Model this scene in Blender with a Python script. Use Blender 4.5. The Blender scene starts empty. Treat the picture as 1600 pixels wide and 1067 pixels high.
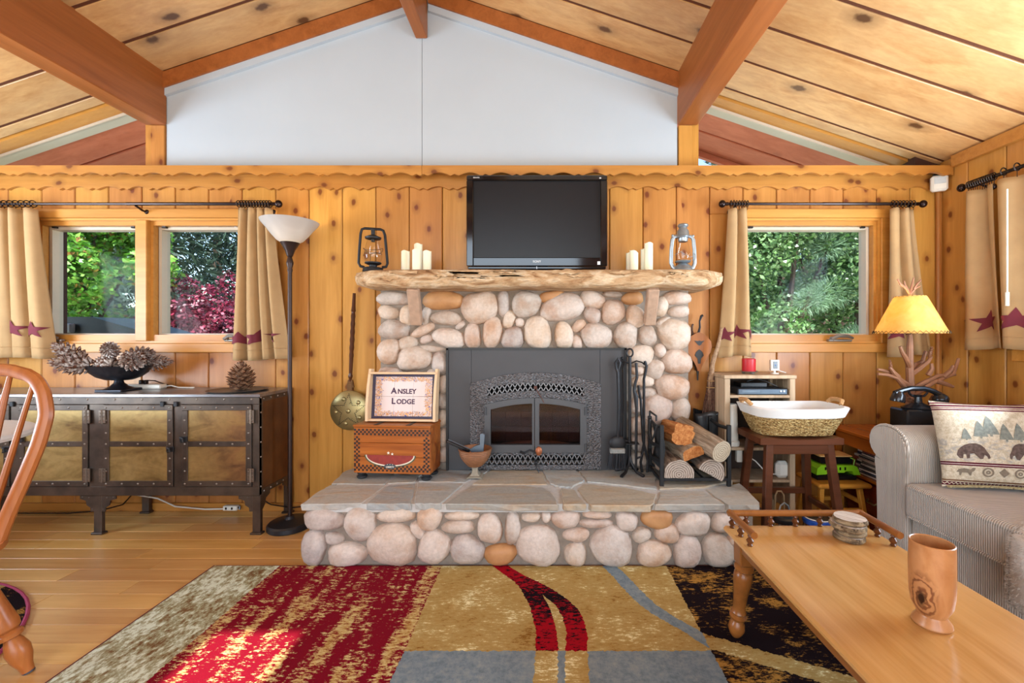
import bpy, bmesh, math, random
import numpy as np
from mathutils import Vector, Matrix, Euler
random.seed(7); RNG = np.random.default_rng(7)
scene = bpy.context.scene
COL = scene.collection
PI = math.pi

# ------------------------------------------------------------------ camera
F, CX, CY, H = 681.0, 850.0, 525.0, 1.2       # focal length and vanishing point in 1600 px frame, eye height
cam_d = bpy.data.cameras.new('camera'); cam = bpy.data.objects.new('camera', cam_d); COL.objects.link(cam)
cam.location = (0, 0, H); cam.rotation_euler = (PI/2, 0, 0)
cam_d.sensor_width = 36; cam_d.lens = 36*F/1600
cam_d.shift_x = -(CX-800)/1600; cam_d.shift_y = -(533.5-CY)/1600
cam_d.clip_start = .05; cam_d.clip_end = 200
scene.camera = cam

# ------------------------------------------------------------------ light
scene.view_settings.view_transform = 'Standard'; scene.view_settings.look = 'None'
scene.view_settings.gamma = 1; scene.view_settings.use_curve_mapping = False
scene.view_settings.exposure = 0.25
SUN_EL = math.radians(50.55)
w = bpy.data.worlds.new('World'); scene.world = w; w.use_nodes = True
nt = w.node_tree; nt.nodes.clear()
sky = nt.nodes.new('ShaderNodeTexSky'); sky.sky_type = 'NISHITA'; sky.sun_disc = False
sky.sun_elevation = SUN_EL; sky.sun_rotation = PI
bg = nt.nodes.new('ShaderNodeBackground'); bg.inputs[1].default_value = .42
out = nt.nodes.new('ShaderNodeOutputWorld')
nt.links.new(sky.outputs[0], bg.inputs[0]); nt.links.new(bg.outputs[0], out.inputs[0])
sd = bpy.data.lights.new('sun', 'SUN'); sd.energy = 12; sd.angle = math.radians(.6); sd.color = (1, .95, .87)
so = bpy.data.objects.new('sun', sd); COL.objects.link(so)
so.rotation_euler = Vector((0, math.cos(SUN_EL), -math.sin(SUN_EL))).to_track_quat('-Z', 'Y').to_euler()
def area(name, loc, direction, sx, sy, power, col=(1, .97, .93)):
    d = bpy.data.lights.new(name, 'AREA'); d.shape = 'RECTANGLE'; d.size = sx; d.size_y = sy; d.energy = power; d.color = col
    o = bpy.data.objects.new(name, d); COL.objects.link(o); o.location = loc
    o.rotation_euler = Vector(direction).to_track_quat('-Z', 'Z').to_euler()
    return o
# fill lamps added in unseen rear and left openings; last lamp: curtained right window's daylight
FILL_COL = (.80, .90, 1)
area('fill_rear_opening', (-.3, -2.66, 1.25), (0, 1, .02), 4.6, 2.1, 95, FILL_COL)
area('fill_rear_gable', (-.84, -2.66, 2.75), (0, 1, -.05), 3.0, .6, 22, FILL_COL)
area('fill_left_opening', (-4.46, 1.25, 1.45), (1, .12, 1.0), 2.0, 1.1, 165, (.70, .85, 1))
area('daylight_right_window', (2.80, 1.35, 1.57), (-1, .12, 1.0), 2.0, .85, 140, (.70, .85, 1))

# ------------------------------------------------------------------ helpers
def PX(px, d): return (px-CX)*d/F
def PZ(py, d): return H-(py-CY)*d/F
def lin(c):
    if isinstance(c, str): c = [int(c[i:i+2], 16) for i in (0, 2, 4)]
    r = []
    for x in c[:3]:
        x = x/255.
        r.append(x/12.92 if x <= .04045 else ((x+.055)/1.055)**2.4)
    return (*r, 1)

class MB:
    def __init__(s): s.v = []; s.f = []
    def add(s, vs, fs):
        n = len(s.v); s.v += [tuple(x) for x in vs]; s.f += [tuple(i+n for i in f) for f in fs]; return s
    def box(s, x0, x1, y0, y1, z0, z1, b=0, M=None):
        if x0 > x1: x0, x1 = x1, x0
        if y0 > y1: y0, y1 = y1, y0
        if z0 > z1: z0, z1 = z1, z0
        lo = (x0, y0, z0); hi = (x1, y1, z1)
        b = min(b, .45*min(x1-x0, y1-y0, z1-z0))
        cs = [(i, j, k) for i in (0, 1) for j in (0, 1) for k in (0, 1)]
        if b <= 0:
            vs = [tuple((lo[a], hi[a])[c[a]] for a in range(3)) for c in cs]
            fs = [(0, 1, 3, 2), (4, 6, 7, 5), (0, 4, 5, 1), (2, 3, 7, 6), (0, 2, 6, 4), (1, 5, 7, 3)]
        else:
            vs = []
            idx = {}
            for c in cs:
                for a in range(3):
                    p = []
                    for q in range(3):
                        e = (lo[q], hi[q])[c[q]]
                        if q != a: e += b*(1 if c[q] == 0 else -1)
                        p.append(e)
                    idx[(c, a)] = len(vs); vs.append(tuple(p))
            fs = []
            for a in range(3):
                o1, o2 = [q for q in range(3) if q != a]
                for sgn in (0, 1):
                    f = []
                    for u, v_ in ((0, 0), (1, 0), (1, 1), (0, 1)):
                        c = [0, 0, 0]; c[a] = sgn; c[o1] = u; c[o2] = v_
                        f.append(idx[(tuple(c), a)])
                    fs.append(tuple(f))
                # edges parallel to axis a
                for u in (0, 1):
                    for v_ in (0, 1):
                        c0 = [0, 0, 0]; c0[o1] = u; c0[o2] = v_; c1 = list(c0); c1[a] = 1
                        c0 = tuple(c0); c1 = tuple(c1)
                        fs.append((idx[(c0, o1)], idx[(c1, o1)], idx[(c1, o2)], idx[(c0, o2)]))
            for c in cs: fs.append((idx[(c, 0)], idx[(c, 1)], idx[(c, 2)]))
        if M is not None: vs = [tuple(M @ Vector(p)) for p in vs]
        return s.add(vs, fs)
    def bar(s, p0, p1, wx, wy, b=0, up=(0, 0, 1), w2=None):
        p0 = Vector(p0); p1 = Vector(p1); z = (p1-p0); L = z.length; z.normalize()
        u = Vector(up)
        if abs(z.dot(u)) > .98: u = Vector((0, 1, 0))
        x = u.cross(z).normalized(); y = z.cross(x)
        M = Matrix(((x.x, y.x, z.x, p0.x), (x.y, y.y, z.y, p0.y), (x.z, y.z, z.z, p0.z), (0, 0, 0, 1)))
        return s.box(-wx/2, wx/2, -wy/2, wy/2, 0, L, b, M)
    def tube(s, pts, r, n=8, caps=True, closed=False, sq=None):
        pts = [Vector(p) for p in pts]; m = len(pts)
        rs = r if isinstance(r, (list, tuple)) else [r]*m
        vs = []; fs = []; up = None
        for i, p in enumerate(pts):
            if closed: t = pts[(i+1) % m]-pts[i-1]
            else: t = pts[min(i+1, m-1)]-pts[max(i-1, 0)]
            t.normalize()
            if up is None:
                up = Vector((0, 0, 1)) if abs(t.z) < .9 else Vector((0, 1, 0))
            x = up.cross(t)
            if x.length < 1e-4: x = Vector((1, 0, 0)).cross(t)
            x.normalize(); y = t.cross(x); up = y
            for k in range(n):
                a = 2*PI*k/n; vs.append(p+(x*math.cos(a)+y*math.sin(a)*(sq or 1))*rs[i])
        for i in range(m if closed else m-1):
            j = (i+1) % m
            for k in range(n):
                fs.append((i*n+k, i*n+(k+1) % n, j*n+(k+1) % n, j*n+k))
        if caps and not closed:
            fs.append(tuple(range(n-1, -1, -1))); fs.append(tuple(range((m-1)*n, m*n)))
        return s.add(vs, fs)
    def cyl(s, p0, p1, r0, r1=None, n=14, caps=True):
        return s.tube([p0, p1], [r0, r0 if r1 is None else r1], n, caps)
    def lathe(s, prof, n=24, c=(0, 0, 0), M=None, sx=1, sy=1):
        vs = []; fs = []
        for r, z in prof:
            for k in range(n):
                a = 2*PI*k/n; vs.append(Vector((r*math.cos(a)*sx, r*math.sin(a)*sy, z)))
        for i in range(len(prof)-1):
            for k in range(n):
                fs.append((i*n+k, i*n+(k+1) % n, (i+1)*n+(k+1) % n, (i+1)*n+k))
        if prof[0][0] > 1e-4: fs.append(tuple(range(n-1, -1, -1)))
        if prof[-1][0] > 1e-4: fs.append(tuple(range((len(prof)-1)*n, len(prof)*n)))
        if M is not None: vs = [M @ p for p in vs]
        c = Vector(c)
        return s.add([p+c for p in vs], fs)
    def ell(s, c, rx, ry, rz, n=14, m=9, M=None):
        prof = [(max(math.sin(PI*i/m), 0), -math.cos(PI*i/m)) for i in range(m+1)]
        b = MB(); b.lathe(prof, n)
        c = Vector(c); vs = []
        for p in b.v:
            q = Vector((p[0]*rx, p[1]*ry, p[2]*rz))
            if M is not None: q = M @ q
            vs.append(q+c)
        return s.add(vs, b.f)
    def prism(s, poly, t0, t1, plane='xz', M=None):
        n = len(poly)
        def mk(a, b, t): return {'xz': (a, t, b), 'xy': (a, b, t), 'yz': (t, a, b)}[plane]
        vs = [mk(a, b, t0) for a, b in poly]+[mk(a, b, t1) for a, b in poly]
        if M is not None: vs = [tuple(M @ Vector(p)) for p in vs]
        fs = [tuple(range(n)), tuple(range(2*n-1, n-1, -1))]+[(i, (i+1) % n, n+(i+1) % n, n+i) for i in range(n)]
        return s.add(vs, fs)
    def grid(s, fn, nu, nv, closed_u=False):
        vs = [fn(i/nu, j/nv) for j in range(nv+1) for i in range(nu+1)]
        fs = [(j*(nu+1)+i, j*(nu+1)+i+1, (j+1)*(nu+1)+i+1, (j+1)*(nu+1)+i) for j in range(nv) for i in range(nu)]
        return s.add(vs, fs)
    def build(s, name, mat, parent=None, ang=35, flat=False, normals=True):
        me = bpy.data.meshes.new(name); me.from_pydata([tuple(p) for p in s.v], [], s.f)
        if normals:
            bm = bmesh.new(); bm.from_mesh(me)
            bmesh.ops.remove_doubles(bm, verts=bm.verts, dist=1e-5)
            bmesh.ops.recalc_face_normals(bm, faces=bm.faces); bm.to_mesh(me); bm.free()
        if not flat:
            me.shade_smooth(); me.set_sharp_from_angle(angle=math.radians(ang))
        me.materials.append(mat)
        return link(name, me, parent)
def link(name, me, parent=None):
    o = bpy.data.objects.new(name, me); COL.objects.link(o)
    if parent is not None: o.parent = parent
    return o
def tag(o, label, cat, group=None):
    o['label'] = label; o['category'] = cat
    if group: o['group'] = group
    return o
def struct(o, label=None):
    o['kind'] = 'structure'
    return o
def thing(name, label, cat, loc=(0, 0, 0), rz=0, group=None):
    o = bpy.data.objects.new(name, None); COL.objects.link(o)
    o.location = loc; o.rotation_euler = (0, 0, rz); o.empty_display_size = .05
    return tag(o, label, cat, group)
def shell(name, loc=(0, 0, 0)):
    o = bpy.data.objects.new(name, None); COL.objects.link(o); o.location = loc; o.empty_display_size = .05
    return struct(o)
def dup(root, loc=None, rot=None, label=None, scale=None, group=None):
    def cp(o, par):
        c = o.copy(); COL.objects.link(c); c.parent = par
        for ch in list(o.children): cp(ch, c)
        return c
    r = cp(root, None)
    if loc is not None: r.location = loc
    if rot is not None: r.rotation_euler = rot
    if scale is not None: r.scale = (scale,)*3
    if label: r['label'] = label
    if group: r['group'] = group
    return r
def text_mb(txt, size, M, depth=.0006, shear=0, bold=.012):
    cu = bpy.data.curves.new('lettering', 'FONT'); cu.body = txt; cu.size = size; cu.align_x = 'CENTER'; cu.align_y = 'CENTER'
    cu.extrude = depth; cu.resolution_u = 3; cu.shear = shear; cu.offset = size*bold
    o = bpy.data.objects.new('lettering', cu); COL.objects.link(o)
    dg = bpy.context.evaluated_depsgraph_get(); me = bpy.data.meshes.new_from_object(o.evaluated_get(dg))
    mb = MB(); mb.add([M @ v.co for v in me.vertices], [tuple(p.vertices) for p in me.polygons])
    bpy.data.objects.remove(o); bpy.data.curves.remove(cu); bpy.data.meshes.remove(me)
    return mb
def rotM(loc=(0, 0, 0), rx=0, ry=0, rz=0):
    return Matrix.Translation(Vector(loc)) @ Euler((rx, ry, rz)).to_matrix().to_4x4()

# ------------------------------------------------------------------ materials
class NT:
    def __init__(s, name):
        s.m = bpy.data.materials.new(name); s.m.use_nodes = True; s.t = s.m.node_tree; s.t.nodes.clear()
        s.o = s.n('ShaderNodeOutputMaterial'); s.p = s.n('ShaderNodeBsdfPrincipled'); s.l(s.p.outputs[0], s.o.inputs[0])
    def n(s, t): return s.t.nodes.new(t)
    def l(s, a, b): s.t.links.new(a, b)
    def val(s, sock, v):
        if v is None: return
        if hasattr(v, 'links') or isinstance(v, bpy.types.NodeSocket): s.l(v, sock)
        else: sock.default_value = v
    def math(s, op, a, b=None, c=None, clamp=False):
        n = s.n('ShaderNodeMath'); n.operation = op; n.use_clamp = clamp
        for i, x in enumerate((a, b, c)): s.val(n.inputs[i], x)
        return n.outputs[0]
    def vmath(s, op, a, b=None):
        n = s.n('ShaderNodeVectorMath'); n.operation = op
        s.val(n.inputs[0], a); s.val(n.inputs[1], b); return n.outputs[0]
    def pos(s, world=True):
        if world: return s.n('ShaderNodeNewGeometry').outputs['Position']
        return s.n('ShaderNodeTexCoord').outputs['Object']
    def sep(s, v):
        n = s.n('ShaderNodeSeparateXYZ'); s.l(v, n.inputs[0]); return n.outputs
    def rnd(s): return s.n('ShaderNodeObjectInfo').outputs['Random']
    def noise(s, v, scale, detail=4, rough=.55, dist=0):
        n = s.n('ShaderNodeTexNoise'); s.l(v, n.inputs['Vector'])
        n.inputs['Scale'].default_value = scale; n.inputs['Detail'].default_value = detail
        n.inputs['Roughness'].default_value = rough; n.inputs['Distortion'].default_value = dist
        return n.outputs[0]
    def vor(s, v, scale, feature='F1', out=0, rand=1):
        n = s.n('ShaderNodeTexVoronoi'); n.feature = feature; s.l(v, n.inputs['Vector']); n.inputs['Scale'].default_value = scale
        n.inputs['Randomness'].default_value = rand
        return n.outputs[out]
    def ramp(s, f, stops, interp='LINEAR'):
        n = s.n('ShaderNodeValToRGB'); s.l(f, n.inputs[0]); n.color_ramp.interpolation = interp
        e = n.color_ramp.elements
        while len(e) < len(stops): e.new(.5)
        for k, (p, c) in enumerate(stops):
            e[k].position = p; e[k].color = (c, c, c, 1) if isinstance(c, (int, float)) else (lin(c) if isinstance(c, str) else c)
        return n.outputs[0]
    def mix(s, f, a, b, mode='MIX'):
        n = s.n('ShaderNodeMix'); n.data_type = 'RGBA'; n.blend_type = mode
        s.val(n.inputs[0], f)
        for i, x in ((6, a), (7, b)):
            if isinstance(x, str): x = lin(x)
            s.val(n.inputs[i], x)
        return n.outputs[2]
    def mapr(s, f, a, b, c=0, d=1):
        n = s.n('ShaderNodeMapRange'); s.val(n.inputs[0], f)
        for i, x in zip((1, 2, 3, 4), (a, b, c, d)): n.inputs[i].default_value = x
        return n.outputs[0]
    def hsv(s, c, h=.5, sat=1, v=1):
        n = s.n('ShaderNodeHueSaturation'); s.val(n.inputs[0], h); s.val(n.inputs[1], sat); s.val(n.inputs[2], v); s.val(n.inputs[4], c)
        return n.outputs[0]
    def bump(s, hgt, strength=.3, dist=.01):
        n = s.n('ShaderNodeBump'); n.inputs['Strength'].default_value = strength; n.inputs['Distance'].default_value = dist
        s.l(hgt, n.inputs['Height']); s.l(n.outputs[0], s.p.inputs['Normal'])
    def fin(s, col=None, rough=.5, metal=0, spec=None, coat=0):
        if col is not None: s.val(s.p.inputs['Base Color'], lin(col) if isinstance(col, str) else col)
        s.val(s.p.inputs['Roughness'], rough); s.val(s.p.inputs['Metallic'], metal)
        if spec is not None: s.p.inputs['Specular IOR Level'].default_value = spec
        if coat: s.p.inputs['Coat Weight'].default_value = coat; s.p.inputs['Coat Roughness'].default_value = .15
        return s.m
def S(name, col, rough=.5, metal=0, var=.12, vs=18, bump=0, bs=60, rnd=0, spec=None, coat=0, col2=None, world=False):
    t = NT(name); p = t.pos(world); f = t.noise(p, vs)
    if col2: c = t.mix(t.mapr(f, .35, .65), col, col2)
    else: c = t.hsv(lin(col), v=t.mapr(f, .25, .75, 1-var, 1+var))
    if rnd: c = t.hsv(c, v=t.mapr(t.rnd(), 0, 1, 1-rnd, 1+rnd))
    if bump: t.bump(t.noise(p, bs), bump, .004)
    return t.fin(c, rough, metal, spec, coat)
def wood(name, c1, c2, axis=2, width=.229, rough=.42, knots=.5, rnd=.1, knot_col='5a2a0c', grain=1., coat=.0, world=True, pale=None, hue=.0, spec=.4, flat=None, ks=(.17, .25)):
    """grain runs along axis (0 x, 1 y, 2 z)"""
    t = NT(name); p = t.pos(world); r = t.rnd()
    off = t.n('ShaderNodeCombineXYZ')
    t.l(t.math('MULTIPLY', r, 37.), off.inputs[0]); t.l(t.math('MULTIPLY', r, 91.), off.inputs[1]); t.l(t.math('MULTIPLY', r, 53.), off.inputs[2])
    p = t.vmath('ADD', p, off.outputs[0])
    st = [1, 1, 1]; st[axis] = .07
    pg = t.vmath('MULTIPLY', p, tuple(st))
    g1 = t.noise(pg, 14*grain, 3, .5, .6); g2 = t.noise(pg, 70*grain, 3, .6, .2)
    f = t.math('ADD', t.math('MULTIPLY', g1, .7), t.math('MULTIPLY', g2, .3))
    c = t.mix(t.mapr(f, .36, .66), c1, c2)
    c = t.mix(t.mapr(t.noise(pg, 7, 3), .35, .7, 0, .4), c, pale or c1)
    hgt = f
    if knots:
        sk = [1/ks[0]]*3; sk[axis] = 1/ks[1]
        if flat is not None: sk[flat] = 0
        pk = t.vmath('MULTIPLY', p, tuple(sk))
        if flat is not None:
            oth = [q for q in (0, 1, 2) if q not in (axis, flat)][0]; sx = t.sep(pk); cmb = t.n('ShaderNodeCombineXYZ'); t.l(sx[oth], cmb.inputs[0]); t.l(sx[axis], cmb.inputs[1]); pk = cmb.outputs[0]
        n = t.n('ShaderNodeTexVoronoi'); t.l(pk, n.inputs['Vector']); n.inputs['Scale'].default_value = 1
        if flat is not None: n.voronoi_dimensions = '2D'
        dist = n.outputs['Distance']
        dn = t.math('ADD', dist, t.math('MULTIPLY', t.math('SUBTRACT', t.noise(p, 22, 2), .5), .10))
        keep = t.math('LESS_THAN', t.sep(n.outputs['Color'])[0], knots)
        halo = t.math('MULTIPLY', t.mapr(dn, .05, .24, 1, 0), keep)
        core = t.math('MULTIPLY', t.mapr(dn, .055, .10, 1, 0), keep)
        c = t.mix(t.math('MULTIPLY', halo, .45), c, knot_col)
        c = t.mix(t.math('MULTIPLY', core, .85), c, knot_col)
    c = t.hsv(c, h=t.mapr(r, 0, 1, .5-hue, .5+hue), v=t.mapr(r, 0, 1, 1-rnd, 1+rnd))
    t.bump(hgt, .08, .003)
    return t.fin(c, rough, 0, spec, coat)
def glass_mat(name, tint=(1, 1, 1, 1), ior=1.45, gl=1.):
    t = NT(name); t.t.nodes.remove(t.p)
    tr = t.n('ShaderNodeBsdfTransparent'); tr.inputs[0].default_value = tint
    gs = t.n('ShaderNodeBsdfGlossy'); gs.inputs['Roughness'].default_value = .02
    lw = t.n('ShaderNodeLayerWeight'); lw.inputs[0].default_value = .5
    fr = t.math('ADD', t.math('MULTIPLY', t.math('POWER', lw.outputs['Facing'], 5), .9), .04)
    nz = t.noise(t.pos(), 3)
    mx = t.n('ShaderNodeMixShader'); t.l(t.math('MULTIPLY', fr, t.mapr(nz, 0, 1, gl*.95, gl)), mx.inputs[0])
    t.l(tr.outputs[0], mx.inputs[1]); t.l(gs.outputs[0], mx.inputs[2]); t.l(mx.outputs[0], t.o.inputs[0])
    return t.m

PINE = wood('pine_wall', 'bd8340', 'a26a2a', 2, knots=.85, knot_col='64290c', rnd=.10, hue=.008, rough=.36, flat=1)
PINE_S = wood('pine_side_wall', 'bd8340', 'a26a2a', 2, knots=.85, knot_col='64290c', rnd=.10, hue=.008, rough=.36, flat=0)
PINE_X = wood('pine_trim', 'b97f3a', 'a06627', 0, knots=.8, knot_col='632d0c', rnd=.08, rough=.4, flat=1)
PINE_W = wood('pine_window', 'c98c40', 'b2742c', 0, knots=0, rnd=.06, rough=.4)
CEIL = wood('cedar_ceiling', 'cda06a', 'b07c48', 0, knots=.5, knot_col='4a2a18', rnd=.10, rough=.3, pale='d6b482', flat=2, ks=(.3, .5))
BEAM = wood('cedar_beam', '9e5a2a', '80451a', 1, knots=.12, knot_col='4a1e0c', rnd=.06, rough=.4)
SOFF = wood('red_soffit', 'cc6c48', 'b4542e', 0, knots=.15, knot_col='5c2413', rnd=.08, rough=.6)
FLOORM = wood('oak_floor', 'd6aa6a', 'bf8c4a', 0, knots=0, rnd=.17, rough=.28, grain=1.3, hue=.008, spec=.5)
GROOVE = S('groove_shadow_gap', '3c1a06', .8, var=.2)
WHITEWALL = S('white_plaster', 'adb4b9', .75, var=.02, vs=3, bump=.05, bs=40)
IRON = S('black_iron', '2a2a2c', .5, .6, var=.25, bump=.15, bs=120)
BLACK = S('black_plastic', '101012', .25, 0, var=.2)
GLASS = glass_mat('window_glass', (.93, .97, .98, 1), 1.5, .05)
CLEAR = glass_mat('clear_glass', (.95, .93, .9, 1), 1.5, 1.0)
# ------------------------------------------------------------------ the room
WY = 3.0                      # face of the back wall boards
RX, LX, BY = 2.72, -4.40, -2.60
RIDGE, SL = -.84, .338
def roof(x): return 3.595-SL*abs(x-RIDGE)
CORN = 2.33                   # top of the scalloped cornice

# floor: boards in the part one sees, plain boarded surface behind
fl = MB().box(LX, RX, BY-.1, 3.1, -.12, -.014).build('floor', GROOVE); struct(fl)
row = 0; y = 3.0; PW = .108
while y > 1.0:
    y0 = y-PW; x = LX-random.random()*.8
    while x < RX:
        L = random.uniform(.7, 1.6); x1 = x+L
        a, b = max(x, LX), min(x1, RX)
        if b-a > .02: MB().box(a+.0006, b-.0006, y0+.0006, y-.0006, -.014, 0, .0012).build('floor_plank', FLOORM, fl, flat=True)
        x = x1
    y = y0; row += 1
REST = wood('oak_floor_far', 'd3a468', 'bc8748', 0, knots=0, rnd=0, rough=.3)
MB().box(LX, RX, BY, y, -.014, 0).build('floor_board_rest', REST, fl)

# back wall core with the window openings, and its vertical boards
W1 = (-3.50, -1.905, 1.15, 2.01); W2 = (1.36, 2.31, 1.15, 2.01)
CORE = S('wall_core', 'b9793a', .7, var=.1)
wb = MB()
wb.box(LX-.2, W1[0], WY+.022, WY+.2, -.1, CORN); wb.box(W1[1], W2[0], WY+.022, WY+.2, -.1, CORN); wb.box(W2[1], RX+.2, WY+.022, WY+.2, -.1, CORN)
for Wn in (W1, W2):
    wb.box(Wn[0], Wn[1], WY+.022, WY+.2, -.1, Wn[2]); wb.box(Wn[0], Wn[1], WY+.022, WY+.2, Wn[3], CORN)
wall_back = wb.build('wall_back', GROOVE); struct(wall_back)
X0 = -1.389; k = math.ceil((LX-X0)/.23)-1
while X0+.23*k < RX:
    a, b = max(X0+.23*k, LX), min(X0+.23*(k+1), RX); k += 1
    if b-a < .02: continue
    segs = [(a, b, 0, CORN)]
    for Wn in (W1, W2):
        lo, hi = Wn[0]-.02, Wn[1]+.02
        if b > lo and a < hi:
            segs = [(a, b, 0, Wn[2]-.03), (a, b, Wn[3]+.03, CORN)]
            if a < lo: segs.append((a, lo, Wn[2]-.03, Wn[3]+.03))
            if b > hi: segs.append((hi, b, Wn[2]-.03, Wn[3]+.03))
    for xa_, xb_, z0, z1 in segs:
        MB().box(xa_+.002, xb_-.002, WY, WY+.022, z0, z1, .005).build('wall_board', PINE, wall_back, flat=True)
# baseboard
bb = MB().box(LX, RX, WY-.016, WY-.0005, 0, .055, .004).build('baseboard_back', PINE_X); struct(bb)

# gable: white panel between the beams
g = MB()
GX0, GX1 = -2.60, .918
def gable_poly(x0, x1, drop):
    return [(x0, CORN-.05), (x1, CORN-.05), (x1, roof(x1)-drop), (RIDGE, roof(RIDGE)-drop), (x0, roof(x0)-drop)]
gw = MB().prism(gable_poly(GX0, RIDGE-.0015, .05)[:2]+[(RIDGE-.0015, roof(RIDGE)-.05), (GX0, roof(GX0)-.05)], WY+.002, WY+.2)
gw.prism([(RIDGE+.0015, CORN-.05), (GX1, CORN-.05), (GX1, roof(GX1)-.05), (RIDGE+.0015, roof(RIDGE)-.05)], WY+.002, WY+.2)
gable = gw.build('wall_gable', WHITEWALL); struct(gable)
for sgn, xe in ((-1, GX0), (1, GX1)):
    m = MB(); xr = RIDGE+sgn*.05
    m.prism([(xr, roof(xr)-.155), (xe, roof(xe)-.155), (xe, roof(xe)-.105), (xr, roof(xr)-.105)], WY-.022, WY+.002)
    m.build('white_crown_strip', WHITEWALL, gable)
    m = MB(); m.prism([(xr, roof(xr)-.108), (xe, roof(xe)-.108), (xe, roof(xe)-.002), (xr, roof(xr)-.002)], WY-.035, WY+.002)
    m.build('sloping_trim_board', BEAM, gable)

# roof deck boards and what lies over them
ceil = shell('ceiling', (0, 0, 3))
def slope_board(x0, x1, y0, y1, th, mat, name, parent, lift=0, gap=.004, b=.003):
    L = [(x0, roof(x0)), (x1, roof(x1))]
    m = MB()
    ys = (y0+gap, y1-gap)
    vs = []
    for yy, zz in ((ys[0]+b*0, 0),):
        pass
    prof = [(ys[0]+b, lift), (ys[1]-b, lift), (ys[1], lift+b), (ys[1], lift+th), (ys[0], lift+th), (ys[0], lift+b)]
    n = len(prof)
    vs = [(x0, yy, roof(x0)+zz) for yy, zz in prof]+[(x1, yy, roof(x1)+zz) for yy, zz in prof]
    fs = [tuple(range(n)), tuple(range(2*n-1, n-1, -1))]+[(i, (i+1) % n, n+(i+1) % n, n+i) for i in range(n)]
    o = m.add(vs, fs).build(name, mat, parent, flat=True)
    return o
BD = .288; SKX = (-1.31, -.97)
edges = [3.075, 2.975]
while edges[-1] > BY: edges.append(edges[-1]-BD)
SKY1 = [e for e in edges if e < -1.0][0]; SKY0 = SKY1-2*BD
for i in range(len(edges)-1):
    y1, y0 = edges[i], edges[i+1]
    for x0, x1 in ((LX-.25, RIDGE), (RIDGE, RX+.25)):
        parts = [(x0, x1)]
        if x1 == RIDGE and y0 > SKY0-.01 and y1 < SKY1+.01: parts = [(x0, SKX[0]), (SKX[1], x1)]
        for a, b in parts:
            o = slope_board(a, b, y0, y1, .03, CEIL, 'ceiling_board', ceil, gap=.012, b=.002); o.location.z -= 3
GAP_SHADE = S('ceiling_gap_shade', '5a2c10', .8, var=.2)  # dark strip colour stands for the shade in the board gaps
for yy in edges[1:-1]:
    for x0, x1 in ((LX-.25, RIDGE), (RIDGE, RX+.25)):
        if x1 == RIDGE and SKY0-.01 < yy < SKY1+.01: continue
        o = slope_board(x0, x1, yy-.0115, yy+.0115, .02, GAP_SHADE, 'gap_shade_strip', ceil, lift=.006, gap=0, b=.001); o.location.z -= 3
# dark roof deck above (keeps daylight out), with an unseen opening added for the sun patch
dk = MB()
def deck(x0, x1, y0, y1, z0=.03, z1=.12):
    vs = [(x, yy, roof(x)+zz) for x in (x0, x1) for yy in (y0, y1) for zz in (z0, z1)]
    dk.add(vs, [(0, 1, 3, 2), (4, 6, 7, 5), (0, 4, 5, 1), (2, 3, 7, 6), (0, 2, 6, 4), (1, 5, 7, 3)])
OV = 3.90
deck(RIDGE, RX+.6, BY-.9, OV); deck(LX-.6, SKX[0], BY-.9, OV); deck(SKX[1], RIDGE, BY-.9, OV)
deck(SKX[0], SKX[1], SKY1, OV); deck(SKX[0], SKX[1], BY-.9, SKY0)
dk_o = dk.build('roof_deck', GROOVE, ceil); dk_o.location.z = -3
cb = MB()  # unseen curb, added to give the sun patch straight edges
zc = 3.62
cb.box(SKX[0]-.03, SKX[1]+.03, SKY1, SKY1+.03, 3.42, zc); cb.box(SKX[0]-.03, SKX[1]+.03, SKY0-.03, SKY0, 3.42, zc)
cb.box(SKX[0]-.03, SKX[0], SKY0, SKY1, 3.40, zc); cb.box(SKX[1], SKX[1]+.03, SKY0, SKY1, 3.45, zc)
o = cb.build('sun_patch_curb', PINE_X, ceil); o.location.z = -3
# red stained soffit boards of the overhang
WHF = S('white_frame', 'c0b09a', .5, var=.03)
for side, (x0, x1) in enumerate(((LX-.6, RIDGE), (RIDGE, RX+.6))):
    for y0, y1 in ((3.27, 3.57), (3.575, 3.87)):
        o = slope_board(x0, x1, y0, y1, .03, SOFF, 'soffit_board', ceil, gap=.006, b=.006); o.location.z -= 3
fb = MB()
for x0, x1 in ((LX-.6, RIDGE), (RIDGE, RX+.6)):
    vs = [(x, yy, roof(x)+zz) for x in (x0, x1) for yy in (3.87, 3.91) for zz in (-.05, .13)]
    fb.add(vs, [(0, 1, 3, 2), (4, 6, 7, 5), (0, 4, 5, 1), (2, 3, 7, 6), (0, 2, 6, 4), (1, 5, 7, 3)])
o = fb.build('fascia_board', SOFF, ceil); o.location.z = -3

# beams along the room
def beam(name, x0, x1, z0, z1, label):
    return struct(MB().box(x0, x1, BY, WY-.002, z0, z1, .006).build(name, BEAM))
beam('trim_1', .916, 1.057, 2.649, 3.02, 'b'); beam('trim_2', -2.735, -2.594, 2.649, 3.02, 'b'); beam('trim_3', -.882, -.80, 3.244, 3.56, 'b')
# posts under the two side beams
for nm, x0, x1 in (('trim_4', .925, 1.02), ('trim_5', -2.70, -2.605)):
    struct(MB().box(x0, x1, WY-.01, WY+.09, CORN-.05, 2.648, .003).build(nm, PINE))
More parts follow.
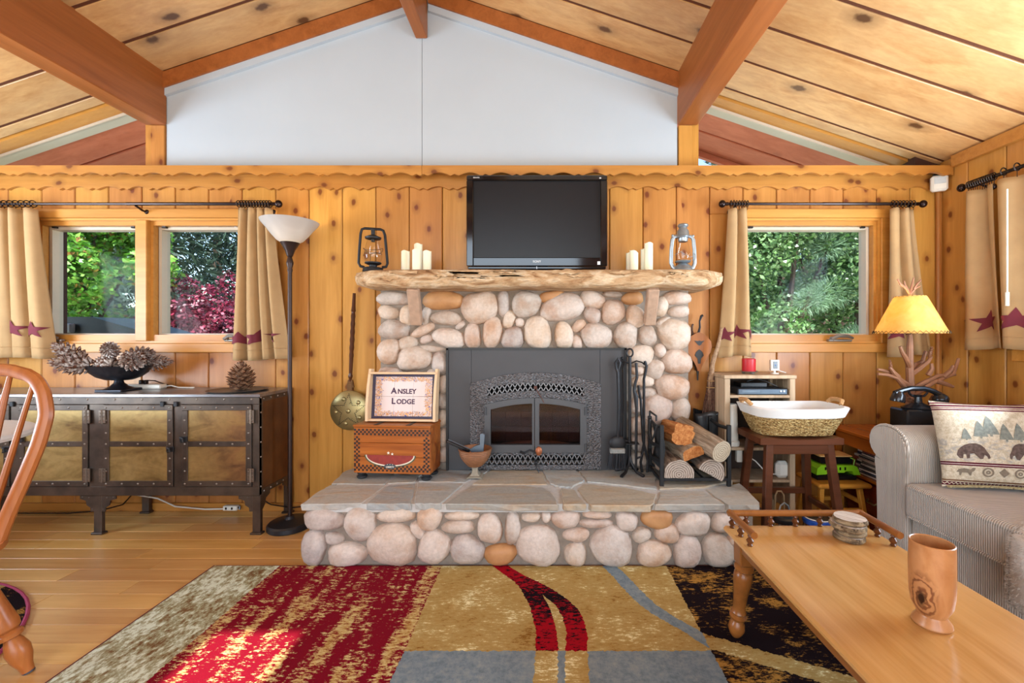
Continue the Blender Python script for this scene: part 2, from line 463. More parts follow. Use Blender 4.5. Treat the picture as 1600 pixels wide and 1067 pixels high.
# clerestory windows
for nm, sgn, xa, xb in (('window_3', 1, 1.02, RX), ('window_4', -1, -2.70, LX)):
    e = shell(nm, (xa, WY, CORN))
    def put(mb, name, mat, e=e, xa=xa):
        o = mb.build(name, mat, e, flat=True); o.location = (-xa, -WY, -CORN); return o
    lo, hi = sorted((xa, xa+sgn*.045))
    put(MB().box(lo, hi, WY+.0, WY+.17, CORN-.05, roof(hi if sgn > 0 else lo)-.02, .003), 'side_jamb', PINE)
    def strip(y0, y1, dz0, dz1): return MB().prism([(xa, roof(xa)+dz0), (xb, roof(xb)+dz0), (xb, roof(xb)+dz1), (xa, roof(xa)+dz1)], y0, y1)
    put(strip(WY+.078, WY+.18, -.012, .028), 'head_jamb', PINE_W)
    put(strip(WY+.181, WY+.268, -.03, .028), 'head_frame', WHF)
    xe = xb-sgn*.15
    put(MB().prism([(xa, CORN-.02), (xe, CORN-.02), (xe, roof(xe)-.03), (xa, roof(xa)-.03)], WY+.19, WY+.196), 'pane', GLASS)
    put(MB().box(min(xa, xb), max(xa, xb), WY+.02, WY+.2, CORN-.06, CORN-.02), 'sill', PINE_X)
    # filler behind the corner
    put(MB().prism([(xe, CORN-.05), (xb+sgn*.1, CORN-.05), (xb+sgn*.1, roof(xb)+.03), (xe, roof(xe)+.03)], WY+.02, WY+.2), 'corner_block', GROOVE)

# scalloped cornice boards
def scallop(x0, x1, ztop, zbot, amp, y0, y1, name, per=.205, ph=0):
    def edge(x):
        u = ((x-ph)/per) % 1.0
        if u < .74: v = math.sin(PI*u/.74)
        else: v = .55*(1-abs((u-.87)/.13))
        return zbot+amp*v
    n = int((x1-x0)/.0085); pts = [(x0+(x1-x0)*i/n) for i in range(n+1)]
    m = MB()
    vs = []; fs = []
    for x in pts:
        zb = edge(x); vs += [(x, y0, ztop), (x, y0, zb), (x, y1, ztop), (x, y1, zb)]
    for i in range(n):
        a = 4*i; b = a+4
        fs += [(a, a+1, b+1, b), (a+2, b+2, b+3, a+3), (a+1, a+3, b+3, b+1), (a, b, b+2, a+2)]
    fs += [(0, 2, 3, 1), (4*n, 4*n+1, 4*n+3, 4*n+2)]
    m.add(vs, fs); return m.build(name, PINE_X, None, flat=True)
c1 = scallop(LX, -.81, CORN, 2.262, .022, 2.885, 2.905, 'trim_6'); struct(c1)
c1b = scallop(-.808, RX-.01, CORN, 2.262, .022, 2.885, 2.905, 'trim_7', ph=.05); struct(c1b)
struct(MB().box(LX, RX-.01, 2.906, WY-.001, CORN-.022, CORN, .002).build('trim_8', PINE_X))
c2 = scallop(LX, RX-.005, CORN-.024, 2.20, .024, 2.978, 2.998, 'trim_9', ph=.02); struct(c2)

# side and rear walls
def plank_wall(name, x, y0, y1, sgn, holes, ztop):
    core = MB()
    ys = [y0, y1]
    xa, xb = sorted((x+sgn*.022, x+sgn*.2))
    xp, xq = sorted((x, x+sgn*.022))
    cur = y0
    for h in sorted(holes):
        core.box(xa, xb, cur, h[0], -.1, ztop+.02); core.box(xa, xb, h[0], h[1], -.1, h[2]); core.box(xa, xb, h[0], h[1], h[3], ztop+.02); cur = h[1]
    core.box(xa, xb, cur, y1, -.1, ztop+.02)
    wl = struct(core.build(name, GROOVE))
    b = y1
    first = True
    while b > y0+.02:
        a = max(b-(.20 if first else .232), y0); first = False
        segs = [(0, ztop)]
        for h in holes:
            if b > h[0]+.02 and a < h[1]-.02: segs = [(0, h[2]), (h[3], ztop)]
        for z0, z1 in segs: MB().box(xp, xq, a+.002, b-.002, z0, z1, .005).build('wall_board', PINE_S, wl, flat=True)
        b = a
    return wl
RWH = (.35, 2.45, 1.12, 2.03)
plank_wall('wall_right', RX, BY, WY-.001, 1, [RWH], roof(RX)+.0)
plank_wall('wall_left', LX, BY, WY-.001, -1, [(.2, 2.3, .9, 2.05)], roof(LX))
struct(MB().prism([(BY, roof(RX)-.075), (WY-.12, roof(RX)-.075), (WY-.12, roof(RX)-.002), (BY, roof(RX)-.002)], RX-.03, RX-.001, 'yz').build('trim_10', PINE_X))
struct(MB().box(RX-.016, RX-.0005, BY, WY-.02, 0, .055, .004).build('baseboard_right', PINE_X))
struct(MB().box(RX-.034, RX-.001, WY-.03, WY-.001, .06, 2.2, .008).build('trim_11', PINE))
rw = MB()
rw.box(LX-.2, -2.6, BY-.2, BY, -.1, roof(LX)); rw.box(2.0, RX+.2, BY-.2, BY, -.1, roof(RX)); rw.box(-2.6, 2.0, BY-.2, BY, 2.3, 2.42)
rw.box(-2.6, 2.0, BY-.2, BY, -.1, .2)
for x0, x1 in ((LX-.2, -2.34), (.66, RX+.2)):
    rw.prism([(x0, roof(LX)-.1), (x1, roof(LX)-.1), (x1, roof(x1)+.03), (x0, roof(x0)+.03)], BY-.2, BY)
rw.prism([(-2.34, 3.05), (.66, 3.05), (RIDGE, roof(RIDGE)+.03)], BY-.2, BY)
struct(rw.build('wall_rear', PINE))

# main windows
def window(name, Wn, mull, handles, side):
    x0, x1, z0, z1 = Wn
    e = shell(name, (x0, WY, z0))
    def put(mb, nm, mat, par=None):
        o = mb.build(nm, mat, par or e, flat=False, ang=30)
        if par is None: o.location = (-x0, -WY, -z0)
        return o
    c = .075
    put(MB().box(x0-c, x1+c, WY-.02, WY-.001, z1, z1+.062, .004), 'head_casing', PINE_W)
    put(MB().box(x0-c, x1+c, WY-.026, WY-.001, z0-.062, z0, .004), 'apron_casing', PINE_W)
    for a, b in ((x0-c, x0), (x1, x1+c)): put(MB().box(a, b, WY-.02, WY-.001, z0+.0005, z1-.0005, .004), 'side_casing', PINE_W)
    m = MB(); m.box(x0, x1, WY-.006, WY+.13, z1-.016, z1-.001); m.box(x0, x1, WY-.006, WY+.13, z0+.001, z0+.016)
    m.box(x0+.001, x0+.016, WY-.006, WY+.13, z0+.016, z1-.016); m.box(x1-.016, x1-.001, WY-.006, WY+.13, z0+.016, z1-.016)
    put(m, 'jamb_liner', PINE_W)
    bays = [(x0+.016, x1-.016)]
    if mull:
        put(MB().box(mull-.04, mull+.04, WY-.022, WY+.12, z0+.016, z1-.016, .004), 'mullion', PINE_W)
        bays = [(x0+.016, mull-.04), (mull+.04, x1-.016)]
    for a, b in bays:
        m = MB(); t = .03; ya, yb = WY+.012, WY+.05
        m.box(a, b, ya, yb, z1-.016-t, z1-.016); m.box(a, b, ya, yb, z0+.016, z0+.016+t+.012)
        m.box(a, a+t*.6, ya, yb, z0+.058, z1-.046); m.box(b-t*.6, b, ya, yb, z0+.058, z1-.046)
        fr = put(m, 'inner_stop', PINE_W)
        m = MB(); ya, yb = WY+.055, WY+.125; t2 = .02; aa, bb_, za, zb = a+.018, b-.018, z0+.05, z1-.046
        m.box(aa, bb_, ya, yb, zb-t2, zb); m.box(aa, bb_, ya, yb, za, za+.018)
        m.box(aa, aa+t2, ya, yb, za+.018, zb-t2); m.box(bb_-t2, bb_, ya, yb, za+.018, zb-t2)
        sa = put(m, 'sash', WHF)
        put(MB().box(aa+.01, bb_-.01, WY+.098, WY+.104, za+.008, zb-.01), 'pane', GLASS)
        for xx in (aa+.05, bb_-.05): put(MB().box(xx-.014, xx+.014, WY+.035, WY+.056, zb-.012, zb+.006, .002), 'latch', BLACK)
    PEWTER = bpy.data.materials.get('pewter') or S('pewter', '8a857e', .4, .7, var=.15)
    for hx in handles:
        m = MB(); m.box(hx-.08, hx+.08, WY-.035, WY-.001, z0+.012, z0+.028, .005)
        m.tube([(hx-.07, WY-.045, z0+.03), (hx-.03, WY-.055, z0+.052), (hx+.03, WY-.055, z0+.05), (hx+.075, WY-.045, z0+.036)], [.010, .013, .012, .008], 8)
        m.cyl((hx-.06, WY-.03, z0+.02), (hx-.06, WY-.03, z0+.045), .014, .010)
        put(m, 'crank_handle', PEWTER)
window('window_1', W1, -2.757, (-3.37, -2.10), 0)
window('window_2', W2, None, (2.02,), 1)
# window in the right wall (behind its curtains) : casing and pane
e = shell('window_5', (RX, RWH[0], RWH[2]))
m = MB(); y0, y1, z0, z1 = RWH
m.box(RX-.02, RX-.001, y0-.07, y1+.07, z1, z1+.065, .004); m.box(RX-.02, RX-.001, y0-.07, y1+.07, z0-.065, z0, .004)
m.box(RX-.02, RX-.001, y1, y1+.07, z0, z1, .004); m.box(RX-.02, RX-.001, y0-.07, y0, z0, z1, .004)
o = m.build('casing', PINE_W, e); o.location = (-RX, -y0, -z0)
o = MB().box(RX+.10, RX+.106, y0, y1, z0, z1).build('pane', GLASS, e); o.location = (-RX, -y0, -z0)
# ------------------------------------------------------------------ fireplace
MORTAR = S('mortar', '85786b', .9, var=.15, vs=30, bump=.5, bs=90)
def stone_mat():
    t = NT('river_rock'); p = t.pos(); r = t.rnd()
    base = t.ramp(r, [(0, 'b3a79d'), (.15, 'c4a58a'), (.3, 'a09489'), (.45, 'cdb59c'), (.58, '958c88'), (.72, 'bb9a80'), (.86, 'b09a8c'), (1, 'd2c2b2')])
    n1 = t.noise(p, 9, 5); n2 = t.noise(p, 55, 4, .6)
    c = t.mix(t.mapr(n1, .35, .7, 0, .6), base, 'd3c4b8')
    c = t.mix(t.mapr(n1, .5, .25, 0, .45), c, 'a9764f')
    c = t.hsv(c, v=t.mapr(n2, .3, .7, .88, 1.1))
    t.bump(t.math('ADD', n1, t.math('MULTIPLY', n2, .35)), .5, .02)
    return t.fin(c, .58, 0, .35)
ROCK = stone_mat(); ORANGE = S('orange_rock', 'bd8a58', .6, var=.15, vs=12, bump=.3, bs=40, col2='a9764a', world=True)
def stone(px, py, w, h, rot, d, depth, parent, off, orange=False, seed=0):
    """river stone seen at px,py, w x h px, on a vertical face at distance d"""
    rg = random.Random(seed); s = d/F
    X, Z = PX(px, d), PZ(py, d); rx, rz = (w+1.6)*s/2*1.04, (h+1.6)*s/2*1.04
    ry = max(.034, min(depth*1.2, .72*min(rx, rz)+.014)); rot = -math.radians(rot)
    N, Mv = 16, 8; vs = []; fs = []
    ph = [rg.uniform(0, 6.28) for _ in range(6)]; e = rg.uniform(2.15, 2.7)
    for j in range(Mv+1):
        la = PI/2*j/Mv*1.18-.18*PI/2      # from a little behind the face to the front pole
        for i in range(N):
            a = 2*PI*i/N; ca, sa = math.cos(a), math.sin(a)
            k = (abs(ca)**e+abs(sa)**e)**(-1/e)
            k *= 1+.05*math.sin(2*a+ph[0])+.045*math.sin(3*a+ph[1])+.02*math.sin(5*a+ph[2])
            rr = k*max(0, math.cos(la))**.72
            x, z = rr*ca*rx, rr*sa*rz
            yy = -ry*math.sin(la)*(1+.06*math.sin(3*x/rx+ph[3])+.06*math.sin(3*z/rz+ph[4]))
            vs.append((x*math.cos(rot)-z*math.sin(rot), yy, x*math.sin(rot)+z*math.cos(rot)))
    for j in range(Mv):
        for i in range(N): fs.append((j*N+i, j*N+(i+1) % N, (j+1)*N+(i+1) % N, (j+1)*N+i))
    o = MB().add(vs, fs).build('river_stone', ORANGE if orange else ROCK, parent, ang=80)
    o.location = Vector((X, d, Z))-Vector(off)
    return o
CY_, CX0, CX1 = 2.85, PX(593, 2.83), PX(1077, 2.83)     # chimney face
IX0, IX1 = PX(699, 2.83), PX(977, 2.83); IZ = PZ(545, 2.83)
HZ = .335
base = (-.06, CY_, 0)
fp = thing('stone_fireplace', 'river rock chimney breast built around a black fireplace insert', 'fireplace', base)
m = MB(); m.box(CX0, IX0, CY_, WY-.001, .28, 1.50); m.box(IX1, CX1, CY_, WY-.001, .28, 1.50); m.box(IX0, IX1, CY_, WY-.001, IZ, 1.50)
m.box(IX0, IX1, CY_+.12, WY-.001, .28, IZ)
o = m.build('mortar_bed', MORTAR, fp); o.location = -Vector(base)
A = [(370,330,250,105,3),(330,440,165,100,5),(468,465,90,155,-5),(375,575,235,145,5),(335,745,172,188,0),(760,345,325,140,3,1),(625,465,65,135,10),
 (785,485,230,110,3),(600,580,195,75,-25),(480,680,145,105,-20),(630,650,110,60,-15),(662,725,220,50,5),(805,640,250,145,10),(895,540,80,45,-35),
 (1045,400,270,245,-15),(1235,370,95,190,-5),(990,625,130,185,-5),(1145,595,140,258,5),(1275,495,90,135,15),(1410,375,225,195,5),(1360,520,70,70,0),(1305,640,165,170,0),(1500,600,205,250,0)]
B = [(110,315,190,85,-8,1),(195,400,345,205,-8),(430,340,200,130,22),(585,297,150,50,0),(745,330,160,100,0,1),(590,435,180,185,0),(430,460,140,115,30),(765,475,145,170,0),
 (325,545,112,80,-40),(205,620,135,205,0),(310,675,75,105,0),(460,625,240,200,0),(690,622,185,200,15),(860,622,135,150,0),(970,395,95,160,12),(1090,327,215,105,0),(1110,433,155,85,0),
 (980,515,132,62,-25),(1072,610,250,238,0),(962,740,90,105,0)]
ST = [(540+a[0]/5, 400+a[1]/5, a[2]/5, a[3]/5, a[4], len(a) > 5) for a in A]+[(840+a[0]/5, 400+a[1]/5, a[2]/5, a[3]/5, a[4], len(a) > 5) for a in B]
ST += [(x, y, w, h, r, False) for x, y, w, h, r in [(1000,556,44,32,0),(1058,565,45,38,0),(1024,577,28,29,15),(1005,596,36,18,0),(1051,605,53,37,0),(1010,614,32,15,-8),(1027,640,45,48,0),(1064,642,31,38,0),(996,579,22,12,0),
 (995,634,24,22,0),(1000,664,36,26,0),(1034,682,38,32,0),(1065,678,28,30,0),(1000,692,34,26,0),(1034,714,40,28,0),(1066,708,26,26,0),(996,718,30,22,0),
 (647,560,52,38,0),(687,567,25,33,0),(692,601,15,28,0),(691,627,16,24,0),(691,654,14,26,0),(691,684,15,28,0),(691,712,15,24,0),
 (609,590,36,34,0),(646,598,40,32,0),(674,592,18,30,0),(607,626,30,34,0),(646,632,44,30,0),(674,628,16,28,0),(610,664,36,34,0),(648,668,38,34,0),(674,664,15,30,0),(612,702,38,34,0),(652,706,38,34,0),(676,702,14,30,0),
 (960,422,1,1,0)][:-1]]
for i, a in enumerate(ST): stone(*a[:5], 2.835, .062, fp, (base[0], base[1]-.0-.012+.0, base[2]), a[5], 100+i)
for ob in fp.children:
    if ob.name.startswith('river_stone'): ob.location.y = 0.008

# corbels
CORB = S('corbel_stone', 'a98a72', .8, var=.2, vs=25, bump=.5, bs=70, world=True)
for x0, x1, tilt in ((645, 652, 1), (1021, 1014, -1)):
    pt = Vector((PX(x0, 2.66), 2.665, 1.492)); pb = Vector((PX(x1, 2.80), 2.79, PZ(506, 2.8)))
    m = MB().bar(pt, pb, .055, .07, .006, up=(1, 0, 0)); o = m.build('corbel', CORB, fp); o.location = -Vector(base)

# mantel slab
def mantel_mat():
    t = NT('bark_mantel'); p = t.pos()
    pg = t.vmath('MULTIPLY', p, (.3, 1, 1)); n = t.noise(pg, 16, 6, .6, 1.2); n2 = t.noise(t.vmath('MULTIPLY', p, (.5, 1, 1.6)), 60, 4, .65, .6)
    c = t.ramp(n, [(.28, '6e482c'), (.38, 'a37c56'), (.5, 'bf9c74'), (.62, 'd4bb9a'), (.75, 'ad8860')])
    c = t.hsv(c, v=t.mapr(n2, .3, .7, .8, 1.12)); c = t.mix(t.mapr(n2, .30, .22, 0, .8), c, '4a2b18')
    t.bump(t.math('ADD', n, t.math('MULTIPLY', n2, .5)), .8, .02)
    return t.fin(c, .8, 0, .25)
MANT = mantel_mat()
mx0, mx1, mzt, mzb = -1.19, 1.125, 1.604, 1.494
def mantel_ring(u):
    x = mx0+(mx1-mx0)*u
    nz = lambda k, s: math.sin(x*k+s)*.5+math.sin(x*k*2.3+s*1.7)*.35+math.sin(x*k*5.1+s*2.9)*.2
    endt = min(u, 1-u)/.04; taper = min(1, .45+.55*min(1, endt)); 
    yf = 2.625+.016*nz(5, 1)+(1-min(1, min(u, 1-u)/.06))*.12
    lip = .007*nz(11, 4); zt = mzt; zb = mzb+.008*nz(6, 2)+(1-taper)*.05
    fz = mzt-.012-.01*nz(9, 6)
    k = .012*nz(13, 8)
    back = WY-.002
    return [(x, back, zt), (x, yf+.03, zt), (x, yf+.008+lip, zt-.006), (x, yf+k, fz-.02), (x, yf-.012+.5*k, zb+.052), (x, yf-.004+lip, zb+.02), (x, yf+.022, zb+.002), (x, yf+.10, zb-.002), (x, back, zb)]
m = MB(); NU = 90; vs = []; fs = []
for i in range(NU+1): vs += mantel_ring(i/NU)
K = 9
for i in range(NU):
    for j in range(K): fs.append((i*K+j, i*K+(j+1) % K, (i+1)*K+(j+1) % K, (i+1)*K+j))
fs += [tuple(range(K)), tuple(NU*K+K-1-j for j in range(K))]
mo = m.add(vs, fs).build('mantel_shelf', MANT, None, ang=60)
tag(mo, 'thick rough-barked live edge mantel slab above the fireplace', 'mantel')
# loose bark plates on the front
rg = random.Random(3)
for i in range(16):
    u = rg.uniform(.04, .95); r = mantel_ring(u); x, yf, z = r[4][0], r[4][1], rg.uniform(1.535, 1.59)
    L, hh = rg.uniform(.06, .22), rg.uniform(.012, .026); n = 9
    top = [(x+L*(k/n-.5), z+hh*.6+rg.uniform(-.005, .005)-abs(k/n-.5)*.02) for k in range(n+1)]
    bot = [(x+L*(k/n-.5), z-hh*.6+rg.uniform(-.006, .006)+abs(k/n-.5)*.02) for k in range(n, -1, -1)]
    yy = min(mantel_ring(max(0, min(1, (q[0]-mx0)/(mx1-mx0))))[4][1] for q in top)
    MB().prism(top+bot, yy-.004, yy+.03).build('bark_plate', MANT, mo, flat=True)

# raised hearth
hx0, hx1, hy0 = -1.225, 1.09, 2.276
hearth = thing('raised_hearth', 'raised hearth of river rock topped with grey flagstones', 'hearth', (-.06, 2.6, 0))
def hput(mb, name, mat, **kw):
    o = mb.build(name, mat, hearth, **kw); o.location = (.06, -2.6, 0); return o
hput(MB().box(hx0, hx1, hy0, WY-.02, 0, .285), 'mortar_core', MORTAR)
MORT2 = S('slab_mortar', 'b9b6b0', .9, var=.12, vs=40, bump=.4, bs=100)
slab = [(-1.205, 2.262), (1.09, 2.262), (1.10, 2.40), (1.05, 2.98), (-1.20, 2.98), (-1.215, 2.6)]
hput(MB().prism(slab, .286, HZ-.006, 'xy'), 'slab_mortar', MORT2)
C7 = [(275,275,250,125,0),(505,300,185,200,20),(725,250,235,85,0),(930,270,145,140,0),(1130,252,200,60,0),(1110,322,190,82,0),(1305,330,145,185,0),(1445,330,95,195,5),(1568,262,95,60,0),
 (215,450,140,215,0),(340,392,115,72,0),(420,490,245,135,0),(700,430,310,240,0),(860,345,70,120,-30),(960,445,180,215,25),(1165,460,205,180,0),(1370,490,200,125,0,1)]
C8 = [(165,435,258,245,0),(215,262,60,60,0),(335,272,165,112,0),(530,243,170,58,0),(522,302,195,52,0),(400,372,165,80,0),(395,490,140,130,0),(620,440,260,240,0),(712,283,130,118,0),(805,370,110,92,-10),
 (900,272,195,112,8,1),(965,362,155,108,0),(880,485,215,150,0),(1125,300,210,148,0),(1085,470,170,195,0),(1305,295,125,125,0),(1275,465,195,195,0),(1365,405,68,68,0),(1430,490,120,120,0),(1420,300,80,90,0),(110,262,90,58,0)]
HS = [(440+a[0]/4, 740+a[1]/4, a[2]/4, a[3]/4, a[4], len(a) > 5) for a in C7]+[(800+a[0]/4, 740+a[1]/4, a[2]/4, a[3]/4, a[4], len(a) > 5) for a in C8]
for i, a in enumerate(HS):
    if a[0] > 1168: continue
    o = stone(*a[:5], 2.29, .06, hearth, (-.06, 2.6, 0), a[5], 300+i); o.location.y = 2.284-2.6
    if o.location.z < 0: pass
def flag_mat():
    t = NT('flagstone'); p = t.pos(); r = t.rnd()
    b = t.ramp(r, [(0, 'a4a6a2'), (.3, 'afa99e'), (.5, '989c9a'), (.7, 'b0a28c'), (1, 'a8aaa6')])
    n = t.noise(t.vmath('MULTIPLY', p, (.5, 1.4, 1)), 7, 6, .6, 1.0); n2 = t.noise(p, 45, 4)
    c = t.mix(t.mapr(n, .5, .72, 0, .75), b, 'b08c62'); c = t.mix(t.mapr(n, .42, .25, 0, .5), c, '8d928f')
    c = t.hsv(c, v=t.mapr(n2, .3, .7, .9, 1.08)); t.bump(t.math('ADD', n, t.math('MULTIPLY', n2, .3)), .5, .015)
    return t.fin(c, .5, 0, .4)
FLAG = flag_mat()
def gp(x, y, org):
    ix, iy = 440+x/4+(360 if org else 0), 740+y/4
    d = F*(H-HZ)/(iy-CY); return (PX(ix, d), d)
FL = [[(115,190,0),(500,182,0),(650,72,0),(300,70,0),(225,110,0)],[(530,186,0),(810,188,0),(832,62,0),(668,70,0)],[(832,188,0),(990,188,0),(1138,62,0),(850,55,0)],
 [(1022,190,0),(1728,198,0),(1690,125,0),(1630,85,0),(1470,76,0),(1180,74,0)],[(322,202,1),(468,202,1),(395,105,1),(302,95,1)],[(500,204,1),(868,206,1),(905,125,1),(700,82,1),(450,62,1),(408,98,1)],
 [(898,206,1),(1345,207,1),(1195,112,1),(935,108,1)],[(1368,207,1),(1555,205,1),(1545,180,1),(1420,60,1),(1215,98,1)],
 [(310,62,0),(645,63,0),(700,10,0),(760,-28,0),(500,-60,0),(380,-10,0)],[(660,60,0),(835,50,0),(900,-28,0),(780,-28,0)],[(855,46,0),(1148,52,0),(1260,0,0),(1300,-26,0),(915,-26,0)],
 [(1190,64,0),(1660,66,0),(1640,10,0),(1600,-26,0),(1310,-26,0)],[(240,62,1),(300,82,1),(375,88,1),(455,40,1),(400,-26,1),(190,-26,1)],[(470,50,1),(715,72,1),(905,98,1),(900,-26,1),(420,-26,1)],[(922,98,1),(1205,86,1),(1380,45,1),(1290,-26,1),(918,-26,1)]]
for q, f in enumerate(FL):
    pts = [gp(*p) for p in f]
    # roughen the outline
    rp = []
    rg = random.Random(q)
    for i, a in enumerate(pts):
        b = pts[(i+1) % len(pts)]
        for k in range(5):
            t_ = k/5; jx = 0 if k == 0 else rg.uniform(-.006, .006)
            rp.append((a[0]+(b[0]-a[0])*t_+jx, max(a[1]+(b[1]-a[1])*t_+(0 if k == 0 else rg.uniform(-.007, .007)), 2.232)))
    zz = HZ+rg.uniform(-.002, .003)
    bm = bmesh.new(); vs = [bm.verts.new((x, y_, zz)) for x, y_ in rp]
    fc = bm.faces.new(vs)
    if fc.normal.z < 0: fc.normal_flip()
    ex = bmesh.ops.extrude_face_region(bm, geom=[fc])
    nv = [v for v in ex['geom'] if isinstance(v, bmesh.types.BMVert)]
    for v in nv: v.co.z = zz-.036
    front = min(p[1] for p in rp)
    for v in nv:
        v.co.y += rg.uniform(-.004, .012); v.co.x += rg.uniform(-.006, .006)
    bmesh.ops.recalc_face_normals(bm, faces=bm.faces)
    me = bpy.data.meshes.new('flagstone'); bm.to_mesh(me); bm.free(); me.materials.append(FLAG)
    o = link('flagstone', me, hearth); o.location = (.06, -2.6, 0)
    bv = o.modifiers.new('b', 'BEVEL'); bv.width = .004; bv.segments = 1

# ------------------------------------------------------------------ insert
INS = S('insert_charcoal', '3c3b3d', .5, .35, var=.06, vs=8)
TRIMK = S('insert_trim_black', '121113', .4, .3)
def hammered():
    t = NT('hammered_iron'); p = t.pos(); v = t.vor(t.vmath('MULTIPLY', p, (1, 1, 1.5)), 105, 'SMOOTH_F1')
    t.bump(v, .9, .01); c = t.mix(t.mapr(v, .1, .6), '7c7a7b', '4a494b')
    return t.fin(c, .42, .55)
HAM = hammered()
DOORM = S('stove_door_grey', '434345', .45, .4, var=.08)
SOOT = S('soot', '16110f', .95, var=.4, vs=12)
BRICKM = S('firebrick', '3e2b26', .9, var=.3, vs=14, bump=.3, bs=60, rnd=.2, world=True)
DI = 2.83; s_ = DI/F
def ix(p): return PX(p, DI)
def iz(p): return PZ(p, DI)
ins = thing('fireplace_insert', 'charcoal wood stove insert with arched double glass doors and lattice grilles', 'fireplace insert', (ix(838), 2.85, HZ))
def ip(mb, name, mat, par=None, **kw):
    o = mb.build(name, mat, par or ins, **kw)
    if par is None: o.location = -Vector((ix(838), 2.85, HZ))
    return o
yF = 2.812
m = MB()
m.box(ix(700), ix(737), yF, 2.835, HZ, iz(546), .002); m.box(ix(937), ix(976), yF, 2.835, HZ, iz(546), .002); m.box(ix(737), ix(937), yF, 2.835, iz(600)-.0, iz(546), .002)
ip(m, 'surround_panel', INS)
m = MB(); m.box(ix(698.5), ix(702), yF-.012, 2.84, HZ, iz(544)); m.box(ix(974.5), ix(978), yF-.012, 2.84, HZ, iz(544)); m.box(ix(698.5), ix(978), yF-.012, 2.84, iz(546.5), iz(543.5))
ip(m, 'edge_trim', TRIMK)
def arc(x, xl, xr, ye, ym):
    t = (x-(xl+xr)/2)/((xr-xl)/2); return ye+(ym-ye)*(1-t*t)
m = MB(); cols = [736+ (938-736)*i/101 for i in range(102)]
for a, b in zip(cols[:-1], cols[1:]):
    c = (a+b)/2
    iv = [(731, None)]
    zs = []
    if 761 < c < 913: zs = [(lambda x: 731, lambda x: 724), (lambda x: 709, lambda x: 704.5 if 758 < c < 916 else 709), (lambda x: arc(x, 758, 916, 631, 620.5), lambda x: arc(x, 761, 913, 618.5, 609.5)), (lambda x: arc(x, 761, 913, 606, 597), lambda x: arc(x, 736, 938, 599, 581.5))]
    elif 757.5 < c < 916.5: zs = [(lambda x: 731, lambda x: 704.5), (lambda x: arc(x, 758, 916, 631, 620.5), lambda x: arc(x, 736, 938, 599, 581.5))]
    else: zs = [(lambda x: 731, lambda x: arc(x, 736, 938, 599, 581.5))]
    for lo, hi in zs:
        y0, y1 = yF-.016, yF+.02
        vs = [(ix(x), yy, iz(g(x))) for x in (a, b) for yy in (y0, y1) for g in (lo, hi)]
        m.add(vs, [(0, 1, 3, 2), (4, 6, 7, 5), (0, 4, 5, 1), (2, 3, 7, 6), (0, 2, 6, 4), (1, 5, 7, 3)])
ip(m, 'hammered_faceplate', HAM, flat=True, normals=False)
# dark cavity behind grilles and doors
m = MB(); m.box(ix(757), ix(917), 2.87, 2.969, HZ, iz(600)); 
ip(MB().box(ix(745), ix(930), 2.962, 2.968, HZ+.02, iz(598)), 'firebox_back', SOOT)
m = MB(); m.box(ix(745), ix(757), 2.84, 2.962, HZ, iz(604)); m.box(ix(917), ix(930), 2.84, 2.962, HZ, iz(604)); m.box(ix(757), ix(917), 2.84, 2.962, iz(704), iz(699)); m.box(ix(757), ix(917), 2.84, 2.962, iz(621), iz(617))
ip(m, 'firebox_walls', SOOT)
for i in range(6):
    a = ix(762+25.6*i); 
    for j in range(2):
        z0 = iz(697)+j*.105
        ip(MB().box(a, a+25*s_, 2.945, 2.961, z0, z0+.102, .002), 'firebrick', BRICKM, flat=True)
ASH = S('ash_bed', '8a7566', .95, var=.3, vs=40)
ip(MB().lathe([(.0, .03), (.14, .022), (.24, .008), (.27, 0)], 20, (ix(838), 2.905, iz(699)), sy=.16), 'ash_heap', ASH)
# grilles
LAT = S('grille_bars', '6f6e70', .4, .6)
def lattice(xl, xr, lo, hi, name):
    m = MB(); st = 8.0; x = xl
    while x < xr-2:
        for a, b in ((x, x+st), (x+st, x)):
            a_, b_ = min(max(a, xl), xr), min(max(b, xl), xr)
            m.bar((ix(a_), yF-.002, iz(lo(a_))), (ix(b_), yF-.002, iz(hi(b_))), .006, .006, up=(0, 1, 0))
        x += st
    ip(m, name, LAT)
lattice(761, 913, lambda x: arc(x, 761, 913, 619, 610), lambda x: arc(x, 761, 913, 605.5, 596.5), 'upper_grille')
lattice(761, 913, lambda x: 724.5, lambda x: 708.5, 'lower_grille')
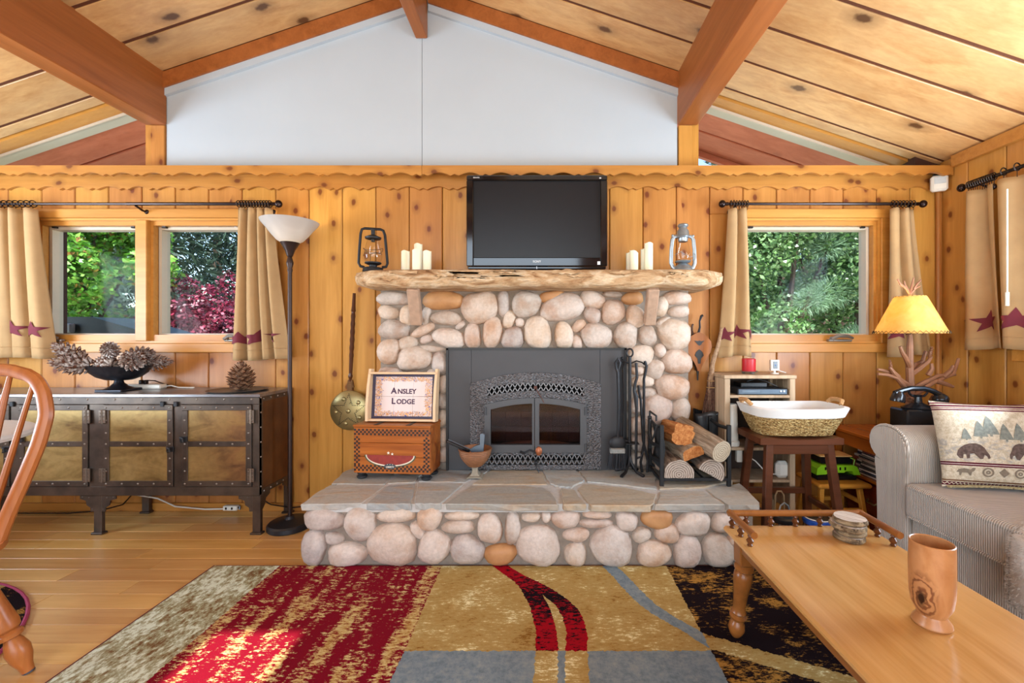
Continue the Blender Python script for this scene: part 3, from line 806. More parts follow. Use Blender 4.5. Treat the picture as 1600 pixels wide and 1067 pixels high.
# doors
for xl, xr, gl, gr in ((758.5, 835, 769, 831.5), (836, 915.5, 841, 905.5)):
    m = MB(); n = 24
    for i in range(n):
        a, b = xl+(xr-xl)*i/n, xl+(xr-xl)*(i+1)/n; c = (a+b)/2
        top = lambda x: arc(x, 758, 916, 630.5, 620)
        gtop = lambda x: arc(x, 769, 905, 637.5, 628.5)
        zs = [(lambda x: 704, top)]
        if gl < c < gr: zs = [(lambda x: 704, lambda x: 692), (gtop, top)]
        for lo, hi in zs:
            vs = [(ix(x), yy, iz(g(x))) for x in (a, b) for yy in (yF-.034, yF+.004) for g in (lo, hi)]
            m.add(vs, [(0, 1, 3, 2), (4, 6, 7, 5), (0, 4, 5, 1), (2, 3, 7, 6), (0, 2, 6, 4), (1, 5, 7, 3)])
    d_ = ip(m, 'stove_door', DOORM, flat=True, normals=False)
    gpoly = [(ix(gl-1), iz(693)), (ix(gr+1), iz(693))]+[(ix(gr+1-(gr-gl+2)*k/8), iz(arc(gr+1-(gr-gl+2)*k/8, 769, 905, 636.5, 627.5))) for k in range(9)]
    SG = bpy.data.materials.get('smoky_glass') or glass_mat('smoky_glass', (.66, .52, .48, 1), 1.5, .35)
    ip(MB().prism(gpoly, yF-.012, yF-.007), 'door_glass', SG, d_)
    for zz in (640, 696):
        xx = xl+1.5 if xl < 800 else xr-1.5
        ip(MB().cyl((ix(xx), yF-.036, iz(zz-6)), (ix(xx), yF-.036, iz(zz+6)), .008), 'hinge', DOORM, d_)
COPPER = S('copper_knob', '9a5a38', .4, .5, var=.2, vs=60)
ip(MB().lathe([(0, .02), (.012, .019), (.021, .012), (.022, 0)], 20, M=rotM((ix(842), yF-.036, iz(701)), PI/2), sy=1.3), 'door_knob', COPPER)
ip(MB().tube([(ix(814), yF-.04, iz(702)), (ix(820), yF-.055, iz(704)), (ix(828), yF-.052, iz(699)), (ix(838), yF-.045, iz(703))], [.008, .006, .005, .006]), 'latch_handle', IRON)
m = MB(); m.ell((ix(837.5), yF-.05, iz(718)), .011, .011, .014); m.tube([(ix(837.5), yF-.02, iz(716)), (ix(838), yF-.05, iz(722)), (ix(842), yF-.06, iz(733))], .004); ip(m, 'air_control', IRON)
m = MB(); m.ell((ix(837), yF-.03, iz(604)), .012, .01, .012); m.tube([(ix(838), yF-.03, iz(606)), (ix(850), yF-.035, iz(627))], .003); ip(m, 'damper_rod', S('rust_rod', '5a3a30', .6, .4))

# ------------------------------------------------------------------ television
TX0, TX1, TZ0, TZ1, TY = PX(730, 2.86), PX(948, 2.86), 1.655, PZ(276, 2.86), 2.86
tv = thing('television', 'black flat screen television standing on the bark mantel', 'television', ((TX0+TX1)/2, 2.9, mzt))
def tp(mb, name, mat, **kw):
    o = mb.build(name, mat, tv, **kw); o.location = -Vector(tv.location); return o
GLOSS = S('gloss_black', '0b0b0d', .08, 0, var=.1)
fw = .044
m = MB(); m.box(TX0, TX1, TY-.03, TY+.05, TZ1-.035, TZ1, .006); m.box(TX0, TX0+fw, TY-.03, TY+.05, TZ0, TZ1-.035, .004); m.box(TX1-fw, TX1, TY-.03, TY+.05, TZ0, TZ1-.035, .004); m.box(TX0+fw, TX1-fw, TY-.03, TY+.05, TZ0, TZ0+.055, .004)
tp(m, 'bezel', GLOSS)
SCR = S('screen_panel', '141316', .3, 0, var=.05, spec=.22)
tp(MB().box(TX0+fw-.004, TX1-fw+.004, TY-.012, TY+.02, TZ0+.05, TZ1-.03), 'screen', SCR)
m = MB(); m.box(TX0+.01, TX1-.01, TY-.036, TY-.02, TZ0-.022, TZ0-.003, .005); tp(m, 'speaker_bar', GLOSS)
m = MB(); m.box((TX0+TX1)/2-.18, (TX0+TX1)/2+.18, TY-.04, TY+.1, mzt, mzt+.012, .004); m.box((TX0+TX1)/2-.07, (TX0+TX1)/2+.07, TY, TY+.04, mzt+.012, TZ0); tp(m, 'stand', BLACK)
LET = S('silver_lettering', 'c8c8c8', .4, .2)
tp(text_mb('SONY', .02, rotM(((TX0+TX1)/2, TY-.0308, TZ0+.028), PI/2), .0004), 'maker_lettering', LET)
tp(text_mb('BRAVIA', .012, rotM((TX0+.065, TY-.0308, TZ1-.017), PI/2), .0004), 'model_lettering', LET)
tp(MB().box(TX1-.065, TX1-.046, TY-.031, TY-.0296, TZ0+.008, TZ0+.03), 'sticker', LET)
tp(MB().box(TX1-.052, TX1-.04, TY-.031, TY-.0296, TZ1-.024, TZ1-.016), 'sticker', LET)
tp(MB().box((TX0+TX1)/2-.002, (TX0+TX1)/2+.001, TY-.037, TY-.0355, TZ0-.02, TZ0-.004), 'status_light', S('led_white', 'e8f0ff', .4))

# ------------------------------------------------------------------ lanterns and candles
def lantern_black(x, y):
    e = thing('hurricane_lantern', 'black iron hurricane lantern with squared tube frame on the left of the mantel', 'lantern', (x, y, mzt), rz=.1)
    m = MB().lathe([(.0, 0), (.062, 0), (.064, .004), (.06, .022), (.055, .026), (0, .026)], 28); m.build('base', IRON, e)
    fpts = [(-.055, 0, .03), (-.078, 0, .036), (-.088, 0, .055), (-.083, 0, .15), (-.076, 0, .24), (-.068, 0, .268), (-.05, 0, .274), (0, 0, .272), (.045, 0, .270), (.062, 0, .262), (.072, 0, .235), (.08, 0, .15), (.088, 0, .055), (.08, 0, .034), (.055, 0, .03)]
    MB().tube(fpts, .0085, 8).build('frame_tube', IRON, e)
    MB().lathe([(.0, .19), (.012, .19), (.013, .27), (0, .27)], 12).build('chimney_tube', IRON, e)
    MB().lathe([(.0, .232), (.02, .232), (.05, .218), (.047, .208), (.034, .205), (0, .205)], 24).build('hood', IRON, e)
    MB().lathe([(.03, .055), (.048, .07), (.055, .095), (.052, .135), (.042, .175), (.034, .205)], 24).build('glass_globe', CLEAR, e)
    MB().lathe([(.0, .026), (.022, .026), (.024, .042), (.05, .052), (.05, .06), (.02, .062), (0, .062)], 24).build('burner', IRON, e)
    m = MB()
    for ph in (0, PI):
        m.tube([(.058*math.cos(a+ph), .058*math.sin(a+ph), .15-.022*math.sin(a)) for a in [PI*k/12 for k in range(13)]], .0015, 5)
    m.tube([(-.057, -.01, .1), (-.03, -.054, .118), (0, -.06, .1), (0, -.06, .06)], .0015, 5); m.tube([(.057, -.01, .11), (.03, -.054, .115), (0, -.06, .1)], .0015, 5)
    m.build('globe_guard', IRON, e)
lantern_black(PX(583, 2.75), 2.75)
GALV = S('galvanised_steel', '9aa4ab', .38, .75, var=.15, vs=40)
def lantern_grey(x, y):
    e = thing('hurricane_lantern', 'grey galvanised hurricane lantern at the right end of the mantel', 'lantern', (x, y, mzt), rz=.05)
    MB().lathe([(0, 0), (.058, 0), (.062, .012), (.05, .035), (.03, .05), (.02, .055), (0, .055)], 28).build('fuel_tank', GALV, e)
    for s in (-1, 1):
        MB().tube([(s*.05, 0, .022), (s*.066, 0, .03), (s*.076, 0, .055), (s*.074, 0, .14), (s*.068, 0, .2), (s*.058, 0, .222), (s*.04, 0, .225)], .0088, 8, sq=1.4).build('side_tube', GALV, e)
        MB().ell((s*.066, 0, .228), .008, .008, .009).build('bail_lug', GALV, e)
    MB().lathe([(0, .3), (.03, .3), (.034, .293), (.03, .284), (.024, .28), (.026, .272), (.036, .258), (.038, .232), (.044, .222), (.04, .215), (.03, .214), (.03, .196), (.026, .19), (0, .19)], 24).build('chimney_cap', GALV, e)
    MB().lathe([(.03, .062), (.046, .078), (.05, .105), (.044, .145), (.034, .175), (.029, .19)], 24).build('glass_globe', CLEAR, e)
    MB().lathe([(0, .055), (.04, .058), (.05, .064), (.047, .07), (.02, .074), (0, .08)], 24).build('burner', GALV, e)
    m = MB(); m.tube([(-.055, -.01, .105), (-.03, -.045, .12), (.03, -.045, .085), (.06, -.01, .1)], .0015, 5); m.tube([(.062, 0, .12), (.075, -.02, .105), (.07, -.02, .075), (.04, -.04, .07)], .002, 5); m.build('globe_guard', GALV, e)
lantern_grey(PX(1067, 2.75), 2.75)
WAX = S('ivory_wax', 'e9e2c6', .45, var=.03)
WAX.node_tree.nodes['Principled BSDF'].inputs['Subsurface Weight'].default_value = .25
WAX.node_tree.nodes['Principled BSDF'].inputs['Subsurface Radius'].default_value = (.02, .012, .006)
WICK = S('wick', '2a2420', .9)
def candle(px, d, top, label, slant=0, r=.027):
    x = PX(px, d); h = PZ(top, d)-mzt
    e = thing('pillar_candle', label, 'candle', (x, d, mzt), group='ivory pillar candles on the mantel')
    m = MB(); n = 20; vs = []; fs = []
    prof = [(r, 0), (r, h), (r*.82, h-.002), (r*.7, h-.012), (0.0001, h-.016)]
    for rr, z in prof:
        for k in range(n):
            a = 2*PI*k/n; vs.append((rr*math.cos(a), rr*math.sin(a), z+(slant*math.cos(a)*rr/r if z > 0 else 0)+(.003*math.sin(3*a) if z > 0 and rr == r else 0)))
    for i in range(len(prof)-1):
        for k in range(n): fs.append((i*n+k, i*n+(k+1) % n, (i+1)*n+(k+1) % n, (i+1)*n+k))
    fs.append(tuple(range(n)))
    m.add(vs, fs).build('wax', WAX, e, ang=50)
    MB().cyl((0, 0, h-.016), (.001, 0, h-.004), .0015, n=6).build('wick', WICK, e)
candle(633.5, 2.80, 392.5, 'short ivory candle nearest the black lantern')
candle(651, 2.72, 390.5, 'front ivory candle before the tallest one, left of the television')
candle(653.5, 2.88, 381.5, 'tallest ivory candle of the left cluster, standing behind another')
candle(667.5, 2.80, 392.5, 'short ivory candle nearest the left side of the television')
candle(984.5, 2.88, 395.5, 'shortest ivory candle right beside the right edge of the television')
candle(990.5, 2.78, 393, 'slanted-top ivory candle next to the right edge of the television', slant=-.009)
candle(1007, 2.86, 389.5, 'thin ivory candle partly behind the tallest of the right cluster', r=.024)
candle(1013.5, 2.78, 380, 'tallest ivory candle of the right cluster beside the grey lantern')
# ------------------------------------------------------------------ rugs
def fcurve(t, f, pts):
    n = t.n('ShaderNodeFloatCurve'); t.val(n.inputs['Value'], f); c = n.mapping.curves[0]
    c.points[0].location = pts[0]; c.points[1].location = pts[-1]
    for p in pts[1:-1]: c.points.new(*p)
    n.mapping.update(); return n.outputs[0]
def rug_mat(name, shift=(0, 0, 0), rot=0):
    t = NT(name); p = t.pos()
    if shift != (0, 0, 0):
        mp = t.n('ShaderNodeMapping'); t.l(p, mp.inputs[0]); mp.inputs['Location'].default_value = shift; mp.inputs['Rotation'].default_value = (0, 0, rot); p = mp.outputs[0]
    x, y, z = t.sep(p)
    wob = t.math('MULTIPLY', t.math('SUBTRACT', t.noise(p, 60, 2), .5), .02)
    xw = t.math('ADD', x, wob)
    fl = t.noise(t.vmath('MULTIPLY', p, (1.6, .9, 1)), 34, 5, .7); big = t.noise(p, 5, 3); fl2 = t.noise(t.vmath('MULTIPLY', p, (.8, 2.2, 1)), 45, 5, .75)
    streak = t.noise(t.vmath('MULTIPLY', p, (3, .5, 1)), 5, 3)
    sage = t.ramp(t.math('ADD', t.math('MULTIPLY', fl, .6), t.math('MULTIPLY', big, .4)), [(.41, '745434'), (.46, '928a68'), (.51, 'a8a88a'), (.56, 'd2dac6')])
    goldfleck = t.ramp(fl2, [(.4, '9a6c30'), (.5, 'b8955a'), (.6, 'ccb880')])
    mred = t.math('ADD', t.math('MULTIPLY', fl2, .55), t.math('ADD', t.math('MULTIPLY', streak, .45), t.math('MULTIPLY', x, .02)))
    red = t.mix(t.mapr(mred, .505, .53), '760a1e', goldfleck)
    gold = t.ramp(t.math('ADD', t.math('MULTIPLY', fl2, .6), t.math('MULTIPLY', big, .4)), [(.37, '80561f'), (.43, 'a3844a'), (.55, 'ae935a'), (.58, 'cabb86'), (.63, 'ebe3b8')])
    dark = t.mix(t.mapr(t.math('ADD', t.math('MULTIPLY', fl2, .5), t.math('MULTIPLY', big, .5)), .53, .57), '170c10', 'a87a36')
    grey = t.ramp(t.noise(p, 40, 5, .7), [(.3, '63717a'), (.5, '78858c'), (.7, '8c9492')])
    redk = t.mix(t.mapr(t.math('ADD', fl2, t.math('MULTIPLY', t.mapr(t.math('ABSOLUTE', t.math('SUBTRACT', y, 1.98)), .0, .2, .14, 0), 1.)), .54, .58), '98091a', '140a10')
    ty = t.mapr(y, 1.4, 2.4)
    def cv(pts): return t.math('SUBTRACT', t.math('MULTIPLY', fcurve(t, ty, sorted([((b-1.4), (a+.5)/1.5) for a, b in pts])), 1.5), .5)
    cA = cv([(-.36, 2.4), (-.244, 2.274), (-.158, 2.173), (-.089, 2.09), (-.047, 1.993), (-.0175, 1.906), (-.003, 1.826), (.008, 1.753), (.01, 1.647), (.0, 1.4)])
    cB = cv([(-.36, 2.4), (-.244, 2.274), (-.15, 2.173), (-.05, 2.09), (.042, 1.993), (.10, 1.906), (.122, 1.826), (.131, 1.753), (.123, 1.647), (.11, 1.4)])
    cG = cv([(.30, 2.4), (.33, 2.274), (.369, 2.173), (.397, 2.09), (.432, 1.993), (.473, 1.906), (.531, 1.826), (.597, 1.753), (.64, 1.69), (.95, 1.4)])
    def near(c, hw): return t.math('LESS_THAN', t.math('ABSOLUTE', t.math('SUBTRACT', xw, c)), hw)
    def gt(a, b): return t.math('GREATER_THAN', a, b)
    c = sage
    c = t.mix(gt(xw, -1.368), c, red)
    c = t.mix(gt(xw, -.527), c, gold)
    inner = t.math('MULTIPLY', gt(xw, -.527), t.math('LESS_THAN', xw, .632))
    sw = t.math('MAXIMUM', near(cA, .042), near(cB, .042))
    low = t.math('LESS_THAN', t.math('ADD', y, wob), 1.645)
    c = t.mix(t.math('MULTIPLY', near(cG, .036), inner), c, grey)
    c = t.mix(t.math('MULTIPLY', sw, inner), c, redk)
    c = t.mix(t.math('MULTIPLY', low, inner), c, grey)
    c = t.mix(t.math('MULTIPLY', t.math('MULTIPLY', low, inner), sw), c, gold)
    c = t.mix(gt(xw, .632), c, dark)
    band = t.math('SUBTRACT', t.math('ADD', y, t.math('MULTIPLY', t.math('SUBTRACT', xw, .63), .5)), 1.70)
    bm_ = t.math('MULTIPLY', t.math('LESS_THAN', t.math('ABSOLUTE', t.math('ADD', band, wob)), .045), gt(xw, .632))
    c = t.mix(bm_, c, gold)
    t.bump(t.noise(p, 420, 2), .5, .004)
    m = t.fin(c, .95, 0, .08)
    return m
RUG = rug_mat('patterned_rug_wool')
BIND = S('rug_binding', '5c1a20', .9, var=.15)
rg_ = thing('area_rug', 'abstract area rug in sage, red, gold and black before the hearth', 'rug', (0, 1.2, 0))
o = MB().box(-1.708, 1.70, .2, 2.258, .001, .012, .003).build('pile', RUG, rg_); o.location = (0, -1.2, 0)
m = MB(); m.box(-1.716, -1.706, .192, 2.264, .0005, .011, .003); m.box(-1.706, 1.70, 2.2565, 2.264, .0005, .011, .003); m.box(1.699, 1.709, .192, 2.264, .0005, .011, .003); m.box(-1.706, 1.699, .192, .2, .0005, .011, .003)
o = m.build('binding', BIND, rg_); o.location = (0, -1.2, 0)
MAT2 = rug_mat('round_mat_wool', (3.62, .42, 0), .25)
rm = thing('round_mat', 'round dark patterned mat with a maroon edge under the dining table', 'rug', (-2.83, 1.25, 0))
MB().lathe([(.0001, .011), (.865, .011), (.868, .002), (.0001, .002)], 64).build('pile', MAT2, rm)
MB().tube([(.872*math.cos(2*PI*k/64), .872*math.sin(2*PI*k/64), .0075) for k in range(64)], .0075, 8, closed=True).build('binding', S('maroon_binding', '9a3458', .8, var=.1), rm)

# ------------------------------------------------------------------ metal sideboard
STEEL = S('dark_riveted_steel', '4a413b', .42, .75, var=.3, vs=9, col2='62564c', world=True)
def patina():
    t = NT('brass_patina'); p = t.pos(); n = t.noise(t.vmath('MULTIPLY', p, (.6, 1, 1.6)), 6, 5, .6, .8); n2 = t.noise(p, 30, 4)
    x = t.sep(p)[0]
    c = t.ramp(n, [(.3, '6f5530'), (.45, '8f7644'), (.6, 'a58a55'), (.75, '7b5a35')])
    c = t.mix(t.mapr(x, -2.2, -1.85), c, t.ramp(n, [(.3, '5c3d28'), (.5, '86603a'), (.65, '94703f'), (.8, '6a4630')]))
    c = t.hsv(c, v=t.mapr(n2, .3, .7, .88, 1.1))
    return t.fin(c, .42, .5)
PAT = patina(); RUSTP = S('rust_brown_panel', '6a4222', .45, .45, var=.25, vs=6, col2='4e2f1a', world=True)
CF, CB, CL, CR, CZ0, CZ1 = 2.636, 2.978, -3.68, -1.72, .236, .85
cab = thing('sideboard', 'riveted dark steel sideboard with brassy panel doors under the left window', 'cabinet', ((CL+CR)/2, (CF+CB)/2, 0))
def cp(mb, name, mat, par=None, **kw):
    o = mb.build(name, mat, par or cab, **kw)
    if par is None: o.location = -Vector(cab.location)
    return o
RIV = S('rivet_steel', '8d857c', .35, .85)
def rivets(m, pts, r=.0062, axis=1):
    for p in pts:
        M_ = rotM(p, PI/2) if axis == 1 else (rotM(p, 0, PI/2) if axis == 0 else rotM(p))
        m.lathe([(0, r*.7), (r*.6, r*.5), (r, 0)], 8, M=M_)
m = MB(); m.box(CL+.03, CR-.003, CF+.006, CB, CZ0+.03, CZ1-.02); cp(m, 'body', STEEL)
m = MB(); m.box(CL-.004, CR+.004, CF-.008, CB, CZ1-.02, CZ1, .003); cp(m, 'top', S('worn_steel_top', '8e8d90', .3, .85, var=.15, vs=8, world=True))
m = MB(); m.box(CL, CR, CF-.006, CF+.02, CZ1-.062, CZ1-.0205, .002); m.box(CL, CR, CF-.006, CF+.02, CZ0, CZ0+.055, .002)
XC = (CL+CR)/2
for a, b in ((CL, CL+.04), (CR-.04, CR), (XC-.045, XC+.045)): m.box(a, b, CF-.007, CF+.02, CZ0+.055, CZ1-.062, .002)
xm1 = XC+.045+(CR-.04-XC-.045)/2; xm0 = XC-.045-(CR-.04-XC-.045)/2
for q in (xm0, xm1): m.box(q-.026, q+.026, CF-.006, CF+.02, CZ0+.055, CZ1-.062, .002)
m.box(CR-.02, CR, CF, CF+.03, CZ0, CZ1-.02); m.box(CR-.02, CR, CB-.03, CB, CZ0, CZ1-.02); m.box(CR-.012, CR, CF+.03, CB-.03, CZ1-.05, CZ1-.02); m.box(CR-.012, CR+.002, CF+.03, CB-.03, CZ0, CZ0+.03)
cp(m, 'frame', STEEL)
cp(MB().box(CR-.006, CR-.002, CF+.03, CB-.03, CZ0+.03, CZ1-.05), 'side_panel', RUSTP)
m = MB()
rivets(m, [(CL+.1+.165*k, CF-.006, CZ1-.032) for k in range(12)]); rivets(m, [(CR, CF+.012, CZ0+.05+.09*k) for k in range(7)], axis=0); rivets(m, [(CR, CF+.04+.07*k, CZ1-.034) for k in range(5)], axis=0); rivets(m, [(CR+.002, CF+.04+.065*k, CZ0+.015) for k in range(5)], axis=0)
cp(m, 'rivets', RIV)['kind'] = 'stuff'
HNG = S('hinge_bronze', '75685c', .4, .8)
dz0, dz1 = CZ0+.058, CZ1-.064
bays = [(CL+.042, xm0-.028, 1), (xm0+.028, XC-.047, -1), (XC+.047, xm1-.028, 1), (xm1+.028, CR-.042, -1)]
for a, b, hs in bays:
    m = MB(); t_ = .034; ya, yb = CF-.014, CF+.006; zm = (dz0+dz1)/2+.01
    m.box(a, b, ya, yb, dz0, dz0+t_, .002); m.box(a, b, ya, yb, dz1-t_, dz1, .002); m.box(a, a+t_, ya, yb, dz0+t_, dz1-t_, .002); m.box(b-t_, b, ya, yb, dz0+t_, dz1-t_, .002); m.box(a+t_, b-t_, ya, yb, zm-.016, zm+.016, .002)
    dr = cp(m, 'door', STEEL)
    for z0, z1 in ((dz0+t_-.004, zm-.012), (zm+.012, dz1-t_+.004)):
        o = MB().box(a+t_-.004, b-t_+.004, CF-.008, CF+.004, z0, z1).build('door_panel', PAT, dr)
    m = MB(); w_ = b-a
    rivets(m, [(a+.017+(w_-.034)*k/4, ya, z) for k in range(5) for z in (dz0+.017, zm, dz1-.017)]+[(x, ya, dz0+.017+(dz1-dz0-.034)*k/6) for k in (1, 2, 4, 5) for x in (a+.017, b-.017)])
    m.build('rivets', RIV, dr)['kind'] = 'stuff'
    hx = a if hs > 0 else b
    for z in (dz0+.07, dz1-.07):
        mm = MB(); mm.box(hx-.02, hx-.002, CF-.022, CF-.012, z-.04, z+.04, .002); mm.box(hx+.002, hx+.02, CF-.022, CF-.012, z-.04, z+.04, .002); mm.cyl((hx, CF-.02, z-.042), (hx, CF-.02, z+.042), .006, n=8)
        rivets(mm, [(hx+q, CF-.022, z+k*.022) for q in (-.011, .011) for k in (-1, 0, 1)], .004)
        mm.build('hinge', HNG, dr)
    lx = b-.012 if hs > 0 else a+.012
    mm = MB(); zz = zm-.03 if hs > 0 else zm+.03
    mm.box(lx-.022, lx+.022, CF-.02, CF-.012, zz-.016, zz+.016, .002); mm.tube([(lx-.01, CF-.03, zz+.012), (lx+.012, CF-.036, zz+.008), (lx+.014, CF-.036, zz-.012), (lx-.004, CF-.03, zz-.016)], .005, 6); mm.build('door_latch', IRON, dr)
    mm = MB(); mm.box(lx-.05-.012, lx-.05+.012, CF-.018, CF-.004, CZ1-.075, CZ1-.045, .003); mm.build('top_catch', IRON, dr)
for x in (CL+.02, XC, CR-.02):
    for y_ in (CF+.012, CB-.015):
        m = MB(); m.box(x-.024, x+.024, y_-.012, y_+.012, .012, CZ0, .002); m.box(x-.034, x+.034, y_-.022, y_+.018, 0, .013, .003)
        if y_ < 2.8:
            for sg in (-1, 1):
                if (x == CL+.02 and sg < 0) or (x == CR-.02 and sg > 0): continue
                xb = x+sg*.024
                m.prism([(xb, CZ0), (xb+sg*.085, CZ0), (xb+sg*.085, CZ0-.022), (xb+sg*.05, CZ0-.032), (xb+sg*.045, CZ0-.06), (xb+sg*.022, CZ0-.075), (xb+sg*.02, CZ0-.098), (xb, CZ0-.098)], y_-.010, y_-.004)
                rivets(m, [(xb+sg*.07, y_-.01, CZ0-.011), (xb+sg*.03, y_-.01, CZ0-.015), (xb+sg*.01, y_-.01, CZ0-.085)], .005)
            if x > -2: m.prism([(y_+.012, CZ0), (y_+.09, CZ0), (y_+.09, CZ0-.02), (y_+.05, CZ0-.035), (y_+.04, CZ0-.07), (y_+.012, CZ0-.1)], CR-.006, CR, 'yz')
        elif x > -2: m.prism([(y_-.012, CZ0), (y_-.09, CZ0), (y_-.09, CZ0-.02), (y_-.05, CZ0-.035), (y_-.04, CZ0-.07), (y_-.012, CZ0-.1)], CR-.006, CR, 'yz')
        cp(m, 'leg', STEEL)

# pinecones
def cone_mat(): 
    t = NT('pinecone_scales'); p = t.pos(False); z = t.noise(p, 60, 2)
    n = t.n('ShaderNodeNewGeometry'); r = n.outputs['Random Per Island']
    return t.fin(t.mix(t.mapr(z, .4, .65), '5a3320', t.mix(r, 'a8988c', 'e6e0da')), .75, 0, .25)
CONE = cone_mat(); CONE2 = S('pinecone_brown', '4e2814', .7, var=.4, vs=60, col2='a07a5c')
def cone_mesh(name, L, R, ns, mat, rise=.35, thin=1.):
    m = MB(); m.ell((0, 0, L*.48), R*.36, R*.36, L*.46, 8, 6)
    for i in range(ns):
        u = (i+.5)/ns; a = i*2.39996; z = L*(.03+.92*u); env = R*(math.sin(PI*min(1, (.16+.84*u)**.8*1.0))**.6 if u < .97 else .2)
        env = R*max(.18, (1-((u-.36)/.68)**2))
        ln = env; up = .25+.9*u; ca, sa = math.cos(a), math.sin(a); wd = .26*R*(1.15-.6*u)*thin
        b0 = Vector((ca*env*.25, sa*env*.25, z-.1*R)); tip = Vector((ca*ln, sa*ln, z+up*rise*R)); sd_ = Vector((-sa, ca, 0))
        mid = b0.lerp(tip, .72)
        vs = [b0-sd_*wd*.4, b0+sd_*wd*.4, mid+sd_*wd, tip, mid-sd_*wd, mid+Vector((0, 0, .1*R)), b0.lerp(tip, .7)-Vector((0, 0, .09*R))]
        m.add(vs, [(0, 1, 2, 5), (0, 5, 4), (2, 3, 5), (3, 4, 5), (1, 0, 6), (1, 6, 2), (0, 4, 6), (2, 6, 3), (3, 6, 4)])
    return m.build(name, mat, None, flat=True, normals=False)
big = cone_mesh('pinecone', .16, .086, 78, CONE2, .38, .95)
PY = 2.78; px_ = PX(377, PY)
tray = thing('round_plate', 'thin dark plate under the single upright pinecone', 'plate', (px_-.02, PY, CZ1))
MB().lathe([(0, 0), (.15, 0), (.165, .008), (.168, .011), (.15, .007), (0, .006)], 32).build('dish', S('dark_plate', '4b4743', .4, .3), tray)
big.location = (px_, PY, CZ1+.008); tag(big, 'large upright brown pinecone standing on the dark plate', 'pinecone')
bx_ = PX(186, 2.80)
bowl = thing('footed_bowl', 'dark footed metal bowl heaped with frosted pinecones', 'bowl', (bx_, 2.80, CZ1))
DKB = S('dark_pewter_bowl', '33343a', .35, .75, var=.3, vs=30)
MB().lathe([(.03, .066), (.08, .070), (.13, .088), (.17, .118), (.19, .150), (.202, .16), (.198, .155), (.182, .145), (.16, .115), (.12, .09), (.07, .074), (.0, .07)], 36, sy=.62).build('cup', DKB, bowl)
MB().lathe([(.0, .012), (.075, .014), (.045, .03), (.026, .05), (.022, .065), (.032, .074), (0, .076)], 28).build('stem', DKB, bowl)
MB().box(-.085, .085, -.075, .075, 0, .013, .004).build('foot', DKB, bowl)
sc = cone_mesh('pinecone', .155, .056, 90, CONE, .5, .62)
CN = [((-.20, -.03, .20), (0, -1.05, .1), 'frosted pinecone hanging out over the left rim of the bowl', 1.0), ((-.10, -.075, .165), (0, -1.45, .2), 'frosted pinecone lying at the front left of the bowl', 1.1),
 ((.02, -.07, .165), (0, -1.5, -.5), 'frosted pinecone lying at the front middle of the bowl', .95), ((-.03, -.02, .24), (1.2, .3, .6), 'pinecone showing its round brown base on top of the heap', .8),
 ((.03, .02, .2), (0, 1.35, -.15), 'frosted pinecone at the back top of the bowl heap', 1.05), ((.08, -.02, .185), (.1, 1.45, -.5), 'frosted pinecone leaning to the right rim of the bowl', 1.05), ((.1, .03, .17), (0, 1.5, .35), 'frosted pinecone at the right back of the bowl', .9)]
for i, (p, r, lb, s) in enumerate(CN):
    o = sc if i == 0 else dup(sc)
    o.location = Vector(p)+Vector((bx_, 2.80, CZ1)); o.rotation_euler = r; o.scale = (s*1.18,)*3; tag(o, lb, 'pinecone', 'pinecones heaped in the footed bowl')
# power strip and cords on the sideboard and under it
WPL = S('white_plastic', 'd9d4c8', .4, var=.03)
ps = thing('power_strip', 'white power strip with plugs on the sideboard behind the bowl', 'power strip', (PX(228, 2.9), 2.9, CZ1))
MB().box(-.13, .12, -.03, .03, 0, .03, .006).build('housing', WPL, ps)
for q in (-.03, .0): MB().box(q-.009, q+.009, -.014, .014, .03, .058, .004).build('plug', BLACK, ps)
MB().tube([(0, 0, .056), (.05, .01, .052), (.1, .02, .03), (.15, .03, .01)], .0035, 6).build('cord', BLACK, ps)
MB().tube([(.12, 0, .015), (.16, .01, .02), (.2, .02, .006), (.3, .03, .004)], .004, 6).build('cord', WPL, ps)
o = MB().tube([(PX(180, 2.96), 2.95, .05+.10), (-2.62, 2.955, .10), (-2.5, 2.955, .045), (-2.3, 2.955, .026), (-2.1, 2.955, .03), (PX(350, 2.955)-.0, 2.955, .035)], .005, 6).build('extension_cable', WPL)
tag(o, 'white extension cord running along the wall beneath the sideboard', 'cord')
e = thing('outlet_block', 'small white outlet block at the end of the cord under the sideboard', 'outlet', (PX(361, 2.955), 2.955, .02))
MB().box(-.048, .048, -.014, .014, 0, .032, .004).build('housing', WPL, e)
for q in (-.025, .015): MB().box(q-.006, q+.006, -.0155, -.013, .008, .024, .001).build('socket', BLACK, e)
MB().tube([(.048, 0, .015), (.06, 0, .025), (.062, -.005, .005)], .006, 6).build('plug', BLACK, e)
o = MB().tube([(-3.6, 2.94, .006), (-3.2, 2.94, .006), (-3.0, 2.945, .02), (-2.85, 2.95, .06), (-2.78, 2.955, .14), (-2.77, 2.96, .25)], .0045, 6).build('extension_cable', BLACK); tag(o, 'black cord rising behind the sideboard at its left half', 'cord')
o = MB().tube([(-2.02, 2.96, .25), (-1.95, 2.955, .12), (-1.85, 2.95, .06), (-1.7, 2.945, .04), (-1.55, 2.945, .06)], .004, 6).build('extension_cable', BLACK); tag(o, 'black cord behind the sideboard right legs near the floor lamp', 'cord')

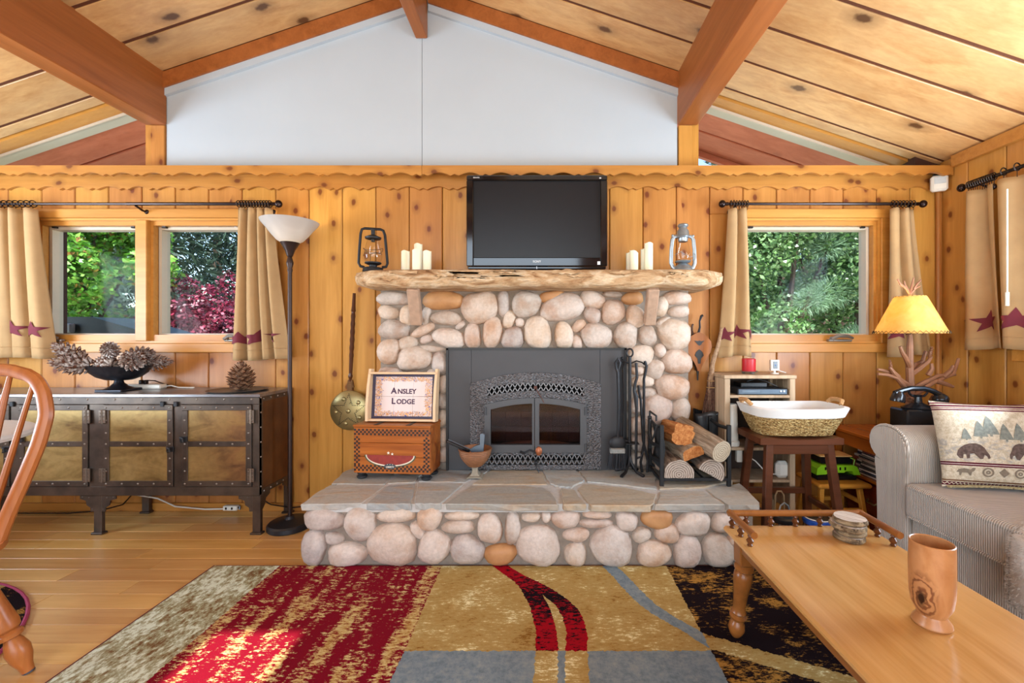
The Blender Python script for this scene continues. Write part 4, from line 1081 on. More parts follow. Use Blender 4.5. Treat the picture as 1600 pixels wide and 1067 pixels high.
# ------------------------------------------------------------------ torchiere floor lamp
LXp, LYp = PX(453, 2.735), 2.735
BRZ = S('bronze_lamp', '3a2c28', .4, .7, var=.1)
fl_ = thing('floor_lamp', 'dark bronze torchiere floor lamp with frosted glass bowl shade', 'floor lamp', (LXp, LYp, 0))
MB().lathe([(0, 0), (.122, 0), (.127, .006), (.127, .03), (.118, .04), (.06, .05), (.03, .058), (.024, .07), (.022, .074), (0, .074)], 40).build('base', S('black_lamp_base', '2c2c30', .4, .5), fl_)
MB().cyl((0, 0, .07), (0, 0, 1.62), .0125, n=16).build('pole', BRZ, fl_)
MB().lathe([(0, 1.60), (.013, 1.60), (.016, 1.615), (.013, 1.625), (.02, 1.65), (.021, 1.66), (.012, 1.695), (.016, 1.70), (.018, 1.705), (.03, 1.74), (.052, 1.778), (.056, 1.785), (0, 1.786)], 28).build('socket_cup', BRZ, fl_)
def frosted(name, col, em, es, tr=.5):
    t = NT(name); n = t.noise(t.pos(False), 9, 3, .5, 1.5)
    df = t.n('ShaderNodeBsdfTranslucent'); df.inputs[0].default_value = lin(col)
    t.fin(t.hsv(lin(col), v=t.mapr(n, .3, .7, .93, 1.03)), .35)
    mx = t.n('ShaderNodeMixShader'); mx.inputs[0].default_value = tr
    t.l(t.p.outputs[0], mx.inputs[1]); t.l(df.outputs[0], mx.inputs[2]); t.l(mx.outputs[0], t.o.inputs[0])
    return t.m
FROST = frosted('frosted_glass', 'c9c5c2', None, 0, .35)
MB().lathe([(.054, 1.787), (.075, 1.80), (.105, 1.835), (.13, 1.87), (.155, 1.90), (.166, 1.918), (.162, 1.919), (.15, 1.902), (.125, 1.872), (.1, 1.838), (.07, 1.804), (.05, 1.792)], 44).build('glass_shade', FROST, fl_)
def bulb(name, loc, power, col, r=.03):
    d = bpy.data.lights.new(name, 'POINT'); d.energy = power; d.color = col; d.shadow_soft_size = r
    o = bpy.data.objects.new(name, d); COL.objects.link(o); o.location = loc; return o
o = bulb('lamp_bulb', (0, -.01, 1.85), 2.2, (1, .86, .62), .025); o.parent = fl_

# ------------------------------------------------------------------ curtains and rods
CURT = NT('tan_cotton'); _n = CURT.noise(CURT.pos(), 12, 3); CURT.bump(CURT.noise(CURT.vmath('MULTIPLY', CURT.pos(), (1, 1, .6)), 500, 2), .15, .002)
_c = CURT.hsv(lin('c2a074'), v=CURT.mapr(_n, .3, .7, .95, 1.05))
CURT.fin(_c, .85, 0, .1)
_t = CURT.n('ShaderNodeBsdfTranslucent'); CURT.l(_c, _t.inputs[0]); _m = CURT.n('ShaderNodeMixShader'); _m.inputs[0].default_value = .25
CURT.l(CURT.p.outputs[0], _m.inputs[1]); CURT.l(_t.outputs[0], _m.inputs[2]); CURT.l(_m.outputs[0], CURT.o.inputs[0]); CURT = CURT.m
STAR = S('maroon_star', '6a2230', .85, var=.08)
RING = S('curtain_ring_metal', '3b3330', .35, .8); 
def curtain(label, a0, a1, b0, b1, ztop, zbot, folds, amp, origin, axis, stars, seed, rodz, rings, light_ring=0, skew=0):
    """a0..a1 along-wall extent at the top, b0..b1 at the hem; axis 'x' hangs along x at y=origin, axis 'y' along y at x=origin"""
    rg = random.Random(seed); ph = [rg.uniform(0, 6.28) for _ in range(4)]
    mid = ((b0+b1)/2 if axis == 'x' else origin, origin if axis == 'x' else (b0+b1)/2, zbot)
    e = thing('curtain', label, 'curtain', mid)
    def surf(u, v, off=0):
        a = a0+(a1-a0)*u; b = b0+(b1-b0)*u; t = v**1.2
        s = a+(b-a)*t
        uu = u+.03*math.sin(3*PI*u+ph[0])+.02*math.sin(v*3+ph[3])*math.sin(PI*u)
        am = amp*(.75+.35*v)*(1+.3*math.sin(4*u+ph[1]))
        w_ = math.sin(2*PI*folds*uu+ph[2]+.5*math.sin(2.2*v+ph[1]))
        n = am*w_+.3*am*math.sin(2*PI*folds*2.1*uu+ph[1]+v)*v
        s += .35*am*math.cos(2*PI*folds*uu+ph[2])
        z = ztop+(zbot-ztop)*v-.008*math.sin(6*u+ph[0])*v
        if v < .06: z -= .006*(1-v/.06)*(1-abs(w_))
        q = (s, origin-off+n) if axis == 'x' else (origin-off+n, s)
        return Vector((q[0], q[1], z))-Vector(mid)
    def outer(u, v, d_):
        h_ = .004; u0, u1, v0, v1 = max(u-h_, 0), min(u+h_, 1), max(v-h_, 0), min(v+h_, 1)
        n_ = (surf(u1, v)-surf(u0, v)).cross(surf(u, v1)-surf(u, v0)).normalized()
        if (n_.y if axis == 'x' else n_.x) > 0: n_ = -n_
        return surf(u, v)+n_*d_
    nu, nv = max(30, int(folds*14)), 26
    o = MB().grid(lambda u, v: surf(u, v), nu, nv).build('cloth', CURT, e, ang=80, normals=False)
    sm = o.modifiers.new('s', 'SOLIDIFY'); sm.thickness = .003; sm.offset = 1
    # hem seam
    MB().tube([outer(k/60, .93, .004) for k in range(61)], .0016, 5).build('hem_seam', CURT, e)
    wb_ = abs(b1-b0); hgt = ztop-zbot
    for u0, v0, r in stars:
        pts = []
        for k in range(10):
            rr = r if k % 2 == 0 else r*.42; an = PI/2+k*PI/5; pts.append((rr*math.cos(an), rr*math.sin(an)))
        vs = []; fs = []; rings_ = 10; E = 6; per = 10*E
        vs.append(outer(u0, v0, .0065))
        for rr in range(1, rings_+1):
            for k in range(10):
                p, q = pts[k], pts[(k+1) % 10]
                for j in range(E):
                    x, z = p[0]+(q[0]-p[0])*j/E, p[1]+(q[1]-p[1])*j/E
                    vs.append(outer(min(max(u0+x*rr/rings_/(wb_*1.0), 0), 1), v0-z*rr/rings_/hgt, .0065))
        for k in range(per): fs.append((0, 1+k, 1+(k+1) % per))
        for rr in range(rings_-1):
            for k in range(per):
                fs.append((1+rr*per+k, 1+(rr+1)*per+k, 1+(rr+1)*per+(k+1) % per, 1+rr*per+(k+1) % per))
        MB().add(vs, fs).build('star_print', STAR, e, normals=False)
    for k in range(rings):
        u = (k+.5)/rings; s = a0+(a1-a0)*u; rr = .021
        if axis == 'x': c = [(s+.003*math.cos(6.28*q/14), origin+rr*math.cos(6.28*q/14), rodz+rr*math.sin(6.28*q/14)) for q in range(14)]
        else: c = [(origin+rr*math.cos(6.28*q/14), s+.003*math.cos(6.28*q/14), rodz+rr*math.sin(6.28*q/14)) for q in range(14)]
        mm = MB().tube([Vector(p)-Vector(mid) for p in c], .0034, 5, closed=True)
        p0 = Vector((s, origin, rodz-rr)) if axis == 'x' else Vector((origin, s, rodz-rr)); mm.cyl(p0-Vector(mid), p0-Vector(mid)-Vector((0, 0, rodz-rr-ztop+.01)), .002, n=5)
        mm.build('curtain_ring', RING, e)
    return e
ROD = S('dark_bronze_rod', '2a1d1b', .25, .7, var=.1)
def rod(label, p0, p1, brackets, ends, wall):
    p0, p1 = Vector(p0), Vector(p1); d = (p1-p0).normalized()
    e = thing('curtain_rod', label, 'curtain rod', p0.lerp(p1, .5)); off = Vector(e.location)
    MB().cyl(p0-off, p1-off, .0095, n=10).build('rod', ROD, e)
    h = p0.lerp(p1, .5); MB().cyl(h-off, p1-off, .011, n=10).build('outer_sleeve', ROD, e)
    for p, sg in ((p0, -1), (p1, 1)):
        if sg not in ends: continue
        q = p-off+d*sg*.028
        mm = MB().ell(q+d*sg*.008, .023, .023, .025, 14, 10); mm.cyl(p-off, q, .012, .009, 10); mm.build('finial', ROD, e)
    for b in brackets:
        c = p0+(p1-p0)*b; c.z = p0.z
        wdir = Vector(wall); 
        mm = MB().tube([c-off-Vector((0, 0, .012)), c-off+wdir*.05-Vector((0, 0, .03)), c-off+wdir*.093-Vector((0, 0, .03))], .007, 8); mm.ell(c-off+wdir*.088-Vector((0, 0, .03)), .018, .018, .018, 10, 8)
        mm.build('bracket', ROD, e)
RODZ = PZ(318.5, 2.9)
rod('dark bronze curtain rod over the double window at left', (-3.75, 2.9, RODZ), (PX(427, 2.9), 2.9, RODZ), (.02, .53, .975), (1, -1), (0, 1, 0))
rod('dark bronze curtain rod over the single window at right', (PX(1137, 2.9), 2.9, RODZ), (PX(1434, 2.9), 2.9, RODZ), (.04, .96), (1, -1), (0, 1, 0))
RRX = 2.62
rod('dark bronze curtain rod over the window of the right wall', (RRX, .25, 2.13), (RRX, 2.70, 2.13), (.03, .97), (1, -1), (1, 0, 0))
zt = RODZ-.03
curtain('tan curtain with maroon stars at the far left beside the wooden chair', PX(-60, 2.9), PX(56, 2.9), PX(-70, 2.9), PX(80, 2.9), zt, PZ(560, 2.9), 5.5, .028, 2.9, 'x', [(.46, .81, .06), (.68, .81, .06), (.89, .81, .06)], 1, RODZ, 13)
curtain('tan curtain with maroon stars behind the torchiere lamp', PX(371, 2.9), PX(424, 2.9), PX(360, 2.9), PX(449, 2.9), zt, PZ(562, 2.9), 4, .03, 2.9, 'x', [(.16, .86, .05), (.5, .85, .06), (.80, .85, .05)], 2, RODZ, 12)
curtain('tan curtain with maroon stars between the bellows and right window', PX(1140, 2.9), PX(1170, 2.9), PX(1124, 2.9), PX(1179, 2.9), zt, PZ(557, 2.9), 2.0, .03, 2.9, 'x', [(.12, .85, .055), (.55, .84, .055), (.88, .84, .055)], 3, RODZ, 7)
curtain('tan curtain with maroon stars hanging behind the twig table lamp', PX(1392, 2.9), PX(1430, 2.9), PX(1391, 2.9), PX(1462, 2.9), zt, PZ(556, 2.9), 2.0, .03, 2.9, 'x', [(.1, .84, .05), (.6, .82, .055)], 4, RODZ, 7)
curtain('tan curtain with maroon stars on the right wall, nearest the corner', 2.53, 2.695, 2.47, 2.74, 2.085, PZ(545, 2.6), 1.4, .03, RRX, 'y', [(.40, .83, .07), (.95, .83, .05)], 5, 2.13, 12)
curtain('tan curtain with maroon stars at the right edge beside the pull wand', 2.22, 2.50, 2.14, 2.48, 2.085, PZ(545, 2.5), 1.6, .03, RRX-.02, 'y', [(.72, .83, .07)], 6, 2.13, 4)
wd = thing('curtain_wand', 'white plastic pull wand hanging before the right wall curtain', 'wand', (RRX-.085, 2.385, PZ(478, 2.385)))
MB().cyl((0, 0, .07), (0, 0, .64), .004, n=8).build('wand', WPL, wd); MB().cyl((0, 0, 0), (0, 0, .075), .009, n=10).build('grip', WPL, wd)

# ------------------------------------------------------------------ Windsor chair, table
OAK = wood('red_oak_chair', 'b06a34', '925024', 2, knots=0, rnd=.05, rough=.35, grain=1.6)
ch = thing('windsor_chair', 'reddish oak bow-back Windsor chair at the left edge', 'chair', (-2.12, 1.42, 0)); co = Vector(ch.location)
lat = Vector((1, .03, 0)).normalized()
bc = Vector((-2.12, 1.56, .45)); tilt = Vector((.0, .09, 0))
def bow(u):        # u 0..1 around the bow
    a = PI*(1.0-u); z = math.sin(a); 
    prof = [(0, .155), (.15, .175), (.35, .212), (.55, .245), (.72, .258), (.85, .232), (.94, .19), (.985, .10), (1.0, 0)]
    h = 1-abs(2*u-1); 
    hh = h**.75
    for (h0, w0), (h1, w1) in zip(prof[:-1], prof[1:]):
        if h0 <= hh <= h1: wdt = w0+(w1-w0)*(hh-h0)/(h1-h0); break
    sg = -1 if u < .5 else 1
    zz = hh*.635
    return bc+lat*sg*wdt+Vector((0, 0, zz))+tilt*hh
pts = [bow(k/60) for k in range(61)]
pts = [pts[0]]+[(pts[k-1]+pts[k]*2+pts[k+1])/4 for k in range(1, 60)]+[pts[-1]]
MB().tube([p-co for p in pts], .024, 10, sq=.75).build('bow', OAK, ch)
for k in range(-3, 4):
    b = bc+lat*k*.036; tpu = .5+k*.045; tpt = min(pts, key=lambda p: abs((p-bc).dot(lat)-k*.068)+ (0 if p.z > .95 else 9))
    MB().tube([b-co, b.lerp(tpt, .35)-co, tpt-co], [.007, .011, .007], 8).build('spindle', OAK, ch)
MB().lathe([(0, .005), (.23, .005), (.245, .02), (.24, .036), (.2, .03), (0, .026)], 32, c=(0, 0, .43), sy=.95).build('seat', OAK, ch)
def turned(p0, p1, mb, k=1.):
    p0, p1 = Vector(p0), Vector(p1); prof = [(0, .014), (.06, .017), (.13, .026), (.2, .029), (.27, .022), (.3, .017), (.31, .028), (.34, .030), (.36, .022), (.38, .030), (.42, .032), (.55, .027), (.8, .019), (1, .015)]
    mb.tube([p0.lerp(p1, a) for a, r in prof], [r*k for a, r in prof], 12); return mb
for fpt, tpt in (((-1.84, 1.557, 0), (-1.99, 1.51, .435)), ((-2.40, 1.60, .012), (-2.25, 1.52, .435)), ((-1.88, 1.17, 0), (-2.0, 1.30, .435)), ((-2.38, 1.16, .012), (-2.24, 1.30, .435))):
    m = turned(Vector(fpt)-co, Vector(tpt)-co, MB(), 1.15); lg = m.build('leg', OAK, ch)
    MB().cyl(Vector(fpt)-co, (Vector(fpt)-co).lerp(Vector(tpt)-co, .012), .017, n=12).build('glide', S('leg_glide', '3a3a44', .5) if not bpy.data.materials.get('leg_glide') else bpy.data.materials['leg_glide'], lg)
dt = thing('dining_table', 'white topped round dining table seen through the chair spindles', 'table', (-2.95, 1.95, 0))
MB().lathe([(0, .70), (.42, .70), (.445, .706), (.45, .72), (.445, .735), (.43, .742), (0, .742)], 48).build('tabletop', S('white_table_top', 'dcd9d4', .5, var=.03), dt)
MB().lathe([(0, .06), (.06, .06), (.075, .12), (.04, .3), (.05, .5), (.035, .62), (.12, .7), (0, .7)], 20).build('pedestal', OAK, dt)
for k in range(4):
    a = k*PI/2+.5; MB().tube([(0, 0, .1), (.15*math.cos(a), .15*math.sin(a), .09), (.28*math.cos(a), .28*math.sin(a), .028)], [.03, .028, .015], 8).build('foot', OAK, dt)
# ------------------------------------------------------------------ things on the hearth
# painted chest
CHW = wood('cedar_chest', 'b06428', '74360f', 0, knots=.3, knot_col='3c1a0c', rnd=.1, rough=.35, world=False)
def checker_mat():
    t = NT('painted_checks'); p = t.pos(False); n = t.noise(p, 20, 3); g = t.noise(t.vmath('MULTIPLY', p, (.12, 1, 1)), 40, 3)
    return t.fin(t.mix(t.mapr(g, .4, .6), '1c100c', '2c1a12'), .5)
CHK = checker_mat()
cw, cdp, cz0, cz1 = .475, .185, .375-HZ, .655-HZ
chest = thing('painted_chest', 'small cedar chest with painted checker borders and a watermelon slice', 'chest', (-.905, 2.705, HZ), rz=math.radians(-5))
yf = -cdp/2
m = MB()
hs_ = [(cz0, cz0+.098), (cz0+.1, cz0+.182), (cz0+.184, cz1-.004)]
for a, b in hs_: MB().box(-cw/2, cw/2, yf, yf+.016, a, b, .002).build('front_plank', CHW, chest, flat=True)
for sg in (-1, 1): MB().box(sg*cw/2-(.016 if sg > 0 else 0), sg*cw/2+(.016 if sg < 0 else 0), yf+.016, -yf, cz0, cz1-.004, .002).build('end_panel', CHW, chest, flat=True)
MB().box(-cw/2+.017, cw/2-.017, -yf-.016, -yf, cz0, cz1-.004).build('back_panel', CHW, chest); MB().box(-cw/2+.017, cw/2-.017, yf+.017, -yf-.017, cz0, cz0+.012).build('bottom', CHW, chest)
lid = MB().box(-cw/2-.004, cw/2+.004, yf-.008, -yf+.004, cz1-.003, cz1+.010, .003).build('lid', CHW, chest)
for q in (-.10, .10): MB().box(q-.012, q+.012, yf-.004, -yf, cz1+.0102, cz1+.0125).build('dark_band', CHK, lid)
MB().box(-cw/2, cw/2, -yf-.02, -yf+.002, cz1+.010, cz1+.018, .002).build('lid_edge', CHW, lid)
m = MB(); q = .0125
def chk(x0, x1, z0, z1, m=m):
    i = 0; x = x0
    while x < x1-q*.5:
        z = z0; j = 0
        while z < z1-q*.5:
            if (i+j) % 2 == 0: m.box(x, x+q, yf-.0008, yf+.0004, z, z+q)
            z += q; j += 1
        x += q; i += 1
chk(-cw/2+.002, cw/2-.004, cz1-.052, cz1-.052+2.9*q); chk(-cw/2+.002, cw/2-.004, cz0+.012, cz0+.012+2.9*q); chk(-cw/2+.002, -cw/2+.002+2.9*q, cz0+.046, cz1-.054); chk(cw/2-.004-3*q, cw/2-.004, cz0+.046, cz1-.054)
m.build('checker_border', CHK, chest, flat=True, normals=False)
def halfdisc(rx, rz, cx, cz, y0, y1, a0=PI, a1=2*PI, n=24): return MB().prism([(cx+rx*math.cos(a0+(a1-a0)*k/n), cz+rz*math.sin(a0+(a1-a0)*k/n)) for k in range(n+1)], y0, y1)
mc = cz0+.11
halfdisc(.16, .075, -.01, mc, yf-.0006, yf+.0004).build('melon_rind', S('melon_green', '4a5038', .5), chest)
halfdisc(.152, .067, -.01, mc, yf-.001, yf+.0004).build('melon_pith', S('melon_cream', 'd6c8b0', .5), chest)
halfdisc(.145, .059, -.01, mc, yf-.0014, yf+.0004).build('melon_flesh', S('melon_red', '8a2c22', .5, var=.2, vs=40), chest)
halfdisc(.036, .016, -.01, mc-.066, yf-.002, yf+.0004, 0, 2*PI).build('name_plaque', S('plaque_slate', '3c4248', .5), chest)
CREAM = S('cream_paint', 'e6dcc8', .5)
text_mb('LIBERTY', .014, rotM((-.01, yf-.0022, mc-.070), PI/2), .0003).build('plaque_lettering', CREAM, chest)
def star_poly(cx, cz, r): return [(cx+(r if k % 2 == 0 else r*.42)*math.cos(PI/2+k*PI/5), cz+(r if k % 2 == 0 else r*.42)*math.sin(PI/2+k*PI/5)) for k in range(10)]
m = MB(); 
for cx, cz, r in ((-.02, mc+.014, .010), (.004, mc+.008, .009), (-.026, mc-.055, .003), (-.01, mc-.055, .003), (.006, mc-.055, .003)): m.prism(star_poly(cx, cz, r), yf-.0024, yf)
m.build('painted_stars', CREAM, chest)
BFT = S('black_bun_foot', '26272a', .35)
for sx in (-1, 1):
    for sy in (-1, 1): MB().lathe([(0, 0), (.026, 0), (.032, .008), (.032, .014), (.022, .021), (.024, .026), (.03, .032), (.03, .04), (0, .04)], 20, c=(sx*(cw/2-.035), sy*(cdp/2-.035), 0)).build('foot', BFT, chest)

# tray leaning on the chimney, on the chest lid
TRW = S('maple_tray', 'd8b48c', .4, var=.06)
tr = thing('tray_sign', 'cream tray with tile picture reading Ansley Lodge, leaning on the chest', 'sign', (-.885, 2.735, HZ+cz1+.0125))
tr.rotation_euler = (math.radians(-6), 0, math.radians(-3))
tw, th = .425, .305
MB().box(-tw/2, tw/2, .0, .012, .012, th-.004).build('tray_back', S('navy_tray_border', '2e2440', .4), tr)
MB().box(-tw/2, tw/2, -.045, .012, 0, .014, .003).build('rail', TRW, tr); MB().box(-tw/2, tw/2, -.045, .012, th-.014, th, .003).build('rail', TRW, tr)
for sg in (-1, 1): MB().prism([(-.05, 0), (-.058, th*.3), (-.05, th*.7), (-.03, th+.02), (.012, th+.02), (.012, 0)], sg*tw/2-.008, sg*tw/2+.008, 'yz').build('end_handle', TRW, tr)
def tile_mat():
    t = NT('painted_tile_border'); p = t.pos(False); x, y, z = t.sep(p)
    ax = t.math('DIVIDE', t.math('ABSOLUTE', x), .19); az = t.math('DIVIDE', t.math('ABSOLUTE', t.math('SUBTRACT', z, th/2)), .128)
    mx = t.math('MAXIMUM', ax, az); wv = t.noise(p, 20, 3, .6, 2.5); wv2 = t.noise(p, 55, 2, .5, 1.5)
    edge = t.math('ADD', mx, t.math('MULTIPLY', t.math('SUBTRACT', wv2, .5), .35))
    inb = t.math('MULTIPLY', t.mapr(edge, .72, .76), t.mapr(edge, 1.0, .96))
    pat = t.ramp(wv, [(.36, '4a5590'), (.41, 'd8c4bc'), (.45, 'b86a30'), (.49, 'dcb070'), (.53, 'dcc8c0'), (.57, '5a2a34'), (.61, 'dcc4bc')])
    c = t.mix(inb, 'dccac4', pat)
    return t.fin(c, .2)
tl = tile_mat(); TW, TH = .365, .248
for i in range(3):
    for j in range(2):
        x0 = -TW/2+i*TW/3; z0 = th/2-TH/2+j*TH/2
        MB().box(x0+.0006, x0+TW/3-.0006, -.007, .0, z0+.0006, z0+TH/2-.0006, .001).build('tile', tl, tr, flat=True)
INK = S('plum_ink', '3c1838', .5)
def smallcaps(word, z):
    a = text_mb(word[0], .052, rotM(), .0006, bold=.03); b = text_mb(word[1:], .042, rotM(), .0006, bold=.03)
    ax = [v[0] for v in a.v]; bx_ = [v[0] for v in b.v]; az = min(v[1] for v in a.v); bz = min(v[1] for v in b.v)
    wa, wb2 = max(ax)-min(ax), max(bx_)-min(bx_); tot = wa+.006+wb2; x0 = -tot/2
    mm = MB(); mm.add([(v[0]-min(ax)+x0, -.0074-v[2], v[1]-az+z-.014) for v in a.v], a.f); mm.add([(v[0]-min(bx_)+x0+wa+.006, -.0074-v[2], v[1]-bz+z-.014) for v in b.v], b.f)
    mm.build('lettering', INK, tr)
smallcaps('ANSLEY', th/2+.030); smallcaps('LODGE', th/2-.034)

# brass warming pan hung on the wall
BRASS = S('antique_brass', '96895e', .38, .7, var=.15, vs=14)
wp = thing('warming_pan', 'brass warming pan with pierced star lid and turned handle hanging on the wall', 'warming pan', (PX(547, 2.94), 2.955, PZ(641, 2.94)))
R_ = .135
MB().lathe([(0, .045), (R_*.55, .042), (R_*.9, .03), (R_*.985, .02), (R_, .01), (R_*.96, -.01), (R_*.85, -.03), (0, -.038)], 40, M=rotM((0, 0, 0), PI/2)).build('pan', BRASS, wp)
def pz_(r): return -(.045-.003*(r/(R_*.55))**2 if r < R_*.55 else .042-.012*((r-R_*.55)/(R_*.35)))
m = MB(); m2 = MB()
for k in range(5):
    a = PI/2+.4+k*2*PI/5; m.ell((.09*math.cos(a)*.95, pz_(.085), .09*math.sin(a)*.95), .015, .009, .015, 10, 7); a2 = a+PI/5; m.ell((.055*math.cos(a2), pz_(.055), .055*math.sin(a2)), .006, .004, .006, 8, 6); m.ell((.118*math.cos(a2), pz_(.118)+.006, .118*math.sin(a2)), .006, .004, .006, 8, 6)
m.ell((0, pz_(0), 0), .016, .009, .016, 10, 7)
sp = star_poly(0, 0, .112)
for k in range(10):
    p, q_ = sp[k], sp[(k+1) % 10]
    for j in range(7):
        x, z = p[0]+(q_[0]-p[0])*j/7, p[1]+(q_[1]-p[1])*j/7; r = math.hypot(x, z); m2.cyl((x, pz_(r)-.0012, z), (x, pz_(r)+.004, z), .0034, n=6)
m.build('raised_bosses', BRASS, wp); m2.build('pierced_holes', S('hole_dark', '1e180c', .8), wp)
m = MB().box(-.02, .02, -.02, .004, R_-.01, R_+.055, .006); m.prism([(-.024, R_+.02), (.024, R_+.02), (.014, R_+.07), (-.014, R_+.07)], -.018, .0); m.build('ferrule', S('dark_brass', '6a4a28', .45, .5), wp)
DKW = wood('dark_walnut', '5a3218', '3c1e0e', 2, knots=0, rnd=.05, rough=.3)
hz0 = R_+.06; hL = PZ(458, 2.94)-PZ(641, 2.94)-hz0
pr = []
for k in range(61):
    u = k/60; r = .010+.0045*math.sin(PI*u)+(.0016*math.sin(u*70) if .25 < u < .85 else 0)
    if abs(u-.06) < .012 or abs(u-.8) < .01: r += .004
    pr.append((r, u))
MB().tube([(.03*u*.9, -.012, hz0+hL*u) for r, u in pr], [r for r, u in pr], 10).build('handle', DKW, wp)

# pedestal bowl with fire tools
pbx, pby = PX(742.5, 2.68), 2.68
URN = S('woven_copper', '8a5c3c', .55, .25, var=.2, vs=50); 
pb = thing('pedestal_urn', 'coppery woven bowl on a square stone pedestal in front of the insert', 'urn', (pbx, pby, HZ))
prof = [(.022, .062), (.04, .068)]+[(.04+.058*math.sin(PI/2*k/22)+(.0022 if k % 2 else 0), .068+.1*(k/22)**1.1) for k in range(1, 23)]+[(.104, .172), (.1, .176), (.094, .170), (.07, .10), (.0, .085)]
MB().lathe(prof, 30).build('bowl', URN, pb)
MB().lathe([(0, .0), (.044, .012), (.03, .022), (.022, .04), (.024, .058), (.03, .066), (0, .07)], 4, M=rotM((0, 0, 0), 0, 0, PI/4)).build('pedestal', S('grey_stone_foot', '8d8270', .8, var=.2, vs=50, bump=.3), pb)
MB().prism([(-.05, 0), (-.035, .012), (.035, .012), (.05, 0), (.02, .004), (-.02, .004)], -.045, .045).build('foot', S('grey_stone_foot2', '857a68', .8, var=.2, vs=50), pb)
SL_ = S('slate_steel', '5d6872', .4, .4)
tg = thing('fire_blower', 'grey steel fire tool with long dark handle resting in the urn', 'fire tool', (pbx, pby, HZ+.13))
MB().bar((-.03, -.01, .03), (-.17, -.03, .10), .026, .02, .005).build('handle', BLACK, tg)
MB().bar((-.03, -.01, .03), (-.165, -.032, .098), .012, .026, .003).build('grip_plate', SL_, tg)
MB().prism([(-.02, .02), (.05, .018), (.06, .13), (.045, .138), (.032, .134), (.03, .07), (.0, .06), (-.03, .04)], -.012, .012).build('jaw', SL_, tg)

# fireplace tool set
tx, ty = PX(984, 2.735), 2.735
ts = thing('fireplace_tool_stand', 'black wrought iron stand for fireplace tools on the hearth', 'tool stand', (tx, ty, HZ))
MB().tube([(0, 0, .05), (0, 0, .70), (.0, 0, .735)], .0105, 8).build('stem', IRON, ts)
MB().tube([(.02*math.sin(a), 0, .76-.025*math.cos(a)) for a in [2*PI*k/16 for k in range(16)]], .006, 6, closed=True).build('ring_handle', IRON, ts)
for a in (-2.3, -.75, .9, 2.5):
    MB().tube([(.0, 0, .12), (.012*math.cos(a), .012*math.sin(a), .07), (.05*math.cos(a), .05*math.sin(a), .022), (.10*math.cos(a), .10*math.sin(a), .006)], [.009, .009, .009, .011], 6).build('foot', IRON, ts)
for sg in (-1, 1): MB().tube([(0, 0, .69), (sg*.04, -.01, .71), (sg*.075, -.015, .70), (sg*.088, -.015, .685), (sg*.085, -.015, .70)], .005, 6).build('hook_arm', IRON, ts)
MB().box(-.055, .055, -.03, .03, .19, .198, .002).build('tier_plate', IRON, ts)
gr = 'hanging fireplace tools'
e = thing('hearth_brush', 'black hearth brush with silvery ferrule hanging left on the tool stand', 'brush', (tx-.082, ty-.04, HZ+.04), group=gr)
MB().tube([(0, 0, .18), (.005, 0, .4), (0, 0, .6), (-.008, 0, .62), (-.014, 0, .66), (0, -.004, .685), (.014, 0, .66), (.004, 0, .62)], .009, 8).build('shaft', IRON, e)
MB().box(-.05, .045, -.02, .02, .10, .135, .006).build('ferrule', S('worn_silver', '82827e', .5, .5, var=.3, vs=60), e)
MB().ell((0, .004, .16), .052, .018, .05).build('brush_head', IRON, e)
m = MB(); rg = random.Random(4)
for k in range(150):
    x = rg.uniform(-.047, .042); y_ = rg.uniform(-.017, .017); m.cyl((x, y_, .105), (x*1.3-.004, y_*1.4, rg.uniform(0, .02)), .0022, .0014, 4, False)
o = m.build('bristles', S('black_bristle', '26272b', .7), e, normals=False)
e = thing('fire_poker', 'twisted black poker hanging on the right side of the tool stand', 'poker', (tx+.03, ty-.045, HZ+.03), group=gr)
MB().tube([(0, 0, .0), (0, 0, .1), (.003, 0, .38), (0, 0, .46), (-.012, 0, .5), (-.006, 0, .54), (.006, 0, .58), (.0, 0, .67)], [.005, .009, .009, .015, .009, .009, .009, .009], 8).build('shaft', IRON, e)
MB().tube([(0, 0, .08), (.03, 0, .09), (.045, 0, .12)], [.007, .006, .002], 6).build('barb', IRON, e)
e = thing('log_tongs', 'black log tongs hanging at the far right of the tool stand', 'tongs', (tx+.082, ty-.03, HZ+.02), group=gr)
MB().tube([(-.012, 0, .0), (-.02, 0, .06), (0, 0, .18), (0, 0, .58), (.012, 0, .63), (.016, 0, .66), (.005, 0, .69)], .0085, 7).build('arm', IRON, e)
MB().tube([(.02, 0, .0), (.024, 0, .07), (-.006, 0, .2), (-.02, 0, .45), (-.03, 0, .5), (-.034, 0, .54)], .008, 7).build('arm', IRON, e)
e = thing('ash_shovel', 'black ash shovel hanging behind the brush on the tool stand', 'shovel', (tx-.045, ty+.03, HZ+.03), group=gr)
MB().tube([(0, 0, .17), (.004, 0, .42), (0, 0, .63), (.01, -.004, .68), (-.002, -.01, .70)], .009, 8).build('shaft', IRON, e)
MB().grid(lambda u, v: (.055*(2*u-1)*(1-.25*v**3), .018*(2*u-1)**2*-1+.004, .01+.17*v-.0), 8, 6).build('pan', IRON, e).modifiers.new('s', 'SOLIDIFY').thickness = .004

